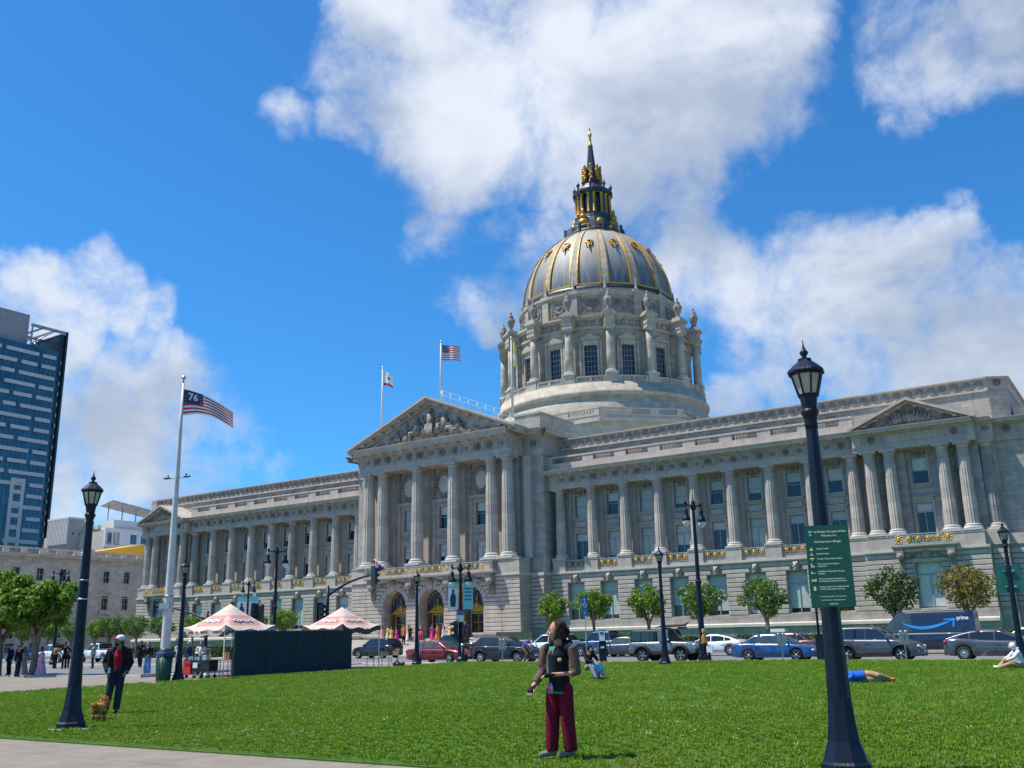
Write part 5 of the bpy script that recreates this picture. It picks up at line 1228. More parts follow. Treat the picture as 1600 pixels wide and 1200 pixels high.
# bands on the left lamp
def twin_lamp(x,y,z,h,rz,sep,label,banners=None):
    t=thing('street_lamp',label,'street lamp',(x,y,z),rz,'tall twin lantern street lamps')
    g=MB(); g.lathe([(.3,0),(.3,.25),(.22,.35),(.2,.9),(.15,1.0)],12,smooth=False); g.build('base','lamp_paint',t)
    g=MB(); g.lathe([(.15,1.0),(.13,h*.45),(.17,h*.455),(.17,h*.47),(.115,h*.475),(.085,h-.9)],16,smooth=False); g.build('pole','lamp_paint',t)
    g=MB(); g.lathe([(.085,h-.9),(.16,h-.8),(.18,h-.7),(.1,h-.55),(.12,h-.45),(.05,h-.35),(.02,h)],10)
    for s in (1,-1):
        g.tube([(0,0,h-.72),(s*sep*.5,0,h-.62),(s*sep,0,h-.66),(s*sep,0,h-.85)],[.05,.045,.04,.04],7); g.lathe([(.05,h-.62),(.09,h-.55),(.02,h-.35)],8,(s*sep,0,0))
    g.build('bracket','lamp_paint',t)
    hd=MB(); hd.lathe([(.1,-.85),(.12,-.95),(.12,-1.2),(.2,-1.3),(.24,-1.45),(.24,-1.5)],14); gl=MB(); gl.lathe([(.22,-1.5),(.2,-1.65),(.12,-1.78),(.01,-1.82)],12)
    hm,gm=hd.mesh('lantern','lamp_paint'),gl.mesh('globe','frosted_glass')
    for s in (1,-1): o=link('lantern',hm,t,(s*sep,0,h)); link('globe',gm,o)
    return t
twin_lamp(-20.94,49.5,.15,8.88,1.25,.62,'tall twin lantern street lamp right of the silver off-roader')
twin_lamp(-53.7,49.6,.15,8.53,.9,.62,'tall twin lantern street lamp behind the larger canopy tent')
twin_lamp(-80.9,49.6,.15,8.4,.9,.62,'tall twin lantern street lamp above the left plane tree')
LB1=twin_lamp(-81.9,71.8,.15,8.25,.55,.6,'twin lantern lamp with two figure banners behind the canopy tent')
LB2=twin_lamp(-37.0,49.6,.15,6.4,.55,.52,'twin lantern lamp carrying blue banners in front of the entrance arches')
mat('banner_teal',(.22,.55,.56),.7,0,.06,4); mat('banner_pale',(.66,.74,.74),.7,0,.05,4); mat('figure_dark',(.03,.04,.07),.7,0,.1,8); mat('ink_teal',(.02,.2,.25),.7,0,0)
def banner(lamp,s,z0,z1,w,kind):
    g=MB(); x0=s*.16; x1=s*(.16+w); a,b=min(x0,x1),max(x0,x1); zt=z0+(z1-z0)*.28
    g.box(a,b,-.015,.015,zt if kind=='fig' else z0,z1); o=g.build('banner','banner_teal',lamp)
    if kind=='fig':
        q=MB(); q.box(a,b,-.015,.015,z0,zt-.001); q.cm=0; q=q.build('banner_panel','banner_pale',o)
        q=MB(); q.box(a,b,-.017,.017,z0+.12,z1-(z1-z0)*.22); q.build('banner_panel','banner_pale',o)
        f=MB(); cx=(a+b)/2; hh=(z1-z0)
        for yy in (-.03,.03):
            f.ball((cx,yy,z0+hh*.68),(w*.13,.012,hh*.06),8,6); f.prismy([(cx-w*.25,z0+hh*.1),(cx+w*.22,z0+hh*.1),(cx+w*.3,z0+hh*.45),(cx+w*.1,z0+hh*.62),(cx-w*.12,z0+hh*.62),(cx-w*.32,z0+hh*.4)],yy-.004,yy+.004)
        f.build('figure_print','figure_dark',o)
    else:
        f=MB()
        for i in range(4): f.box(a+w*.15,b-w*.15,-.02,.02,z0+(z1-z0)*(.72-.13*i),z0+(z1-z0)*(.78-.13*i))
        f.build('lettering','ink_teal',o)
    r=MB(); r.tube([(0,0,z1+.04),(x1*1.05,0,z1+.04)],.02,5); r.tube([(0,0,z0-.04),(x1*1.05,0,z0-.04)],.02,5); r.build('banner_arm','lamp_paint',lamp)
banner(LB1,-1,3.7,6.3,1.0,'fig'); banner(LB1,1,3.7,6.3,1.0,'fig')
banner(LB2,-1,3.2,4.9,.62,'fig'); banner(LB2,1,3.2,4.9,.62,'txt')
# traffic signals
mat('signal_red',(.25,.02,.015),.3); mat('signal_off',(.03,.03,.02),.3)
def signal_head(parent,x,y,z,rz=0):
    g=MB(); g.box(-.17,.17,-.12,.12,-.55,.55); g.box(-.27,.27,.12,.14,-.68,.68); o=g.build('signal_head','black_paint',parent,(x,y,z)); o.rotation_euler=(0,0,rz)
    for k in range(3):
        q=MB(); q.T=Matrix.Translation((0,-.12,.35-.35*k))@Matrix.Rotation(PI/2,4,'X'); q.lathe([(.12,0),(.12,.02)],12); q.build('lens',('signal_red','signal_off','signal_off')[k],o)
        q=MB(); q.T=Matrix.Translation((0,-.12,.35-.35*k)); q.box(-.14,.14,-.2,0,.1,.125); q.box(-.14,-.12,-.18,0,-.05,.1); q.box(.12,.14,-.18,0,-.05,.1); q.build('visor','black_paint',o)
    return o
def mast(x,y,z,h,arm,rz,label,aw=.11):
    t=thing('traffic_signal',label,'traffic signal',(x,y,z),rz)
    g=MB(); g.lathe([(.2,0),(.2,.3),(.15,.35),(.13,h*.6),(.12,h)],14); g.build('pole','lamp_paint',t)
    g=MB(); n=8; g.tube([(arm*(i/n),0,h-.7+1.25*(1-(1-i/n)**2)) for i in range(n+1)],[.095-.04*i/n for i in range(n+1)],8); g.build('mast_arm','lamp_paint',t)
    signal_head(t,arm*.93,-.05,h+.45,PI-.3-rz); return t
m1=mast(-48.7,49.8,.15,5.2,4.7,0,'dark blue traffic signal with curved mast arm left of the entrance')
m2=mast(-61.3,49.8,.15,3.9,-7.0,0,'traffic signal mast reaching left towards the white flagpole')
signal_head(m1,-.35,-.25,3.4,PI/2); 
t=thing('pedestrian_signal','black pedestrian signal with hoods behind the larger canopy tent','traffic signal',(-55.9,49.8,.15)); g=MB(); g.tube([(0,0,0),(0,0,3.1)],.06,8); g.build('pole','lamp_paint',t); signal_head(t,0,-.1,3.6,.9); signal_head(t,.4,.1,3.5,-1.2)
signal_head(LB2,-.3,-.2,1.95,-1.5)
g=MB(); g.box(-.2,.2,-.03,0,2.45,3.1); g.build('sign_plate','white_paint',LB2,(.0,-.12,0)); g=MB(); g.box(-.2,.2,-.035,.0,2.85,3.12); mat('purple_ink',(.16,.08,.3),.6,0,0); g.build('sign_plate','purple_ink',LB2,(.0,-.13,0))
# ornate gilded lantern pole by the arches
t=thing('ornate_lantern','ornate gilded lantern on a dark scrolled post by the right entrance arch','street lamp',(XC+8.3,YC-8.2,2.15))
g=MB(); g.lathe([(.3,0),(.2,.5),(.1,.8),(.09,5.2),(.04,6.3)],10); g.tube([(0,0,6.1),(-.5,0,6.3),(-.95,0,5.9),(-.85,0,5.3),(-.5,0,5.3),(-.5,0,5.7)],.04,6); g.build('post','lamp_paint',t)
g=MB(); g.lathe([(.05,4.9),(.35,4.4),(.4,4.2),(.3,4.1),(.28,3.3),(.1,3.1)],8,(-.95,0,0),smooth=False); g.build('lantern','gold',t)
# ---- tall white flagpole
fp_=thing('flagpole','tall white tapered flagpole with floodlight bar in the plaza','flagpole',(-43.9,33.1,.03),.2)
g=MB(); g.lathe([(.9,0),(.9,.08),(.5,.16)],20); g.lathe([(.27,.1),(.25,1.2),(.17,7),(.1,13),(.055,15.7)],16,cap=True); g.build('pole','pole_paint',fp_)
g=MB(); g.lathe([(.04,15.7),(.03,15.9)],8); g.build('truck','black_paint',fp_); g=MB(); g.ball((0,0,16.02),.13,12,8); g.build('ball_finial','steel',fp_)
g=MB(); g.box(-.33,.33,-.3,-.16,3.4,3.7); g.lathe([(.24,4.0),(.24,4.1)],16); g.build('collar_plate','grey_metal',fp_)
g=MB(); g.tube([(-.75,0,10.35),(.75,0,10.35)],.03,6); g.build('floodlight_bar','grey_metal',fp_)
for s in (-1,1): g=MB(); g.ball((s*.68,0,10.38),(.26,.1,.06),8,5); g.ball((s*.62,0,10.5),(.05,.05,.07),6,4); g.build('floodlight','black_paint',fp_)
g=MB(); g.tube([(-.3,0,3),(-.12,.0,9),(0,.06,15.6)],.008,4); g.build('halyard','white_paint',fp_)
mat('flag_red',(.55,.03,.07),.75,0,.05,3); mat('flag_white',(.80,.78,.76),.75,0,.03,3); mat('flag_blue',(.035,.03,.12),.75,0,.1,3); mat('flag_gold',(.75,.55,.12),.7,0,.1,3)
def flag_surface(W,H,fn,cells,mats,name,parent,thick=.0):
    """cells(u,v)->material index; fn(u,v)->point"""
    nu,nv=cells[0],cells[1]; g=MB(); g.smooth=True
    vs=[fn(i/nu,j/nv) for j in range(nv+1) for i in range(nu+1)]
    for j in range(nv):
        for i in range(nu):
            g.cm=cells[2](i,j); g.f.append((j*(nu+1)+i,j*(nu+1)+i+1,(j+1)*(nu+1)+i+1,(j+1)*(nu+1)+i)); g.mi.append(g.cm); g.sm.append(True)
    g.v=[tuple(v) for v in vs]; return g.build(name,mats,parent)
# 13-star flag with 76: fly end droops to the right (away from pole along +X,+Y)
f76=thing('colonial_flag','large red white and blue flag reading 76 flying from the plaza flagpole','flag',(-43.9,33.1,.03),0)
dirv=Vector((.80,.60,0)); 
def fn76(u,v):      # u along fly, v from bottom (0) to top (1)
    H_=1.52; Lx=2.85*u; zt=15.35-.55*u-.80*u*u; zb_=15.35-H_+.12*sin(u*3.0)*1.6-.80*u*u+ .0; z=zb_+(zt-zb_)*v
    wv=.11*sin(u*9+v*1.2)*u**.6+.05*sin(u*17+v*3)
    p=dirv*Lx*(1-.02*v)+Vector((-dirv.y,dirv.x,0))*wv; return (p.x+.05,p.y,z)
flag_surface(0,0,fn76,(39,13,lambda i,j:(2 if (i<16 and j>=5) else (0 if j%2==0 else 1))),['flag_red','flag_white','flag_blue'],'flag_cloth',f76) if False else None
o=flag_surface(0,0,fn76,(40,13,lambda i,j:(2 if (i<16 and j>=6) else (1 if j%2==0 else 0))),['flag_red','flag_white','flag_blue'],'flag_cloth',f76)
vs,fs=text_mb('76',1.0,0,'CENTER',.02,2)
def onflag(u,v,off=-.02):
    p=Vector(fn76(u,v)); n=Vector((dirv.y,-dirv.x,0)); return p+n*(-off)
for sgn in (1,-1):
    g=MB(); g.add([onflag(.2+x*.19,.60+y*.42,-.022*sgn) for x,y,z in vs],fs); g.build('numerals','flag_white',f76)
    g=MB()
    for k in range(11):
        a=PI*1.12-PI*1.24*k/10; u=.2+.155*cos(a); v=.60+.32*sin(a)
        pts=[]
        for q in range(10):
            r_=(.016 if q%2==0 else .007); an=PI/2+2*PI*q/10; pts.append(onflag(u+r_*cos(an)*.75,v+r_*1.25*sin(an),-.022*sgn))
        g.add(pts,[tuple(range(10))])
    for k in (-1,1):
        pts=[]; u=.2+k*.155; v=.50
        for q in range(10): r_=(.016 if q%2==0 else .007); an=PI/2+2*PI*q/10; pts.append(onflag(u+r_*cos(an)*.75,v+r_*1.25*sin(an),-.022*sgn))
        g.add(pts,[tuple(range(10))])
    g.build('stars','flag_white',f76)
# roof flagpoles
def roof_pole(x,y,z0,z1,label):
    t=thing('roof_flagpole',label,'flagpole',(XC+x,YC+y,z0)); g=MB(); g.lathe([(.16,0),(.13,(z1-z0)*.5),(.07,z1-z0)],10); g.build('pole','pole_paint',t); g=MB(); g.ball((0,0,z1-z0+.12),.14,8,6); g.build('ball_finial','steel',t); return t
roof_pole(-1.7,0,29.4,38.0,'white roof flagpole behind the pediment peak, flying the striped flag')
roof_pole(-11.4,0,24.4,36.3,'white roof flagpole at the left slope of the pediment')
roof_pole(9.0,0,26.7,36.4,'white roof flagpole in front of the dome drum')
def wave(x,y,zt,W,H,ph,droop,d=Vector((.83,.55,0))):
    def f(u,v):
        z=zt-H*(1-v)-droop*u*u*(.4+.6*v); p=d*W*u*(1-.18*(1-v)*0)+Vector((-d.y,d.x,0))*(.12*sin(u*7+ph)); return (x+p.x,y+p.y,z)
    return f
fu=thing('national_flag','striped national flag flying behind the pediment peak','flag',(XC-1.6,YC,0))
flag_surface(0,0,wave(0.1,0,37.6,2.3,2.0,0,.35),(20,13,lambda i,j:(2 if (i<8 and j>=6) else (0 if j%2==0 else 1))),['flag_red','flag_white','flag_blue'],'flag_cloth',fu)
g=MB(); wf_=wave(.1,0,37.6,2.3,2.0,0,.35)
for i in range(5):
    for j in range(4): p=Vector(wf_(.05+.075*i,.52+.12*j)); g.ball((p.x+.02,p.y-.04,p.z),.045,5,4)
g.build('stars','flag_white',fu)['kind']='stuff'
fc=thing('state_flag','small white flag with a red lower stripe on the left roof pole','flag',(XC-11.3,YC,0))
flag_surface(0,0,wave(.1,0,35.8,1.25,1.9,1,1.0),(10,10,lambda i,j:0 if j<2 else (2 if (3<i<7 and 4<j<7) else 1)),['flag_red','flag_white','bark'],'flag_cloth',fc)
fg=thing('gold_flag','limp gold and white flag on the roof pole before the dome','flag',(XC+9.1,YC,0))
flag_surface(0,0,wave(.05,0,36.2,.45,3.3,1,.9),(6,10,lambda i,j:1 if 2<j<5 else 0),['flag_gold','flag_white'],'flag_cloth',fg)
# flag angled from the balcony
fb=thing('balcony_flag','striped national flag on an angled staff at the entrance balcony','flag',(XC-5.6,YC-5.3,9.3))
g=MB(); g.tube([(.9,.6,-.3),(-1.2,-1.0,1.5)],.04,6); g.build('staff','white_paint',fb)
flag_surface(0,0,lambda u,v:(-1.15+1.1*u*v*.9+.1*sin(6*u)-.55*(1-v)*(1-u)*.2, -.95+.7*u*v, 1.45-1.0*u*v-1.9*(1-v)),(13,10,lambda i,j:(2 if (i>6 and j>=6) else (0 if i%2==0 else 1))),['flag_red','flag_white','flag_blue'],'flag_cloth',fb)
# ============================================================ PARK SIGN
sg=thing('park_rules_sign','green park rules sign with white lettering on the nearest lamp post','sign',(-3.19,11.40,1.84),R(23.0))
mat('sign_green',(.004,.085,.045),.4,0,.06,3); mat('sign_ink',(.78,.84,.72),.5,0,0); mat('sign_icon',(.80,.76,.45),.5,0,0); mat('sign_blue',(.2,.5,.62),.5,0,0)
SW,SH=.49,.93
g=MB(); g.box(-SW/2,SW/2,-.006,.006,0,SH); g.build('panel','sign_green',sg)
g=MB(); g.box(-.12,.12,.006,.05,.1,.16); g.box(-.12,.12,.006,.05,SH-.16,SH-.1); g.build('bracket','steel',sg)
def sign_text(txt,x,z,size,al='LEFT',m_='sign_ink',sx=.72):
    vs,fs=text_mb(txt,size,0,al,.0006,1); g=MB(); g.add([(x+a*sx,-.0085,z+b) for a,b,c in vs],fs); g.build('lettering',m_,sg)
sign_text('San Francisco Recreation & Parks',.035,SH-.085,.037,'CENTER'); sign_text('Welcomes You',.02,SH-.13,.037,'CENTER'); sign_text('Park Hours: 5am to Midnight',.0,SH-.2,.035,'CENTER')
rows=[('Camping Is Prohibited',None),('Smoking Is Prohibited',None),('Throwing or Hitting Golf Balls Is Prohibited',None),('Dogs on Leash, Except in Designated','Dog Play Areas'),('Dog Walkers Are Responsible for Removing','Dog Waste'),('All Posted Ordinances Are Strictly Enforced','by Park Rangers and Law Enforcement Officers'),('Help Keep Our Parks Clean. Take All Trash With','You When Leaving. Thanks for Park Care!')]
z=SH-.275
for i,(a,b) in enumerate(rows):
    sign_text(a,-.135,z,.022); 
    if b: sign_text(b,-.135,z-.026,.022)
    g=MB(); zc=z+.002-(.01 if b else 0); y0,y1=-.0095,-.0065
    q=-.19
    if i==0: g.prismy([(q-.022,zc-.015),(q+.022,zc-.015),(q+.004,zc+.02)],y0,y1)
    elif i==1: g.box(q-.022,q+.022,y0,y1,zc-.012,zc-.005); g.box(q-.006,q+.006,y0,y1,zc,zc+.018)
    elif i==2: g.box(q-.004,q+.004,y0,y1,zc-.018,zc+.004); g.box(q-.024,q+.024,y0,y1,zc+.004,zc+.018)
    elif i==3: g.box(q-.018,q-.006,y0,y1,zc-.022,zc+.024); g.box(q-.002,q+.02,y0,y1,zc-.022,zc-.004)
    elif i==4: g.box(q-.024,q-.004,y0,y1,zc-.01,zc+.006); g.box(q+.0,q+.022,y0,y1,zc-.01,zc-.002); g.box(q-.024,q-.016,y0,y1,zc+.006,zc+.016)
    elif i==5: g.box(q-.026,q-.01,y0,y1,zc-.014,zc+.01); g.box(q-.006,q+.006,y0,y1,zc-.014,zc+.01); g.box(q+.01,q+.026,y0,y1,zc-.014,zc+.016)
    else: g.box(q-.013,q+.013,y0,y1,zc-.026,zc+.012); g.box(q-.006,q+.006,y0,y1,zc+.013,zc+.024)
    g.build('pictogram','sign_icon',sg); z-=.058 if not b else (.085 if i<5 else .09)
    if i<2: z+=.0
for zz,tx in ((.115,'For more information, please call 311 or visit us online at any time'),(.075,'Park Code Sections 3 and 4  -  Violations subject to citation')): sign_text(tx,0,zz,.015,'CENTER')
sign_text('sfrecpark.org',.0,.03,.024,'CENTER')
g=MB(); g.box(-.205,-.165,-.0095,-.0065,SH-.085,SH-.06); g.box(-.2,-.17,-.0095,-.0065,SH-.12,SH-.1); g.build('emblem','sign_blue',sg)
# second green sign seen from behind on the right lamp
t=thing('green_sign','plain green back of a park sign on the far right lamp post','sign',(-5.0,42.25,2.85),R(18)); g=MB(); g.box(-.45,.45,-.01,.01,0,1.05); mat('sign_back',(.02,.16,.13),.5,0,.1,3); g.build('panel','sign_back',t); g=MB(); g.box(-.2,.2,-.06,-.01,.2,.26); g.box(-.2,.2,-.06,-.01,.8,.86); g.build('bracket','steel',t)
# bands round the left lamp
t=g=MB(); g.lathe([(.098,2.88),(.10,2.90)],16,(-18.25,11.7,0)); g.lathe([(.104,2.5),(.106,2.53)],16,(-18.25,11.7,0)); tag(g.build('steel_bands','steel'),'thin steel bands strapped round the lamp post beside the dog','band')
# ============================================================ STREET FURNITURE
mat('bin_green',(.012,.055,.04),.5,0,.15,6); mat('bin_blue',(.02,.04,.16),.5,0,.1,6)
t=thing('litter_bin','dark green litter bin with a blue bag rim beside the lamp post','bin',(-37.15,28.0,.03),.3)
g=MB(); g.lathe([(.27,0),(.3,.05),(.33,1.1)],24); 
for i in range(16):
    a=2*PI*i/16; g.tube([(.285*cos(a),.285*sin(a),.04),(.345*cos(a),.345*sin(a),1.08)],.02,5)
g.build('body','bin_green',t); g=MB(); g.lathe([(.35,1.08),(.36,1.25),(.33,1.27),(.3,1.2)],24,cap=False); g.build('rim','bin_blue',t); g=MB(); g.lathe([(.3,1.2),(.2,1.42),(.05,1.45)],20); g.build('lid','bin_green',t)
mat('sign_blue_dark',(.02,.12,.42),.4,0,0)
def glyph(o,txt,x,y,z,s,m_,face=-1): vs,fs=text_mb(txt,s,0,'CENTER',0,1); g=MB(); g.add([(x+a,y,z+b) for a,b,c in vs],fs); g.build('lettering',m_,o)
t=thing('parking_sign','blue accessible parking sign on a thin steel post','sign',(-27.9,49.3,.15),.5)
g=MB(); g.box(-.03,.03,-.02,.02,0,3.6); g.build('post','steel',t); g=MB(); g.box(-.17,.17,-.035,-.02,2.9,3.6); p=g.build('plate','sign_blue_dark',t); g=MB(); g.box(-.17,.17,-.035,-.02,2.55,2.86); g.build('plate','sign_blue_dark',t)
g=MB(); g.ball((0,-.04,3.42),(.05,.008,.05),8,6); g.lathe([(.12,-.002),(.09,.002)],16,(0,0,0)); g=MB(); g.ball((-.02,-.045,3.45),(.035,.005,.035),8,6); g.box(-.035,.0,-.048,-.036,3.2,3.4); g.box(-.035,.09,-.048,-.036,3.18,3.22); g.tube([(.1*cos(a)-.01,-.042,3.12+.1*sin(a)) for a in [PI*.6+i*.35 for i in range(14)]],.01,4); g.build('wheelchair_symbol','white_paint',p)
glyph(t,'P',0,-.037,2.62,.22,'white_paint')
t=thing('parking_meter','squat dark parking pay station with a blue and white sign plate','parking meter',(-26.75,49.1,.15),.4)
g=MB(); g.box(-.2,.2,-.12,.12,0,.95); g.box(-.18,.18,-.1,.1,.95,1.75); g.build('cabinet','lamp_paint',t); g=MB(); g.box(-.16,.16,-.13,-.11,1.15,1.7); g.build('plate','white_paint',t); g=MB(); g.box(-.1,.1,-.14,-.13,1.5,1.64); g.build('plate','sign_blue_dark',t); g=MB(); g.box(-.1,.1,-.135,-.12,.75,.85); g.build('label_plate','white_paint',t)
t=thing('information_kiosk','dark blue post box shape behind the green sign by the kerb','kiosk',(-14.75,49.5,.15)); g=MB(); g.lathe([(.06,1.25),(.06,3.2),(.11,3.25),(.11,3.4),(.04,3.5)],12); g.box(-.12,.3,-.25,.25,0,1.25) ; g.build('cabinet','lamp_paint',t)
mat('meter_grey',(.30,.32,.33),.4,.5,.1,6)
for i,(px,Y_,lab) in enumerate(((-39.9,49.1,'single space parking meter left of the maroon car lamp'),(-33.55,49.1,'grey parking meter beside the cyclist'),(-16.5,49.0,'grey double parking meter in front of the blue saloon'),(-10.62,49.0,'grey double parking meter by the front of the dark grey car'))):
    t=thing('parking_meter',lab,'parking meter',(px,Y_,.15),.4,'parking meters along the kerb'); g=MB(); g.tube([(0,0,0),(0,0,1.0)],.035,8); g.build('post','meter_grey',t)
    g=MB()
    for q in (-.11,.11): g.box(q-.09,q+.09,-.07,.07,.75,1.3); g.ball((q,0,1.3),(.09,.07,.08),8,5)
    g.build('meter_head','meter_grey',t)
t=thing('bollard','short dark bollard with a steel cap by the black car','bollard',(-36.6,49.2,.15)); g=MB(); g.lathe([(.1,0),(.09,.1),(.085,1.0)],12); g.build('post','lamp_paint',t); g=MB(); g.lathe([(.1,1.0),(.1,1.06),(.05,1.14),(.01,1.16)],12); g.build('cap','steel',t)
# crowd barrier near the steps
t=thing('crowd_barrier','pale metal crowd barrier right of the entrance steps','barrier',(-55,74.0,.15)); g=MB()
g.box(0,7.6,-.03,.03,1.15,1.2); g.box(0,7.6,-.03,.03,.15,.2)
for i in range(5): g.box(1.9*i-.025,1.9*i+.025,-.03,.03,0,1.2)
g.build('frame','white_paint',t); g=MB()
for i in range(46): g.box(.08+.165*i,.1+.165*i,-.015,.015,.2,1.15)
g.build('bars','white_paint',t)['kind']='stuff'
# ============================================================ CANOPY TENTS, SCREEN, GRILL
mat('tent_cream',(.52,.42,.37),.8,0,.06,2); mat('tent_red',(.52,.24,.20),.8,0,.08,3); mat('tent_dark',(.10,.06,.06),.8,0,.1,3); mat('screen_navy',(.012,.022,.038),.75,0,.2,2,.3,60)
def tent(x,y,z,W,h,hp,label,seed,rz=0.0):
    t=thing('canopy_tent',label,'canopy tent',(x,y,z),rz,'pink and cream canopy tents'); n=10; H=W/2
    def P3(i,j):
        u,v=-1+2*i/n,-1+2*j/n; m_=max(abs(u),abs(v)); zz=h+(hp-h)*(1-m_)**1.25
        sag=.10*cos(PI*.5*min(abs(u),abs(v)))*m_**4*(1 if True else 0); zz-=sag-.0; 
        edge=.07*sin((u+v)*7+seed)*m_**6; return (u*H,v*H,zz+edge+.10*(abs(u)*abs(v))**6)
    g=MB(); g.smooth=True
    vs=[P3(i,j) for j in range(n+1) for i in range(n+1)]; fs=[(j*(n+1)+i,j*(n+1)+i+1,(j+1)*(n+1)+i+1,(j+1)*(n+1)+i) for j in range(n) for i in range(n)]
    for f in fs:
        c=[sum(vs[k][q] for k in f)/4/H for q in (0,1)]; m_=max(abs(c[0]),abs(c[1])); s_=min(abs(c[0]),abs(c[1]))
        g.f.append(f); g.sm.append(True); g.mi.append(1 if (.42<m_<.8 and s_<m_*.72) else 0)
    g.v=vs; g.build('canopy',['tent_cream','tent_red'],t)
    g=MB()
    for s,ax in ((1,0),(-1,0),(1,1),(-1,1)):
        q=[]
        for i in range(n+1):
            p=P3(i,n if s>0 else 0) if ax else P3(n if s>0 else 0,i); q+= [p,(p[0]*1.005,p[1]*1.005,p[2]-.26)]
        g.add(q,[(2*i,2*i+1,2*i+3,2*i+2) for i in range(n)])
    g.build('valance','tent_dark' if seed==2 else 'tent_cream',t)
    g=MB()                                       # lettering blocks on the near valances
    rr=random.Random(seed)
    for face in (0,1):
        for i in range(16):
            q=-H+.25+(2*H-.5)*i/15; 
            if rr.random()<.75:
                a=.05+rr.random()*.03; zz=h-.2+.06*0
                if face: g.box(H+.012,H+.02,q-a,q+a,zz,zz+.1)
                else: g.box(q-a,q+a,-H-.02,-H-.012,zz,zz+.1)
    g.build('valance_lettering','tent_dark',t)['kind']='stuff'
    for sx in (-1,1):
        for sy in (-1,1):
            g=MB(); g.box(sx*(H-.06)-.022,sx*(H-.06)+.022,sy*(H-.06)-.022,sy*(H-.06)+.022,0,h+.02); g.box(sx*(H-.06)-.08,sx*(H-.06)+.08,sy*(H-.06)-.08,sy*(H-.06)+.08,0,.02); g.build('leg','white_paint',t)
    g=MB()
    for s in (-1,1):
        for k in range(4):
            a0,a1=-H+.06+(2*H-.12)*k/4,-H+.06+(2*H-.12)*(k+1)/4; z0,z1=(h-.35,h-.05) if k%2 else (h-.05,h-.35)
            g.tube([(a0,s*(H-.07),z0),(a1,s*(H-.07),z1)],.014,4); g.tube([(s*(H-.07),a0,z0),(s*(H-.07),a1,z1)],.014,4); g.tube([(a0,s*(H-.07),z1),(a1,s*(H-.07),z0)],.014,4)
    g.tube([(0,0,hp-.05),(0,0,h-.2)],.02,5); g.build('truss','grey_metal',t)
    for sgn,ax in ((-1,1),(1,0)):                 # white wording on the red roof bands
        g=MB()
        for k_ in range(3):                        # pale brush-script wording, too worn to read
            pts=[]
            for i in range(23):
                t_=i/22; a_=-.62+1.2*t_; b_=.03+.05*sin(t_*17+k_*1.9)+.075*k_-.05*t_
                m_=.66-b_/H*.7; pts.append((a_,-m_*H,h+(hp-h)*(1-m_)**1.25-.10*m_**4+.035) if ax else (m_*H,a_,h+(hp-h)*(1-m_)**1.25-.10*m_**4+.035))
            g.tube(pts,[.018+.02*abs(sin(q*1.3+k_)) for q in range(23)],5)
        g.build('roof_lettering','flag_white',t)
    return t
tent(-39.45,33.45,.03,3.2,2.28,3.5,'larger cream and pink canopy tent over the food grill',1)
tent(-38.95,41.0,.10,3.1,2.25,3.35,'second pink canopy tent rising behind the dark screen',2)
sc_=thing('privacy_screen','row of dark navy screen panels standing along the lawn edge','screen',(-37.2,31.9,.04),PI/2-.02)
for i in range(4):
    g=MB(); g.bbox(1.98*i+.01,1.98*i+1.96,-.035,.02,.05,2.08,.015); g.T=Matrix.Identity(4); g.build('panel','screen_navy',sc_)
    g=MB(); g.box(1.98*i-.03,1.98*i+.03,-.06,.05,0,2.12); g.box(1.98*i+.03,1.98*i+1.95,-.045,.03,2.082,2.12); g.build('panel_frame','black_paint',sc_)
mat('red_cloth',(.62,.015,.015),.6,0,.06,3); mat('cardboard',(.36,.22,.12),.9,0,.1,4)
gr=thing('food_grill','black wheeled food grill cart with a red end panel under the canopy','grill',(-38.75,31.3,.03),.1,None,.88)
g=MB(); g.box(-.9,.9,-.33,.33,.35,.9); g.box(-.95,.95,-.36,.36,.9,.95); g.tube([(-.85,-.42,.8),(.85,-.42,.8)],.018,5); g.build('firebox','black_paint',gr)
g=MB(); g.box(-1.0,-.9,-.35,.35,.2,1.0); g.build('side_panel','grey_metal',gr)
g=MB(); g.box(-.93,-.4,-.39,-.335,.22,.92); g.build('red_panel','red_cloth',gr)
g=MB(); g.box(-.15,.18,-.46,-.43,.55,.82); g.build('hanging_cloth','white_paint',gr)
wh=MB(); wh.T=Matrix.Rotation(PI/2,4,'X'); wh.lathe([(.1,-.03),(.1,.03)],12); wh=wh.mesh('wheel','black_paint')
for x in (-.75,-.2,.3,.75):
    for y in (-.28,.28): link('wheel',wh,gr,(x,y,.1)); 
g=MB()
for x in (-.75,-.2,.3,.75):
    for y in (-.28,.28): g.box(x-.02,x+.02,y-.02,y+.02,.12,.36)
g.build('caster_legs','grey_metal',gr)
g=MB()
for x in (-.6,-.1,.4): g.box(x-.15,x+.15,-.2,.15,.95,1.12+.1*(x>0))
g.box(-.8,-.5,-.2,.1,.95,1.1); g.build('trays','steel',gr)
g=MB(); g.box(-.25,.9,-.3,.3,1.5,1.53); g.box(-.24,-.21,-.28,-.25,.95,1.5); g.box(.86,.89,-.28,-.25,.95,1.5); g.build('shelf','grey_metal',gr)
tb=thing('side_table','small folding table with a cardboard box beside the dark screen','table',(-37.8,32.2,.03),.1); g=MB(); g.box(-.4,.4,-.3,.3,.78,.82); g.build('table_top','cardboard',tb); g=MB()
for x in (-.36,.36):
    for y in (-.26,.26): g.box(x-.015,x+.015,y-.015,y+.015,0,.78)
g.build('leg_frame','grey_metal',tb)
g=MB(); g.box(-.3,.15,-.2,.2,.82,1.15); g.box(-.3,.15,-.2,.2,1.15,1.16); o=g.build('cardboard_box','cardboard',None,(-37.8,32.2,.03)); tag(o,'brown cardboard box on the small table under the tent','box')
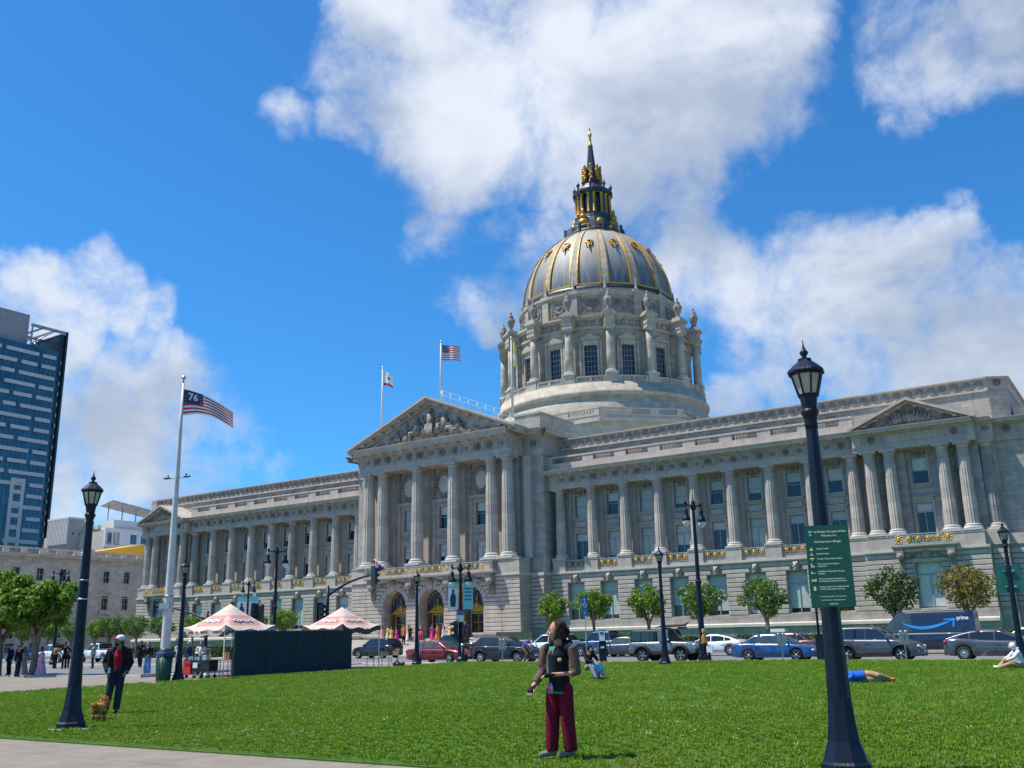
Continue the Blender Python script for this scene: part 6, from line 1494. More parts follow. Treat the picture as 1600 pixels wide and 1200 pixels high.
g=MB(); g.lathe([(.12,0),(.13,.22),(.06,.26),(.06,.3)],12); tag(g.build('water_jug','white_paint',None,(-38.2,31.2,.05)),'white plastic jug on the ground by the tent leg','jug')
# folding chairs by the second tent
def fold_chair(x,y,rz,label,wrap=True):
    t=thing('folding_chair',label,'chair',(x,y,.12),rz,'folding chairs by the second tent')
    for s in (-.2,.2):
        g=MB(); g.tube([(s,-.22,0),(s,.2,.85)],.012,5); g.build('leg','black_paint',t); g=MB(); g.tube([(s*.9,.25,0),(s*.9,-.2,.45)],.012,5); g.build('leg','black_paint',t)
    g=MB(); g.box(-.2,.2,-.2,.18,.44,.46); g.build('seat','white_paint',t); g=MB(); g.box(-.2,.2,.15,.19,.62,.85); g.build('backrest','cardboard',t)
fold_chair(-37.9,42.3,.5,'white folding chair right beside the dark screen edge'); fold_chair(-37.6,43.2,.9,'folding chair nearer the tent leg'); fold_chair(-37.5,43.9,.3,'outermost folding chair beside the sandbag')
g=MB(); g.ball((0,0,.12),(.32,.2,.15),10,6); g.tube([(-.15,0,.2),(0,0,.42),(.15,0,.2)],.025,5); g.ball((.28,.1,.14),(.2,.15,.13),8,5); tag(g.build('sandbag','black_paint',None,(-37.35,42.55+1.4,.12)),'black sandbag weighing down the second tent leg','sandbag')
# ============================================================ VEHICLES
def paint(name,col,rough=.28,metal=.35): return mat(name,col,rough,metal,.05,.8,coat=.9)
paint('paint_maroon',(.20,.012,.018)); paint('paint_black',(.010,.012,.018)); paint('paint_blue',(.018,.085,.26)); paint('paint_grey',(.075,.08,.10)); paint('paint_silver',(.42,.45,.48)); paint('paint_white',(.72,.73,.74),.3,0)
paint('paint_navy',(.010,.018,.042),.35,.1); paint('paint_offroad',(.16,.20,.225)); paint('paint_pickup_blue',(.04,.09,.18)); paint('paint_dark_red',(.12,.05,.06)); paint('paint_mid_blue',(.06,.14,.28))
mat('car_glass',(.012,.016,.02),.04,0,0,spec=.9); mat('car_glass_clear',(.05,.07,.075),.05,0,.3,1.5,spec=.6); mat('tyre',(.012,.012,.013),.85,0,.1,8); mat('rim',(.45,.46,.48),.28,.8,.1,6); mat('trim_black',(.012,.012,.014),.55,0,.1,6)
mat('lamp_red',(.42,.012,.015),.2,0,0,spec=.7); mat('lamp_clear',(.62,.64,.66),.12,.2,.1,9,spec=.8); mat('seam',(.01,.01,.012),.7,0,0); mat('hub_dark',(.03,.03,.033),.5,.3,0)
_wh={}
def wheel(r,w_,spokes=5):
    k=(r,w_,spokes)
    if k in _wh: return _wh[k]
    T=Matrix.Rotation(PI/2,4,'X')
    t=MB(); t.T=T; t.lathe([(r*.62,-w_/2),(r*.9,-w_/2),(r,-w_*.36),(r,w_*.36),(r*.9,w_/2),(r*.62,w_/2)],26,cap=False)
    m_=MB(); m_.T=T; m_.lathe([(r*.66,w_*.50),(r*.62,w_*.46),(r*.58,w_*.30),(r*.56,-w_*.2)],24,cap=False); m_.lathe([(.01,w_*.44),(r*.15,w_*.44),(r*.17,w_*.3)],12)
    for i in range(spokes):
        a=2*PI*i/spokes
        for d in (-.12,.12):
            m_.T=T@Matrix.Rotation(a+d,4,'Z'); m_.box(r*.1,r*.62,-r*.045,r*.045,w_*.3,w_*.42)
    d=MB(); d.T=T; d.lathe([(.01,w_*.1),(r*.6,w_*.1)],20,cap=False)
    _wh[k]=(t.mesh('wheel','tyre'),m_.mesh('rim','rim'),d.mesh('brake_disc','hub_dark')); return _wh[k]
def car(name,label,x,y,z,face,L,W,H,wb,wr,belt,hood,prof,cabin,pm,kind='sedan',cat='car',spokes=5,clad=None,windows=3,group='cars and vans along the street',foff=0.0,roofm=None,lowz=.2,tail='box',glass='car_glass'):
    """prof: [(x,z)] top line of the lower body rear->front; cabin: (rear belt x, roof rear x, roof front x, windscreen base x)"""
    t=thing(name,label,cat,(x,y,z),0 if face>0 else PI,group)
    hw=W/2; xr,xf=-L/2,L/2; ax=[-wb/2+foff,wb/2+foff]; ra=wr*1.17
    def top(xx):
        for (a,za),(b,zb) in zip(prof,prof[1:]):
            if a<=xx<=b: s=(xx-a)/(b-a) if b>a else 0; s=s*s*(3-2*s)*.5+s*.5; return za+(zb-za)*s
        return prof[-1][1]
    def wid(xx):
        e=min(xx-xr,xf-xx); R_=.55 if kind!='van' else .22; k=min(1,max(0,e/R_)); return hw*(1-(.20 if kind not in('van','jeep') else .08)*(1-k)**2)
    def zb(xx,side=True):
        b=lowz+(.10*max(0,1-(min(xx-xr,xf-xx))/.5))
        if side:
            for a in ax:
                d=abs(xx-a)
                if d<ra: b=max(b,wr+math.sqrt(ra*ra-d*d)*.98)
        return b
    xs=sorted(set([xr,xr+.03,xr+.1,xr+.25]+[xr+L*i/46 for i in range(1,46)]+[xf-.25,xf-.1,xf-.03,xf]+[a+s*ra*c for a in ax for s in (-1,1) for c in (1.0,.97,.85,.5)]))
    g=MB(); g.smooth=True; rows=[]
    for xx in xs:
        w_=wid(xx); zt=top(xx); b=zb(xx); sh=.06 if xx in (xr,xf) else 0; zt-=sh
        b=min(b,zt-.12); mid=b+(zt-b)*.5
        half=[(w_*.93,b),(w_*.985,b+(zt-b)*.16),(w_,mid),(w_*.985,b+(zt-b)*.82),(w_*.95,zt-.025),(w_*.88,zt),(w_*.45,zt+.018),(0,zt+.025)]
        rows.append([(xx,-yy,zz) for yy,zz in half]+[(xx,yy,zz) for yy,zz in half[-2::-1]])
    n=len(rows[0]); g.v=[p for r_ in rows for p in r_]
    for i in range(len(rows)-1):
        for j in range(n-1): g.f.append((i*n+j,(i+1)*n+j,(i+1)*n+j+1,i*n+j+1)); 
    g.f.append(tuple(range(n-1,-1,-1))); g.f.append(tuple((len(rows)-1)*n+j for j in range(n)))
    g.mi=[0]*len(g.f); g.sm=[True]*(len(g.f)-2)+[False]*2
    body=g.build('body',pm,t)
    g=MB(); g.box(xr+.25,xf-.25,-hw*.8,hw*.8,lowz+.02,min(belt,.75)); g.build('underbody','trim_black',t)
    # cabin
    ca,cb,cc,cd=cabin; w1=hw*.90; w2=hw*(.70 if kind in('sedan','coupe') else .80 if kind!='jeep' else .88)
    def ctop(xx):
        def ez(s): return math.sin(PI/2*s)
        zb_=top(xx)
        if xx<cb: s=(xx-ca)/(cb-ca) if cb>ca else 1.0; s=max(0,s); return zb_+(H-.012-zb_)*(ez(s) if kind not in('jeep','suv','van') else s**.8)
        if xx>cc: s=(cd-xx)/(cd-cc) if cd>cc else 1; s=max(0,s); return zb_+(H-.012-zb_)*(s**.92)
        s=(xx-cb)/(cc-cb); return H-.03*(2*s-1)**2*(1 if kind!='jeep' else .2)
    def yside(xx,zz): zb_=top(xx)-.01; s=max(0,min(1,(zz-zb_)/(H-zb_))); return w1+(w2-w1)*s**1.1
    cx=sorted(set([ca+(cb-ca)*i/7 for i in range(8)]+[cb+(cc-cb)*i/8 for i in range(9)]+[cc+(cd-cc)*i/7 for i in range(8)]))
    g=MB(); rows=[]
    for xx in cx:
        zt=max(ctop(xx),top(xx)+.012); z0=top(xx)-.03; half=[(yside(xx,z0),z0)]
        for s in (.35,.7,.93): zz=z0+(zt-z0)*s; half.append((yside(xx,zz),zz))
        half+=[(yside(xx,zt)*.94,zt-.0),(yside(xx,zt)*.5,zt+.02),(0,zt+.026)]
        rows.append([(xx,-a,b) for a,b in half]+[(xx,a,b) for a,b in half[-2::-1]])
    n=len(rows[0]); g.v=[p for r_ in rows for p in r_]
    for i in range(len(rows)-1):
        for j in range(n-1): g.f.append((i*n+j,(i+1)*n+j,(i+1)*n+j+1,i*n+j+1))
    g.mi=[0]*len(g.f); g.sm=[True]*len(g.f); g.build('cabin',roofm or pm,t)
    # glass: windscreen, rear window, side windows
    def slab(x0,x1,name_):
        g=MB(); m_=6; vs=[]
        for i in range(m_+1):
            xx=x0+(x1-x0)*i/m_; zt=ctop(xx); 
            for j in range(7):
                v=-1+2*j/6; yy=yside(xx,zt)*.90*v; vs.append((xx,yy,zt+.026*(1-abs(v))*1.0+.02))
        g.add(vs,[(i*7+j,(i+1)*7+j,(i+1)*7+j+1,i*7+j+1) for i in range(m_) for j in range(6)],True); g.build(name_,glass,t)
    if cd-cc>.05: slab(cc+(cd-cc)*.07,cc+(cd-cc)*.93,'windscreen')
    if cb-ca>.08 and kind!='pickup_closed': slab(ca+(cb-ca)*.12,ca+(cb-ca)*.86,'rear_window')
    x0=ca+(cb-ca)*.30+.08; x1=cd-(cd-cc)*.20-.05
    if kind=='van': wins=[(cc-.75,x1-.03)]
    else:
        k=windows; cuts=[x0+(x1-x0)*i/k for i in range(k+1)]
        if k==3: cuts=[x0,x0+(x1-x0)*.19,x0+(x1-x0)*.58,x1]
        if k==2: cuts=[x0,x0+(x1-x0)*.48,x1]
        wins=[(cuts[i]+.035,cuts[i+1]-.035) for i in range(k)]
    for s in (-1,1):
        for a,b in wins:
            g=MB(); m_=6; vs=[]
            for i in range(m_+1):
                xx=a+(b-a)*i/m_; zl=top(xx)+.05; zh=max(zl+.01,min(ctop(xx)-.07,H-.10))
                for zz in (zl,(zl+zh)/2,zh): vs.append((xx,s*(yside(xx,zz)+.010),zz))
            g.add(vs,[(i*3+j,(i+1)*3+j,(i+1)*3+j+1,i*3+j+1)[::s] for i in range(m_) for j in range(2)],True); g.build('side_window',glass,t)
        # seams, handle, mirror
        g=MB(); ds=[w_[0]-.03 for w_ in wins]+[wins[-1][1]+.12]
        for dx in ds[(1 if len(ds)>3 else 0):]: g.box(dx-.006,dx+.006,min(s*(hw*.99),s*(hw+.004)),max(s*(hw*.99),s*(hw+.004)),lowz+.22,belt-.08)
        g.box(ax[0]+ra+.05,ax[1]-ra-.05,min(s*hw*.985,s*(hw+.004)),max(s*hw*.985,s*(hw+.004)),lowz+.18,lowz+.2); g.build('door_seams','seam',t)
        for dx in ds[(1 if len(ds)>3 else 0):-1]:
            g=MB(); g.box(dx+.07,dx+.24,min(s*hw*.97,s*(hw+.025)),max(s*hw*.97,s*(hw+.025)),belt-.20,belt-.165); g.build('door_handle',pm,t)
        g=MB(); g.ball((wins[-1][1]-.02,s*(hw+.06),top(wins[-1][1])+.09),(.07,.11,.075),8,6); g.box(wins[-1][1]-.05,wins[-1][1]+.02,min(s*hw*.85,s*(hw+.03)),max(s*hw*.85,s*(hw+.03)),top(wins[-1][1])+.03,top(wins[-1][1])+.06); g.build('wing_mirror',pm,t)
        zf=top(xf-.15); 
        g=MB(); g.ball((xf-.14,s*hw*.72,zf-.10),(.14,.17,.075),10,6); g.build('headlight','lamp_clear',t)
        zr=top(xr+.1)
        g=MB(); g.ball((xr+.09,s*hw*.80,zr-.14),(.085,.15,.10 if kind not in('suv','jeep','pickup','van') else .2),10,6); g.build('tail_light','lamp_red',t)
        if clad:
            g=MB()
            for a in ax:
                pts=[(a+ra*1.04*cos(q),s*(hw+.012),wr+ra*1.04*sin(q)) for q in [PI*i/10 for i in range(11)]]
                g.tube([p for p in pts],.05 if kind!='jeep' else .085,5)
            g.box(ax[0]+ra,ax[1]-ra,min(s*hw*.97,s*(hw+.02)),max(s*hw*.97,s*(hw+.02)),lowz,lowz+.15); g.build('wheel_arch_trim',clad,t)
    g=MB(); g.box(xf-.06,xf+.012,-hw*.55,hw*.55,lowz+.18,top(xf-.1)-.16); g.build('grille','trim_black',t)
    g=MB(); g.box(xf-.07,xf+.015,-hw*.7,hw*.7,lowz+.02,lowz+.12); g.build('bumper_trim','trim_black',t); g=MB(); g.box(xr-.012,xr+.07,-hw*.7,hw*.7,lowz+.05,lowz+.2); g.build('bumper_trim','trim_black',t)
    g=MB(); g.box(xr-.02,xr+.01,-.26,.26,top(xr+.1)-.42,top(xr+.1)-.28); g.build('number_plate','white_paint',t); g=MB(); g.box(xf,xf+.022,-.24,.24,lowz+.2,lowz+.32); g.build('number_plate','white_paint',t)
    tm,rm,dm=wheel(wr,.22,spokes)
    for a in ax:
        for s in (-1,1):
            o=link('wheel',tm,t,(a,s*(hw-.13),wr)); o.rotation_euler=(0,.3+a,0 if s<0 else PI); link('rim',rm,o); link('brake_disc',dm,o)
    return t
ZS=.03
NY,FY=53.6,68.4
SED=lambda L,b,h:[(-L/2,b-.12),(-L/2+.12,b-.01),(-L/2+.55,b+.02),(-.3,b),(L/2-1.35,b-.02),(L/2-.8,b-.09),(L/2-.25,b-.2),(L/2,b-.36)]
car('maroon_saloon','maroon red saloon car passing behind a park lamp post',-41.7,NY,ZS,1,4.9,1.8,1.44,2.75,.33,.92,.85,SED(4.9,.93,0),(-1.68,-.72,.3,1.15),'paint_maroon',spokes=7,windows=3,glass='car_glass_clear')
car('black_suv','shiny black sporty SUV behind the cyclist',-36.4,NY+.1,ZS,1,4.65,1.89,1.63,2.85,.37,1.05,1,[(-2.32,.85),(-2.2,1.02),(-1.8,1.08),(0,1.05),(1.0,1.03),(1.7,.97),(2.15,.82),(2.32,.6)],(-2.15,-1.45,.15,1.0),'paint_black',kind='suv',spokes=10,clad='trim_black')
car('blue_saloon','bright blue saloon car left of the green park rules sign',-18.35,NY,ZS,1,4.64,1.78,1.45,2.65,.32,.93,.85,SED(4.64,.94,0),(-1.66,-.72,.3,1.18),'paint_blue',spokes=5,glass='car_glass_clear')
car('grey_suv','dark grey crossover SUV just right of the nearest lamp post',-13.0,NY,ZS,1,4.6,1.86,1.69,2.69,.36,1.06,1,[(-2.3,.85),(-2.2,1.05),(-1.9,1.1),(0,1.06),(.95,1.05),(1.65,.99),(2.1,.86),(2.3,.6)],(-2.15,-1.75,.15,1.0),'paint_grey',kind='suv',spokes=5,clad='trim_black')
car('grey_hatchback','dark grey sleek hatchback on the far right beside the seated person',-7.35,NY,ZS,1,4.6,1.78,1.43,2.75,.34,.95,.85,[(-2.3,.82),(-2.2,1.02),(-1.7,1.04),(-.3,.94),(.9,.9),(1.6,.82),(2.1,.7),(2.3,.52)],(-2.15,-.6,.2,1.55),'paint_grey',kind='coupe',spokes=10)
# off-roader
jp=car('silver_offroader','boxy silver grey off-road vehicle with a rooftop board',-24.9,NY,ZS,1,4.2,1.85,1.82,2.42,.41,1.13,1.05,[(-2.0,1.1),(-1.95,1.14),(.55,1.14),(.6,1.15),(1.6,1.10),(1.95,1.04),(2.0,.9)],(-1.98,-1.93,.45,.72),'paint_offroad',kind='jeep',spokes=5,clad='trim_black',windows=2,lowz=.42,roofm='trim_black')
g=MB(); g.box(-.15,.5,-.935,-.925,1.15,1.72); g.box(.42,.5,-.94,-.80,1.15,1.74); g.build('door_frame','paint_offroad',jp)
g=MB(); g.lathe([(.38,-.1),(.4,0),(.38,.1)],20); 
T_=Matrix.Translation((-2.12,0,1.0))@Matrix.Rotation(PI/2,4,'Y'); q=MB(); q.T=T_; q.lathe([(.2,-.11),(.37,-.11),(.41,-.06),(.41,.06),(.37,.11),(.2,.11)],22); q.build('spare_wheel','tyre',jp)
q=MB(); q.box(1.95,2.2,-.75,.75,.48,.68); q.box(-2.1,-1.98,-.75,.75,.5,.68); q.build('bumper','trim_black',jp)
for s in (-1,1): q=MB(); q.ball((1.98,s*.5,.97),(.05,.11,.11),10,6); q.build('round_headlight','lamp_clear',jp)
rb=MB(); rb.tube([(-1.0,-.2,.1),(-.5,-.2,.16),(.9,-.2,.2),(1.15,-.2,.38)],[.05,.22,.2,.06],10,flat=.32); rb.box(-.4,-.35,-.6,.6,0,.08); rb.box(.6,.65,-.6,.6,0,.1)
tag(rb.build('roof_board','trim_black',None,(-24.5,NY,1.88)),'dark board strapped on the roof of the silver off-roader','surfboard')
# far side, facing left
car('black_suv','black SUV with red tail light behind the second tent',-60.5,FY,ZS,-1,4.75,1.95,1.72,2.9,.38,1.08,1,[(-2.38,.9),(-2.25,1.1),(-1.9,1.13),(0,1.1),(1.0,1.07),(1.7,1.0),(2.2,.85),(2.38,.6)],(-2.25,-1.8,.2,1.0),'paint_black',kind='suv',spokes=5)
def pickup(label,x,y,pm,L=5.6,face=-1,name='pickup_truck',**k):
    t=car(name,label,x,y,ZS+0,face,L,1.98,1.88,3.5,.41,1.18,1.1,[(-L/2,1.12),(-L/2+.06,1.2),(-.75,1.2),(-.7,1.18),(1.1,1.17),(L/2-.6,1.12),(L/2-.1,1.0),(L/2,.75)],(-.85,-.65,.75,1.45),pm,kind='pickup',spokes=6,windows=2,lowz=.42,cat='pickup truck',**k)
    g=MB(); g.box(-L/2+.12,-.95,-.82,.82,1.2,1.235); g.build('bed_floor','trim_black',t); return t
pickup('black pickup truck behind the maroon saloon',-51.6,FY,'paint_black',5.4)
car('white_suv','white SUV behind the cyclist facing left',-42.1,FY,ZS,-1,4.95,1.95,1.75,2.95,.38,1.1,1,[(-2.47,.9),(-2.35,1.12),(-1.9,1.14),(0,1.1),(1.0,1.08),(1.8,1.0),(2.3,.85),(2.47,.6)],(-2.35,-1.8,.2,1.05),'paint_white',kind='suv',spokes=7,glass='car_glass')
pickup('blue pickup truck partly behind the standing person',-37.0,FY+.1,'paint_pickup_blue',5.3)
car('grey_saloon','grey compact saloon behind the parking pay station',-34.0+.0,FY-2.6,ZS,-1,4.4,1.76,1.44,2.65,.32,.92,.85,SED(4.4,.93,0),(-1.6,-.75,.25,1.12),'paint_grey',spokes=5,glass='car_glass_clear')
car('silver_coupe','white fastback car with dark alloy wheels behind the walking woman in yellow',-27.6,FY-1,ZS,-1,4.8,1.88,1.47,2.95,.36,.95,.85,[(-2.4,.86),(-2.3,1.0),(-1.7,1.0),(-.3,.95),(.9,.92),(1.7,.84),(2.2,.7),(2.4,.5)],(-2.2,-.3,.2,1.3),'paint_white',kind='coupe',spokes=10)
car('dark_red_saloon','dark reddish grey saloon parked behind the blue saloon',-21.9,FY-2.2,ZS,-1,4.8,1.82,1.46,2.8,.33,.94,.85,SED(4.8,.95,0),(-1.72,-.78,.32,1.2),'paint_dark_red',spokes=5)
g=MB(); g.box(-.5,.5,-.3,.3,0,.22); tag(g.build('roof_box','paint_white',None,(-22.4,FY-2.2,1.56)),'small white box on the roof of the dark red car','roof sign')
car('white_car','white car mostly hidden behind the grey hatchback',-7.2,FY-3,ZS,-1,4.5,1.8,1.5,2.7,.33,.93,.85,SED(4.5,.95,0),(-1.72,-.78,.32,1.2),'paint_white',spokes=5)
# delivery van
vn=car('delivery_van','large navy blue delivery van with a curved arrow logo and pale lettering',-13.3,FY-.8,ZS,-1,6.3,2.08,2.62,4.0,.37,1.28,1.1,[(-3.15,1.05),(-3.13,1.3),(1.7,1.3),(2.5,1.22),(2.95,1.05),(3.15,.7)],(-3.14,-3.08,1.35,2.55),'paint_navy',kind='van',cat='van',lowz=.30,spokes=5,glass='car_glass_clear')
g=MB()
for z in (1.28,1.55,2.25): g.box(-2.9,1.0,1.035 if z<1.3 else .99,1.05 if z<1.3 else 1.0,z,z+.012)
g.build('body_crease','seam',vn)
mat('logo_blue',(.02,.27,.72),.5,0,0); mat('logo_white',(.72,.78,.85),.5,0,0)
def vy(z): zb_=1.29; s=max(0,min(1,(z-zb_)/(2.62-zb_))); return 1.04*.90+(1.04*.80-1.04*.90)*s**1.1
g=MB(); pts=[]; 
for i in range(25):
    t_=i/24; xx=1.15-3.0*t_; zc=1.92-.38*max(0,math.sin(PI*(t_**.85)))+.12*t_; w_=.02+.075*max(0,math.sin(PI*t_))**.7
    pts.append((xx,zc,w_))
vs=[]; 
for xx,zc,w_ in pts: vs+=[(xx,vy(zc+w_)+.02,zc+w_),(xx,vy(zc-w_)+.02,zc-w_)]
g.add(vs,[(2*i,2*i+2,2*i+3,2*i+1) for i in range(24)])
def fv(x,z): return (x,vy(z)+.022,z)
g.add([fv(-1.32,2.10),fv(-2.02,2.16),fv(-1.90,1.62),fv(-1.82,1.60),fv(-1.86,2.06),fv(-1.32,2.03)],[(0,1,4,5),(1,2,3,4)]); g.build('arrow_logo','logo_blue',vn)
vs,fs=text_mb('prime',.34,0,'LEFT',.008,2); g=MB(); g.add([(-2.10-a*.85,vy(2.0+b)+.02,2.06+b) for a,b,c in vs],[tuple(f) for f in fs]); g.build('lettering','logo_white',vn)
for s in (1,): 
    g=MB(); g.box(-3.17,-3.1,.7,.98,1.15,1.6); g.build('tail_light','lamp_red',vn)
# left end of the street
pickup('white pickup truck left of the man in the cap',-101.0,FY-6,'paint_white',5.6,name='pickup_truck')
pickup('white crew cab pickup truck behind the flagpole',-93.2,FY-6,'paint_white',5.9,name='pickup_truck')
car('blue_car','blue car behind the left group of pedestrians',-109.5,FY-5,ZS,-1,4.6,1.8,1.46,2.7,.33,.93,.85,SED(4.6,.95,0),(-1.72,-.78,.32,1.2),'paint_mid_blue')
car('dark_suv','dark SUV between the two left plane trees',-118.5,FY-5,ZS,-1,4.75,1.95,1.75,2.9,.38,1.08,1,[(-2.38,.9),(-2.25,1.1),(-1.9,1.13),(0,1.1),(1.0,1.07),(1.7,1.0),(2.2,.85),(2.38,.6)],(-2.25,-1.8,.2,1.0),'paint_black',kind='suv')
car('black_van','black van behind the pedestrians at the left edge',-127.5,FY-5,ZS,-1,5.1,2.0,1.98,3.2,.36,1.15,1.1,[(-2.55,.95),(-2.45,1.15),(1.1,1.15),(2.0,1.05),(2.4,.9),(2.55,.65)],(-2.5,-2.35,.6,1.5),'paint_black',kind='suv')
pickup('dark pickup truck at the far left of the street',-136.0,FY-5,'paint_grey',5.5)
# ============================================================ PEOPLE
QUEUE=[]
def rem(mb,voxel,name,mats,parent,raw=None,smooth=2,mo=None): QUEUE.append((mb,voxel,name,mats,parent,raw,smooth,mo))
def flush():
    tmp=[]
    for mb,voxel,name,mats,parent,raw,sm,mo in QUEUE:
        me=mb.mesh(name,mats); o=bpy.data.objects.new('t',me); C.objects.link(o)
        md=o.modifiers.new('r','REMESH'); md.mode='VOXEL'; md.voxel_size=voxel; md.use_smooth_shade=True
        if sm: s_=o.modifiers.new('s','SMOOTH'); s_.iterations=sm; s_.factor=.6
        tmp.append(o)
    bpy.context.view_layer.update(); dg=bpy.context.evaluated_depsgraph_get()
    for o,(mb,voxel,name,mats,parent,raw,sm,mo) in zip(tmp,QUEUE):
        me=bpy.data.meshes.new_from_object(o.evaluated_get(dg)); me.name=name
        if not me.materials: me.materials.append(M[mats])
        if raw is not None:
            import bmesh
            bm=bmesh.new(); bm.from_mesh(me); tm=raw.mesh('t',mats); bm.from_mesh(tm); bm.to_mesh(me); bm.free(); bpy.data.meshes.remove(tm)
        for p in me.polygons: p.use_smooth=True
        old=o.data; bpy.data.objects.remove(o); bpy.data.meshes.remove(old); n=link(name,me,parent)
        if mo: mo(n)
    QUEUE.clear()
def cloth(name,col,var=.15): 
    return mat(name,col,.85,0,var,9,.25,70,spec=.2)
for n_,c_ in (('skin',(.48,.27,.19)),('skin_tan',(.36,.19,.12)),('skin_dark',(.13,.07,.045)),('hair_brown',(.035,.018,.012)),('hair_black',(.010,.009,.009)),('hair_blond',(.42,.26,.12)),('hair_grey',(.3,.29,.27)),
    ('c_black',(.012,.012,.016)),('c_navy',(.015,.025,.07)),('c_white',(.66,.67,.70)),('c_maroon',(.14,.006,.022)),('c_red',(.42,.008,.02)),('c_teal',(.01,.27,.23)),('c_brown',(.125,.08,.065)),('c_tan',(.40,.24,.15)),('c_jeans',(.10,.22,.42)),('c_darkjeans',(.022,.028,.05)),
    ('c_lightblue',(.22,.42,.66)),('c_purple',(.16,.11,.36)),('c_royal',(.015,.12,.60)),('c_pink',(.62,.05,.30)),('c_pale_pink',(.66,.30,.42)),('c_yellow',(.68,.56,.18)),('c_cream',(.62,.50,.28)),('c_orange',(.60,.16,.05)),('c_ochre',(.45,.22,.05)),('c_grey',(.22,.22,.24)),('c_olive',(.13,.10,.06)),('shoe_grey',(.20,.17,.15)),('fur_ginger',(.50,.20,.05)),('fur_pale',(.60,.36,.16))): cloth(n_,c_)
def V3(*a): return Vector(a)
def head_mb(c,yaw,pitch,k=1.0,fine=True):
    g=MB(); g.T=Matrix.Translation(c)@Matrix.Rotation(yaw,4,'Z')@Matrix.Rotation(pitch,4,'X')@Matrix.Scale(k,4)
    g.ball((0,.018,.035),(.078,.098,.092),14,10); g.ball((0,-.028,-.02),(.062,.074,.092),12,9); g.ball((0,-.05,-.085),(.038,.042,.032),10,7); g.ball((0,.0,-.06),(.055,.06,.05),10,7)
    if fine:
        g.tube([(0,-.09,.025),(0,-.112,-.005),(0,-.126,-.03),(0,-.10,-.036)],[.009,.012,.017,.012],8); g.ball((0,-.1,-.058),(.024,.012,.006),8,6); g.ball((0,-.098,-.068),(.02,.012,.007),8,6); g.ball((0,-.085,.035),(.05,.018,.012),10,6)
        for s in (-1,1): g.ball((s*.08,.012,-.01),(.012,.024,.034),8,6); g.ball((s*.038,-.075,-.03),(.022,.018,.02),8,6)
    return g
def hand(g,wr,dirv,side,k=1.0,curl=.5,palm=None):
    """a palm at the wrist with five bent fingers"""
    d=dirv.normalized(); n=Vector((0,0,-1)) if palm is None else palm; s=d.cross(n).normalized(); n=s.cross(d).normalized()
    g.tube([wr-d*.02,wr+d*.03,wr+d*.085*k],[.026*k,.036*k,.038*k],9,flat=.5)
    for i,(o,L) in enumerate(((-.030,.066),(-.010,.074),(.010,.070),(.029,.056))):
        b=wr+d*.08*k+s*o*k; p1=b+d*L*.45*k+n*.012*curl; p2=p1+(d*(1-curl)+n*curl).normalized()*L*.35*k; p3=p2+(d*(1-curl*1.5)+n*curl*1.5).normalized()*L*.25*k
        g.tube([b-d*.02,p1,p2,p3],[.0095*k,.009*k,.0085*k,.007*k],6)
    b=wr+d*.03*k+s*side*.03*k; g.tube([b,b+d*.03*k+s*side*.022*k+n*.01,b+d*.058*k+s*side*.024*k+n*.02],[.013*k,.0105*k,.008*k],6)
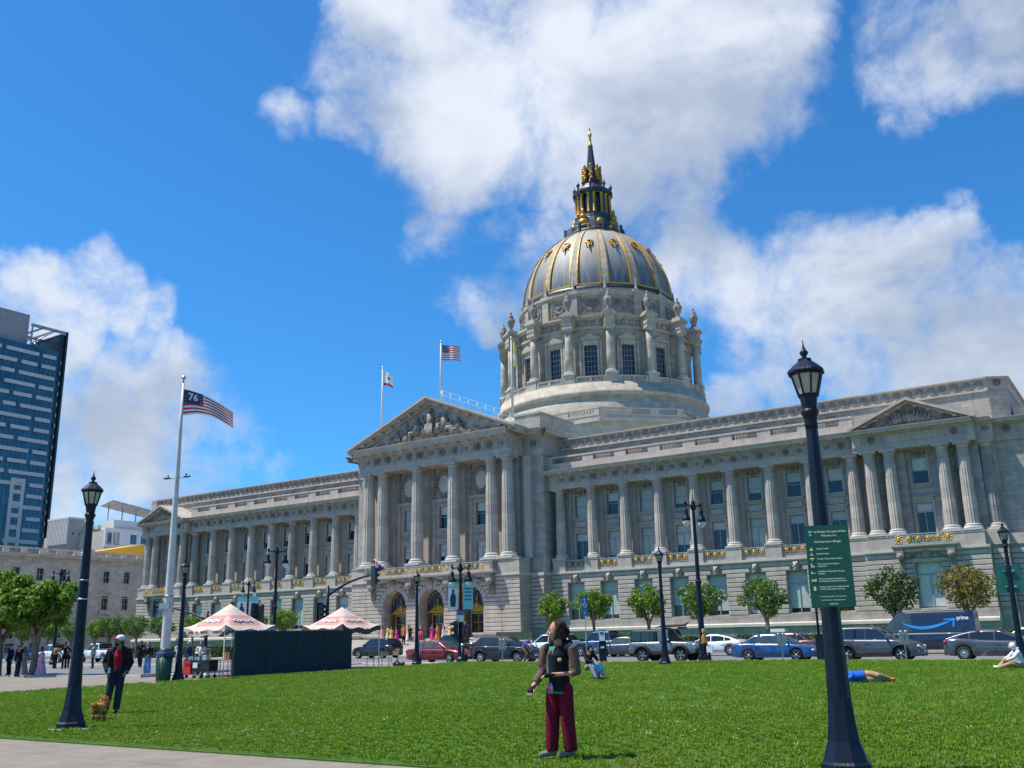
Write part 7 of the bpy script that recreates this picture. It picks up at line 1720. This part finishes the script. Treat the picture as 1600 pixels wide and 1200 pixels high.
def person(label,x,y,z,rz,h,top,bottom,skin='skin',hair='hair_black',hl='short',pose='stand',dress=False,arms='down',sleeve=1.0,shoes='c_black',group=None,fine=False,headyaw=0,headpitch=0,J=None,flare=1.0,build=1.0,voxel=None):
    t=thing('person',label,'person',(x,y,z),rz,group); s=h/1.75; t.scale=(s,s,s); vx=voxel or (.009 if fine else .02); b=build
    j=dict(pel=V3(0,0,.93),che=V3(0,.0,1.28),nk=V3(0,.01,1.47),hd=V3(0,-.015,1.625),
        hl=V3(.095,0,.92),hr=V3(-.095,0,.92),kl=V3(.10,-.02,.50),kr=V3(-.10,-.02,.50),al=V3(.105,.03,.09),ar=V3(-.105,.03,.09),tl=V3(.12,-.10,.035),tr=V3(-.12,-.10,.035),
        sl=V3(.185*b,.01,1.40),sr=V3(-.185*b,.01,1.40),el=V3(.24*b,.04,1.13),er=V3(-.24*b,.04,1.13),wl=V3(.25*b,-.03,.88),wr=V3(-.25*b,-.03,.88))
    if pose=='walk': j.update(kl=V3(.09,-.2,.52),al=V3(.09,-.24,.1),tl=V3(.09,-.38,.05),kr=V3(-.09,.02,.50),ar=V3(-.09,.33,.17),tr=V3(-.09,.27,.05),el=V3(.24,.14,1.15),wl=V3(.24,.12,.9),er=V3(-.24,-.08,1.14),wr=V3(-.22,-.24,.95))
    if pose=='lean': j.update(kl=V3(.06,-.04,.5),al=V3(-.02,-.03,.09),tl=V3(-.02,-.15,.035),kr=V3(-.14,.0,.5),ar=V3(-.19,.05,.09),tr=V3(-.24,-.06,.035))
    if arms=='front': j.update(el=V3(.25*b,-.02,1.14),wl=V3(.09,-.25,1.12),er=V3(-.25*b,-.02,1.14),wr=V3(-.09,-.25,1.12))
    if arms=='hips': j.update(el=V3(.36,.08,1.16),wl=V3(.2,-.02,1.0),er=V3(-.36,.08,1.16),wr=V3(-.2,-.02,1.0))
    if arms=='phone': j.update(er=V3(-.24,-.05,1.14),wr=V3(-.12,-.26,1.36),el=V3(.25,.0,1.13),wl=V3(.15,-.2,1.05))
    if arms=='pocket': j.update(el=V3(.29*b,.07,1.13),wl=V3(.2*b,-.1,.92),er=V3(-.30*b,.09,1.13),wr=V3(-.21*b,-.08,.92))
    if J: j.update(J)
    P=j
    body=head_mb(P['hd'],headyaw,headpitch,1.0,fine or True)
    body.T=None
    body.tube([P['nk']-V3(0,0,.06),P['nk']+(P['hd']-P['nk'])*.5],[.062,.056],10)
    body.tube([P['pel'],(P['pel']+P['che'])/2,P['che'],P['nk']-V3(0,0,.02)],[.12*b,.115*b,.13*b,.06],12)
    raw=MB()
    for q in 'lr':
        body.tube([P['s'+q]+ (P['che']-P['s'+q])*.3,P['s'+q],P['e'+q],P['w'+q]],[.05,.055,.043,.030],9)
        body.tube([P['h'+q],P['k'+q],P['a'+q]],[.075,.052,.038],9); body.tube([P['a'+q],P['a'+q]*.3+P['t'+q]*.7,P['t'+q]],[.035,.035,.025],8)
        d=(P['w'+q]-P['e'+q]); hand(raw,P['w'+q],d,(1 if q=='r' else -1),1.0,.5,None if abs(d.normalized().z)<.8 else Vector((0,-.3,0))+Vector(((-1 if q=='l' else 1)*.9,0,0)))
    rem(body,vx,'body',skin,t,raw,1)
    up=MB()
    up.tube([P['pel']-V3(0,0,.0),(P['pel']*.55+P['che']*.45),P['che'],P['che']+(P['nk']-P['che'])*.72],[.155*b,.148*b,.165*b,.105*b],16,flat=.78 if pose not in('lie',) else 1)
    for q in 'lr':
        e,w=P['e'+q],P['w'+q]; end=e+(w-e)*max(0,(sleeve-.5)*2)*.93 if sleeve>.5 else P['s'+q]+(e-P['s'+q])*sleeve*2
        pts=[P['che']+(P['s'+q]-P['che'])*.55+V3(0,0,.05),P['s'+q]]+([e,end] if sleeve>.5 else [end]); up.tube(pts,[.078,.076,.060,.052][:len(pts)] if sleeve>.5 else [.078,.074,.064],10)
    if dress:
        dr=MB(); z0=P['pel'].z; dr.lathe([(.15,z0+.16),(.17,z0),(.24,z0-.35),(.33,.07),(.31,.05)],16,(P['pel'].x,P['pel'].y,0),fn=lambda a,zz:1+.06*sin(6*a)*(1 if zz<.6 else .3)); rem(dr,vx*1.1,'skirt',bottom,t,None,1)
    else:
        lo=MB(); lo.tube([P['pel']+V3(0,0,.08),P['pel'],P['pel']-V3(0,0,.06)] if pose!='lie' else [P['pel']+(P['che']-P['pel'])*.2,P['pel']],[.15*b,.16*b,.14*b] if pose!='lie' else [.15*b,.16*b],14,flat=.82)
        for q in 'lr':
            lo.tube([P['h'+q]*.7+P['pel']*.3+V3(0,0,.03),P['h'+q]-V3(0,0,.04),(P['h'+q]+P['k'+q])/2,P['k'+q],P['a'+q]-V3(0,0,.01)],[.075*b,.098*b,.093*b*(1+.1*(flare-1)),.078*flare*b,.070*flare*b],11)
        rem(lo,vx,'trousers',bottom,t,None,2)
    rem(up,vx,'top',top,t,None,2)
    sh=MB()
    for q in 'lr':
        a,tt=P['a'+q],P['t'+q]; d=(tt-a); d.z=0; d=d.normalized() if d.length>.01 else V3(0,-1,0); sh.tube([a-d*.05-V3(0,0,.03),a*.4+tt*.6-V3(0,0,.008),tt+d*.04],[.045,.045,.035],9)
    rem(sh,vx,'shoes',shoes,t,None,1)
    if hair:
        hg=MB(); hg.T=Matrix.Translation(P['hd'])@Matrix.Rotation(headyaw,4,'Z')@Matrix.Rotation(headpitch,4,'X')
        hg.ball((0,.035,.055),(.088,.098,.088),14,10)
        if hl in('mid','long'):
            hg.ball((0,.06,-.03),(.085,.07,.11),12,8)
            for q in (-1,1): hg.ball((q*.07,.03,-.03),(.028,.05,.09),8,6)
        if hl=='long': hg.ball((0,.075,-.16),(.085,.05,.13),12,8)
        if hl=='bun': hg.ball((0,.12,.08),(.045,.045,.045),8,6)
        rem(hg,vx*.8,'hair',hair,t,None,1)
    return t
# ---- standing figure in dark red trousers, the main figure on the lawn
FW=dict(el=V3(.26,.02,1.08),wl=V3(.0,-.20,1.06),er=V3(-.25,-.04,1.09),wr=V3(-.25,-.28,.90),hd=V3(-.01,-.03,1.625),
  kl=V3(.105,.0,.50),al=V3(.13,.03,.11),tl=V3(.04,-.08,.045),kr=V3(-.105,-.03,.5),ar=V3(-.13,-.03,.11),tr=V3(-.22,-.14,.045),sl=V3(.205,.01,1.39),sr=V3(-.205,.01,1.39))
wm=person('person in a black vest, teal shirt and dark red wide trousers looking up left',-6.86,11.36,.05,R(0),1.73,'c_black','c_maroon','skin',None,pose='stand',J=FW,sleeve=.02,shoes='shoe_grey',fine=True,headyaw=R(-60),headpitch=R(5),flare=1.2,build=1.04,voxel=.0095)
def child_T(o): o.parent=wm
g=MB(); P=FW
for q,sd_ in (('l',1),('r',-1)):
    S_=P['s'+q]; E_=P['e'+q]; W_=P['w'+q]; en=E_+(W_-E_)*(.22 if q=='l' else .72)
    g.tube([S_+V3(-sd_*.04,0,.015),S_,(S_+E_)/2+V3(sd_*.012,0,0),E_+V3(0,.01,.0),en],[.07,.078,.066,.062,.052],12)
    for k in range(4): a=S_+(E_-S_)*(.35+.18*k); g.tube([a+V3(-.05,-.02,.01*(-1)**k),a+V3(.05,.02,-.01*(-1)**k)],[.052,.052],8)
rem(g,.010,'sleeves','c_brown',wm,None,2)
g=MB(); g.tube([V3(0,-.015,.845),V3(0,-.015,.95),V3(0,-.015,1.12),V3(0,-.012,1.3),V3(0,.0,1.43)],[.176,.172,.165,.172,.10],18,flat=.82); rem(g,.011,'vest','c_black',wm,None,1)
def vsurf(x,z,o=.006):
    r=.176+(.165-.176)*min(1,max(0,(z-.845)/.275)) if z<1.12 else (.165+(z-1.12)/.18*.007 if z<1.3 else .172-(z-1.3)/.13*.066); r+=o+.013
    return (x,-.012-r*.83*math.sqrt(max(.02,1-(x/r)**2)),z)
g=MB(); g.smooth=True; nn=14; vs=[]
for j in range(nn+1):
    z=.87+.55*j/nn; xl=-.085+.02*sin(j*.6); xr=-.03+.055*max(0,(j/nn-.35)/.65)+.01*sin(j*.9)
    for i in range(5): vs.append(vsurf(xl+(xr-xl)*i/4,z,.005+.003*sin(j*1.3+i)))
g.add(vs,[(j*5+i,j*5+i+1,(j+1)*5+i+1,(j+1)*5+i) for j in range(nn) for i in range(4)],True); g.build('shirt_front','c_teal',wm)
for k_ in (0,4):
    g=MB(); g.tube([Vector(vs[j*5+k_])+V3(0,-.004,0) for j in range(nn+1)],.0065,5); g.build('jacket_trim','c_tan',wm)
g=MB(); g.tube([V3(0,-.03,.81),V3(0,-.025,.87)],[.158,.165],16,flat=.82); rem(g,.012,'shirt_hem','c_teal',wm,None,1)
g=MB(); g.ball((.0,.09,1.44),(.14,.09,.07),12,7); g.tube([(.12,-.05,1.43),(.15,.05,1.46),(0,.13,1.46),(-.15,.05,1.46),(-.1,-.08,1.42)],[.03,.05,.055,.05,.03],9); rem(g,.011,'hood','c_black',wm,None,2)
g=MB(); g.T=Matrix.Translation(vsurf(.10,1.25,.004))@Matrix.Rotation(R(62),4,'X')@Matrix.Rotation(R(28),4,'Y'); g.lathe([(.031,-.004),(.03,.004),(.012,.008)],16); g.build('badge','c_tan',wm)
g=MB(); g.T=Matrix.Translation((-.01,-.03,1.625))@Matrix.Rotation(R(-60),4,'Z')@Matrix.Rotation(R(5),4,'X')
g.ball((0,.045,.055),(.086,.092,.083),14,10)
rr=random.Random(4)
for i in range(46):
    a=rr.uniform(-.15,PI+.15); zz=rr.uniform(-.12,.09); r_=.085*(1 if zz>-.03 else .95); c=(r_*cos(a),.03+r_*1.05*sin(a),zz); g.ball(c,(.026,.026,.034),7,5)
for s in (-1,1):
    for i in range(5): g.ball((s*(.078+.004*i),.015-.008*i,.02-.028*i),(.02,.03,.03),7,5)
rem(g,.0075,'hair','hair_brown',wm,None,1)
hv,hf=leaf_cloud([(-.01+.0,.06,1.69,.085),(.055,.03,1.64,.06),(-.06,.075,1.64,.06),(.02,.085,1.60,.085),(.05,.045,1.56,.055),(-.02,.10,1.54,.06),(.03,.11,1.62,.08),(-.05,.09,1.58,.07)],4200,.013,77)
link('hair_locks',np_mesh('hair_locks',hv,hf,'hair_brown'),wm)
hd_T=Matrix.Translation((-.01,-.03,1.625))@Matrix.Rotation(R(-60),4,'Z')@Matrix.Rotation(R(5),4,'X')
for s in (-1,1):
    g=MB(); g.T=hd_T; g.ball((s*.031,-.083,.012),(.013,.012,.009),10,7); e=g.build('eye','c_white',wm); g=MB(); g.T=hd_T; g.ball((s*.031,-.0935,.012),(.005,.004,.006),8,6); g.build('iris','hair_black',e)
    g=MB(); g.T=hd_T; g.tube([(s*.014,-.099,.034),(s*.032,-.097,.041),(s*.05,-.086,.034)],.005,5); g.build('eyebrow','hair_brown',wm)
mat('lip',(.33,.11,.09),.5,0,.05); g=MB(); g.T=hd_T; g.ball((0,-.108,-.0615),(.021,.008,.008),10,6); g.build('lips','lip',wm)
for q in 'lr':
    g=MB(); d=(FW['w'+q]-FW['e'+q]).normalized(); g.tube([FW['w'+q]-d*.05,FW['w'+q]+d*.0,FW['w'+q]+d*.045,FW['w'+q]+d*.095],[.035,.036,.045,.043],10,flat=.75); rem(g,.008,'glove','c_black',wm,None,1)
g=MB()
for i in range(5): g.tube([(-.04+.012*i,-.22,.96),(-.05+.02*i,-.235,.90),(-.045+.02*i,-.225,.84-.02*(i%2))],[.008,.013,.005],6,flat=.4)
g.build('pink_ribbon','c_pale_pink',wm)
# ---- man with the dog
GJ=dict(kl=V3(.07,-.02,.5),al=V3(.04,.0,.09),tl=V3(.05,-.15,.035),kr=V3(-.13,-.04,.5),ar=V3(-.2,-.02,.09),tr=V3(-.27,-.13,.035))
mn=person('man in a white cap with red brim, black jacket and red shirt beside the dog',-21.1,14.6,.06,R(52),1.77,'c_red','c_darkjeans','skin_tan',None,pose='stand',arms='pocket',J=GJ,sleeve=.02,shoes='c_black',fine=True,headyaw=R(-62),build=1.0,flare=1.1,voxel=.012)
g=MB()
for s in (-1,1):
    q='l' if s>0 else 'r'
    g.tube([V3(s*.08,.02,1.46),V3(s*.135,-.01,1.38),V3(s*.145,-.01,1.1),V3(s*.15,-.01,.86)],[.06,.08,.085,.09],12,flat=1.25)
    S_,E_,W_=V3(s*.195,.01,1.40),V3(s*.295,.08,1.13),V3(s*.215,-.09,.94); g.tube([V3(s*.12,.0,1.42),S_,E_,W_],[.07,.074,.064,.055],12)
g.tube([V3(0,.08,.88),V3(0,.08,1.2),V3(0,.07,1.44)],[.13,.135,.10],12,flat=.7); g.tube([(.09,-.03,1.47),(.08,.07,1.5),(-.08,.07,1.5),(-.09,-.03,1.47)],.035,8)
rem(g,.012,'jacket','c_black',mn,None,2)
hT=Matrix.Translation((0,-.015,1.625))@Matrix.Rotation(R(-62),4,'Z')
g=MB(); g.T=hT; g.ball((0,.02,.062),(.094,.108,.082),16,10); rem(g,.009,'cap','c_white',mn,None,1)
g=MB(); g.T=hT; g.ball((0,-.115,.045),(.072,.085,.013),14,6); g.build('cap_brim','c_red',mn)
g=MB(); g.T=hT; g.ball((0,-.055,-.07),(.058,.055,.05),12,8); g.ball((0,.04,-.03),(.08,.07,.05),10,7); rem(g,.01,'beard','hair_brown',mn,None,1)
g=MB(); g.box(-.2,-.14,-.17,-.15,.9,1.02); g.build('phone','c_white',mn); g=MB(); g.tube([(-.14,-.12,1.38),(0,-.175,1.2),(.17,-.13,1.0)],.008,5); g.build('strap','c_navy',mn)
# ---- dog
dg_=thing('dog','small fluffy ginger dog standing by the lamp post, seen from behind','dog',(-19.45,13.1,.05),R(-148),None,1.02)
g=MB(); g.tube([(0,.14,.26),(0,0,.27),(0,-.14,.28)],[.085,.10,.085],12); g.tube([(0,-.14,.30),(0,-.2,.37)],[.055,.05],9); g.ball((0,-.22,.41),(.06,.065,.055),10,7); g.ball((0,-.28,.395),(.028,.045,.026),8,6)
for sx in (-.055,.055):
    g.tube([(sx,-.12,.26),(sx,-.125,.13),(sx,-.135,.015)],[.045,.028,.024],8); g.tube([(sx,.13,.26),(sx,.09,.17),(sx,.17,.11),(sx,.15,.015)],[.058,.04,.026,.024],8)
    g.tube([(sx*1.05,-.2,.42),(sx*1.5,-.19,.36),(sx*1.4,-.2,.32)],[.02,.03,.018],7)
g.tube([(0,.2,.3),(0,.26,.34),(0,.3,.30)],[.03,.04,.03],8)
rem(g,.01,'body','fur_pale',dg_,None,1)
v,f=leaf_cloud([(0,.12,.27,.10),(0,.0,.28,.11),(0,-.12,.29,.10),(0,-.22,.42,.075),(-.065,-.2,.37,.045),(.065,-.2,.37,.045),(0,.27,.33,.06),(.055,.13,.17,.055),(-.055,.13,.17,.055),(.055,-.125,.14,.05),(-.055,-.125,.14,.05),(.055,.15,.06,.045),(-.055,.15,.06,.045),(.055,-.13,.05,.04),(-.055,-.13,.05,.04),(0,-.17,.33,.07)],5200,.016,9)
link('fur',np_mesh('fur',v,f,'fur_ginger'),dg_)
# ---- other people on the lawn
LJ=dict(pel=V3(0,.0,.22),che=V3(.05,.33,.17),nk=V3(.1,.48,.15),hd=V3(.12,.62,.14),hl=V3(.02,-.05,.30),hr=V3(-.02,-.05,.14),kl=V3(-.28,-.32,.22),kr=V3(-.2,-.35,.1),al=V3(-.1,-.68,.12),ar=V3(.0,-.72,.08),tl=V3(-.18,-.8,.1),tr=V3(-.08,-.84,.06),sl=V3(.04,.4,.3),sr=V3(.12,.4,.08),el=V3(-.2,.42,.2),er=V3(-.2,.5,.06),wl=V3(-.25,.6,.08),wr=V3(-.15,.68,.05))
person('person lying curled on the grass in a royal blue top and tan trousers',-7.9,30.7,.06,R(118),1.72,'c_royal','c_tan','skin',None,pose='lie',J=LJ,sleeve=.9,shoes='c_orange')
SJ=dict(pel=V3(0,.0,.12),che=V3(0,-.08,.47),nk=V3(0,-.14,.63),hd=V3(0,-.22,.74),hl=V3(.1,-.03,.12),hr=V3(-.1,-.03,.12),kl=V3(.22,-.45,.18),kr=V3(-.18,-.42,.30),al=V3(.05,-.75,.07),ar=V3(-.05,-.72,.08),tl=V3(.04,-.88,.08),tr=V3(-.06,-.86,.1),sl=V3(.18,-.1,.56),sr=V3(-.18,-.1,.56),el=V3(.24,-.3,.38),er=V3(-.24,-.3,.38),wl=V3(.1,-.5,.3),wr=V3(-.08,-.5,.33))
hp=person('person in a white hoodie sitting cross-legged on the grass',-4.65,38.9,.15,R(-62),1.78,'c_white','c_tan','skin',None,pose='sit',J=SJ,shoes='c_white')
g=MB(); g.ball((0,-.19,.76),(.12,.12,.13),12,8); g.ball((0,-.08,.66),(.13,.09,.08),10,6); rem(g,.016,'hood','c_white',hp,None,1)
g=MB(); g.ball((0,0,.16),(.22,.16,.2),10,7); g.tube([(-.1,0,.3),(0,0,.42),(.1,0,.3)],.02,5); tag(g.build('backpack','c_black',None,(-4.1,39.1,.15)),'black backpack on the grass behind the person in the white hoodie','bag')
SJ2=dict(SJ); SJ2.update(kl=V3(.14,-.42,.45),kr=V3(-.14,-.42,.45),al=V3(.12,-.72,.08),ar=V3(-.12,-.72,.08),tl=V3(.12,-.86,.05),tr=V3(-.12,-.86,.05),wl=V3(.10,-.62,.62),wr=V3(-.10,-.62,.62),pel=V3(0,.0,.42),che=V3(0,-.06,.76),nk=V3(0,-.10,.93),hd=V3(0,-.16,1.06),hl=V3(.1,-.03,.42),hr=V3(-.1,-.03,.42),sl=V3(.18,-.06,.87),sr=V3(-.18,-.06,.87),el=V3(.24,-.3,.66),er=V3(-.24,-.3,.66)); SJ2.update(kl=V3(.16,-.46,.56),kr=V3(-.16,-.44,.50))
sj=person('person in black crouching on the lawn with a blue patterned cloth',-17.5,31.0,.1,R(60),1.7,'c_black','c_grey','skin',None,pose='sit',J=SJ2,shoes='c_black')
g=MB(); g.ball((0,-.14,1.10),(.11,.11,.11),10,7); rem(g,.018,'hair','hair_black',sj,None,1)
g=MB(); g.ball((.14,-.42,.34),(.24,.26,.26),10,8); g.ball((.22,-.30,.15),(.26,.26,.15),10,7); g.ball((.02,-.5,.45),(.2,.16,.16),9,6); rem(g,.022,'patterned_cloth','c_lightblue',sj,None,1)
g=MB(); g.ball((0,0,.28),(.12,.10,.28),10,8); g.tube([(-.04,0,.5),(0,0,.62),(.04,0,.5)],.015,5); rb_=tag(g.build('red_bag','c_red',None,(-18.02,30.75,.62)),'bright red bag strapped on the back of the crouching person in black','bag')
# ---- cyclist
bk_=thing('bicycle','black city bicycle ridden past the dark SUV','bicycle',(-33.4,51.6,.03),0,None)
T=Matrix.Rotation(PI/2,4,'X')
for x_ in (-.52,.52):
    q=MB(); q.T=Matrix.Translation((x_,0,.34))@T; pts=[(.33*cos(2*PI*i/24),.33*sin(2*PI*i/24),0) for i in range(25)]; q.tube(pts,.02,6); w_=q.build('wheel','tyre',bk_)
    q=MB(); q.T=Matrix.Translation((x_,0,.34))@T
    for i in range(12): a=2*PI*i/12; q.tube([(0,0,0),(.32*cos(a),.32*sin(a),0)],.003,3)
    q.build('spokes','steel',w_)['kind']='stuff'
q=MB(); 
for a,b in (((-.52,0,.34),(-.12,0,.3)),((-.12,0,.3),(-.22,0,.85)),((-.22,0,.78),(.36,0,.80)),((-.12,0,.3),(.38,0,.72)),((-.52,0,.34),(-.2,0,.74)),((.52,0,.34),(.34,0,.95))): q.tube([a,b],.018,6)
q.build('frame','black_paint',bk_); q=MB(); q.tube([(.34,0,.95),(.36,0,1.02)],.015,6); q.tube([(.3,-.28,1.05),(.37,-.1,1.03),(.37,.1,1.03),(.3,.28,1.05)],.015,6); q.build('handlebar','steel',bk_); q=MB(); q.ball((-.24,0,.9),(.14,.08,.035),10,6); q.build('saddle','black_paint',bk_)
q=MB(); q.tube([(-.75,0,.72),(-.45,0,.74),(-.3,0,.72)],[.02,.1,.05],8,flat=.4); q.build('rear_rack','black_paint',bk_)
CJ=dict(pel=V3(0,0,.98),che=V3(0,-.22,1.27),nk=V3(0,-.33,1.42),hd=V3(0,-.42,1.54),hl=V3(.09,0,.96),hr=V3(-.09,0,.96),kl=V3(.09,-.36,.72),kr=V3(-.09,-.3,.60),al=V3(.09,-.18,.32),ar=V3(-.09,-.08,.17),tl=V3(.09,-.3,.28),tr=V3(-.09,-.2,.13),sl=V3(.18,-.27,1.37),sr=V3(-.18,-.27,1.37),el=V3(.22,-.42,1.15),er=V3(-.22,-.42,1.15),wl=V3(.2,-.60,1.05),wr=V3(-.2,-.60,1.05))
person('cyclist in a purple and white shirt and brown trousers riding right',-33.65,51.6,.0,R(90),1.72,'c_purple','c_olive','skin_tan','hair_black',pose='cycle',J=CJ,sleeve=1.0,shoes='c_white')
# ---- pedestrians
person('blond woman in a mustard top walking right by the tall street lamp',-20.6,48.95,.15,R(100),1.66,'c_ochre','c_black','skin','hair_blond','mid',pose='walk')
g=MB(); g.box(-.16,.16,-.05,.05,0,.32); g.tube([(-.08,0,.32),(0,0,.48),(.08,0,.32)],.01,4); tag(g.build('shopping_bag','c_white',None,(-20.25,48.75,.62)),'pale shopping bag held by the woman in mustard','bag')
person('long haired woman in a dark jacket and flared blue jeans by the flagpole',-44.2,32.3,.08,R(20),1.70,'c_black','c_jeans','skin','hair_brown','long',arms='phone',flare=1.4)
person('person in a navy jacket with a white hood bending behind the litter bin',-44.4,35.0,.1,R(-40),1.7,'c_navy','c_navy','skin','c_white','short',pose='walk')
LG='pedestrians gathered at the left of the plaza'
for i,a in enumerate(((-57.6,32.6,1.78,'c_navy','c_black','hair_black','short','down','person in dark clothes cut by the left picture edge'),(-56.0,32.3,1.82,'c_black','c_black','hair_black','short','down','man in a black suit seen from behind left of the plane tree trunk'),
    (-54.9,31.9,1.6,'c_grey','c_grey','hair_brown','bun','down','woman in a grey dress beside the man in the black suit'),(-53.9,31.0,1.68,'c_black','c_darkjeans','hair_black','short','down','person in black just left of the plane tree trunk'),
    (-52.6,31.6,1.6,'c_pale_pink','c_pale_pink','hair_brown','mid','down','person in pink partly hidden by the plane tree trunk'),
    (-66.6,41.0,1.7,'c_tan','c_black','hair_brown','short','phone','person in a beige top among the left group'),(-65.6,41.3,1.68,'c_grey','c_black','hair_grey','short','down','grey haired person in the middle of the left group'),
    (-64.5,40.4,1.78,'c_black','c_black','hair_black','short','hips','man in a dark suit with white shirt in the left group'),(-63.2,40.6,1.6,'c_purple','c_darkjeans','hair_black','short','down','person in a mauve top beside the dark suit'),
    (-62.4,41.2,1.7,'c_grey','c_darkjeans','hair_black','short','down','person in grey next to the dark lamp post'),(-60.9,42.2,1.65,'c_ochre','c_tan','hair_black','mid','down','person in a patterned brown outfit right of the dark lamp post'),
    (-58.0,41.8,1.78,'c_black','c_black','hair_black','short','down','person in black striding in front of the white pickup'),(-52.4,40.5,1.65,'c_white','c_grey','hair_black','mid','front','woman in a white top behind the man in the cap'))):
    x_,y_,h_,tp,bt,hr,hl_,ar_,lab=a
    person(lab,x_,y_,gz(y_)+.01,R((37*i)%360),h_,tp,bt,('skin','skin_tan','skin_dark')[i%3],hr,hl_,arms=ar_,pose='walk' if i in(11,) else 'stand',dress=(i in(2,4)),group=LG)
person('cook in a black shirt and white apron behind the food grill',-41.3,33.3,.06,R(40),1.7,'c_white','c_black','skin_tan','hair_black','short',arms='front')
person('second vendor in black standing at the back of the larger tent',-39.0,33.6,.06,R(60),1.66,'c_black','c_black','skin_tan','hair_black','short',arms='down')
# ---- wedding party on the steps
WG='wedding guests on the entrance steps'
def step_at(k): return YC-10.4+.42*k+.2,.17*(k+1)
for i,(lx,k,h_,tp,bt,hr,dr,ar_,lab) in enumerate([(-4.9, 8, 1.62, 'c_pale_pink', 'c_pale_pink', 'hair_black', True, 'down', 'guest in a pale pink long dress, leftmost on the steps'), (-4.05, 8, 1.62, 'c_cream', 'c_cream', 'hair_brown', True, 'down', 'guest in a cream long dress on the steps'), (-3.15, 7, 1.62, 'c_yellow', 'c_yellow', 'hair_black', True, 'front', 'guest in a pale yellow long dress beside the cream dress'), (-2.4, 7, 1.66, 'c_pink', 'c_pink', 'hair_brown', True, 'front', 'guest in a hot pink long dress on the steps'), (-1.75, 8, 1.7, 'c_orange', 'c_ochre', 'hair_black', False, 'front', 'guest in orange behind the hot pink dress'), (-0.65, 5, 1.75, 'c_orange', 'c_black', 'hair_black', False, 'front', 'man in a white and orange top with dark trousers lower on the steps'), (-1.05, 8, 1.6, 'c_pale_pink', 'c_white', 'hair_brown', True, 'down', 'guest in a white skirt in the middle of the wedding party'), (-0.45, 7, 1.78, 'c_black', 'c_black', 'hair_black', False, 'down', 'man in a black suit in the middle of the wedding party'), (0.15, 8, 1.62, 'c_pale_pink', 'c_pale_pink', 'hair_brown', True, 'front', 'guest in a blush dress right of the black suit'), (0.65, 8, 1.6, 'c_orange', 'c_pale_pink', 'hair_black', True, 'down', 'guest in a peach and orange dress behind the group'), (1.05, 7, 1.72, 'c_maroon', 'c_red', 'hair_black', False, 'down', 'guest in dark red next to the pink shirt'), (1.85, 5, 1.78, 'c_pink', 'c_olive', 'hair_black', False, 'hips', 'man in a pink shirt with a brown bag, seen from behind'), (1.9, 3, 1.7, 'c_orange', 'c_navy', 'hair_black', False, 'down', 'person in orange and navy lowest on the steps'), (2.3, 8, 1.62, 'c_pink', 'c_pink', 'hair_brown', True, 'down', 'guest in magenta behind the park lamp post'), (3.05, 8, 1.62, 'c_ochre', 'c_orange', 'hair_black', True, 'front', 'guest in a rust orange dress right of the park lamp'), (3.75, 8, 1.74, 'c_maroon', 'c_maroon', 'hair_black', False, 'down', 'guest in maroon near the middle arch'), (4.2, 7, 1.6, 'c_white', 'c_white', 'hair_grey', True, 'down', 'small guest in white right of the maroon suit'), (4.75, 8, 1.62, 'c_yellow', 'c_yellow', 'hair_black', True, 'down', 'guest in a yellow dress, right side of the wedding party'), (5.35, 9, 1.62, 'c_pink', 'c_maroon', 'hair_black', False, 'front', 'guest in pink by the middle door, rightmost of the party'), (7.6, 7, 1.75, 'c_white', 'c_black', 'hair_black', False, 'front', 'person in white holding papers near the right arch'), (6.5, 9, 1.7, 'c_navy', 'c_black', 'hair_black', False, 'down', 'person in navy standing in the shade of the right arch')]):
    y_,z_=step_at(k); person(lab,XC+lx,y_,z_,R((53*i)%140-70),h_,tp,bt,('skin','skin_tan')[i%2],hr,('long','mid')[i%2] if dr else 'short',arms=ar_,dress=dr,group=WG,sleeve=.35 if dr else .95,voxel=.028)
flush()
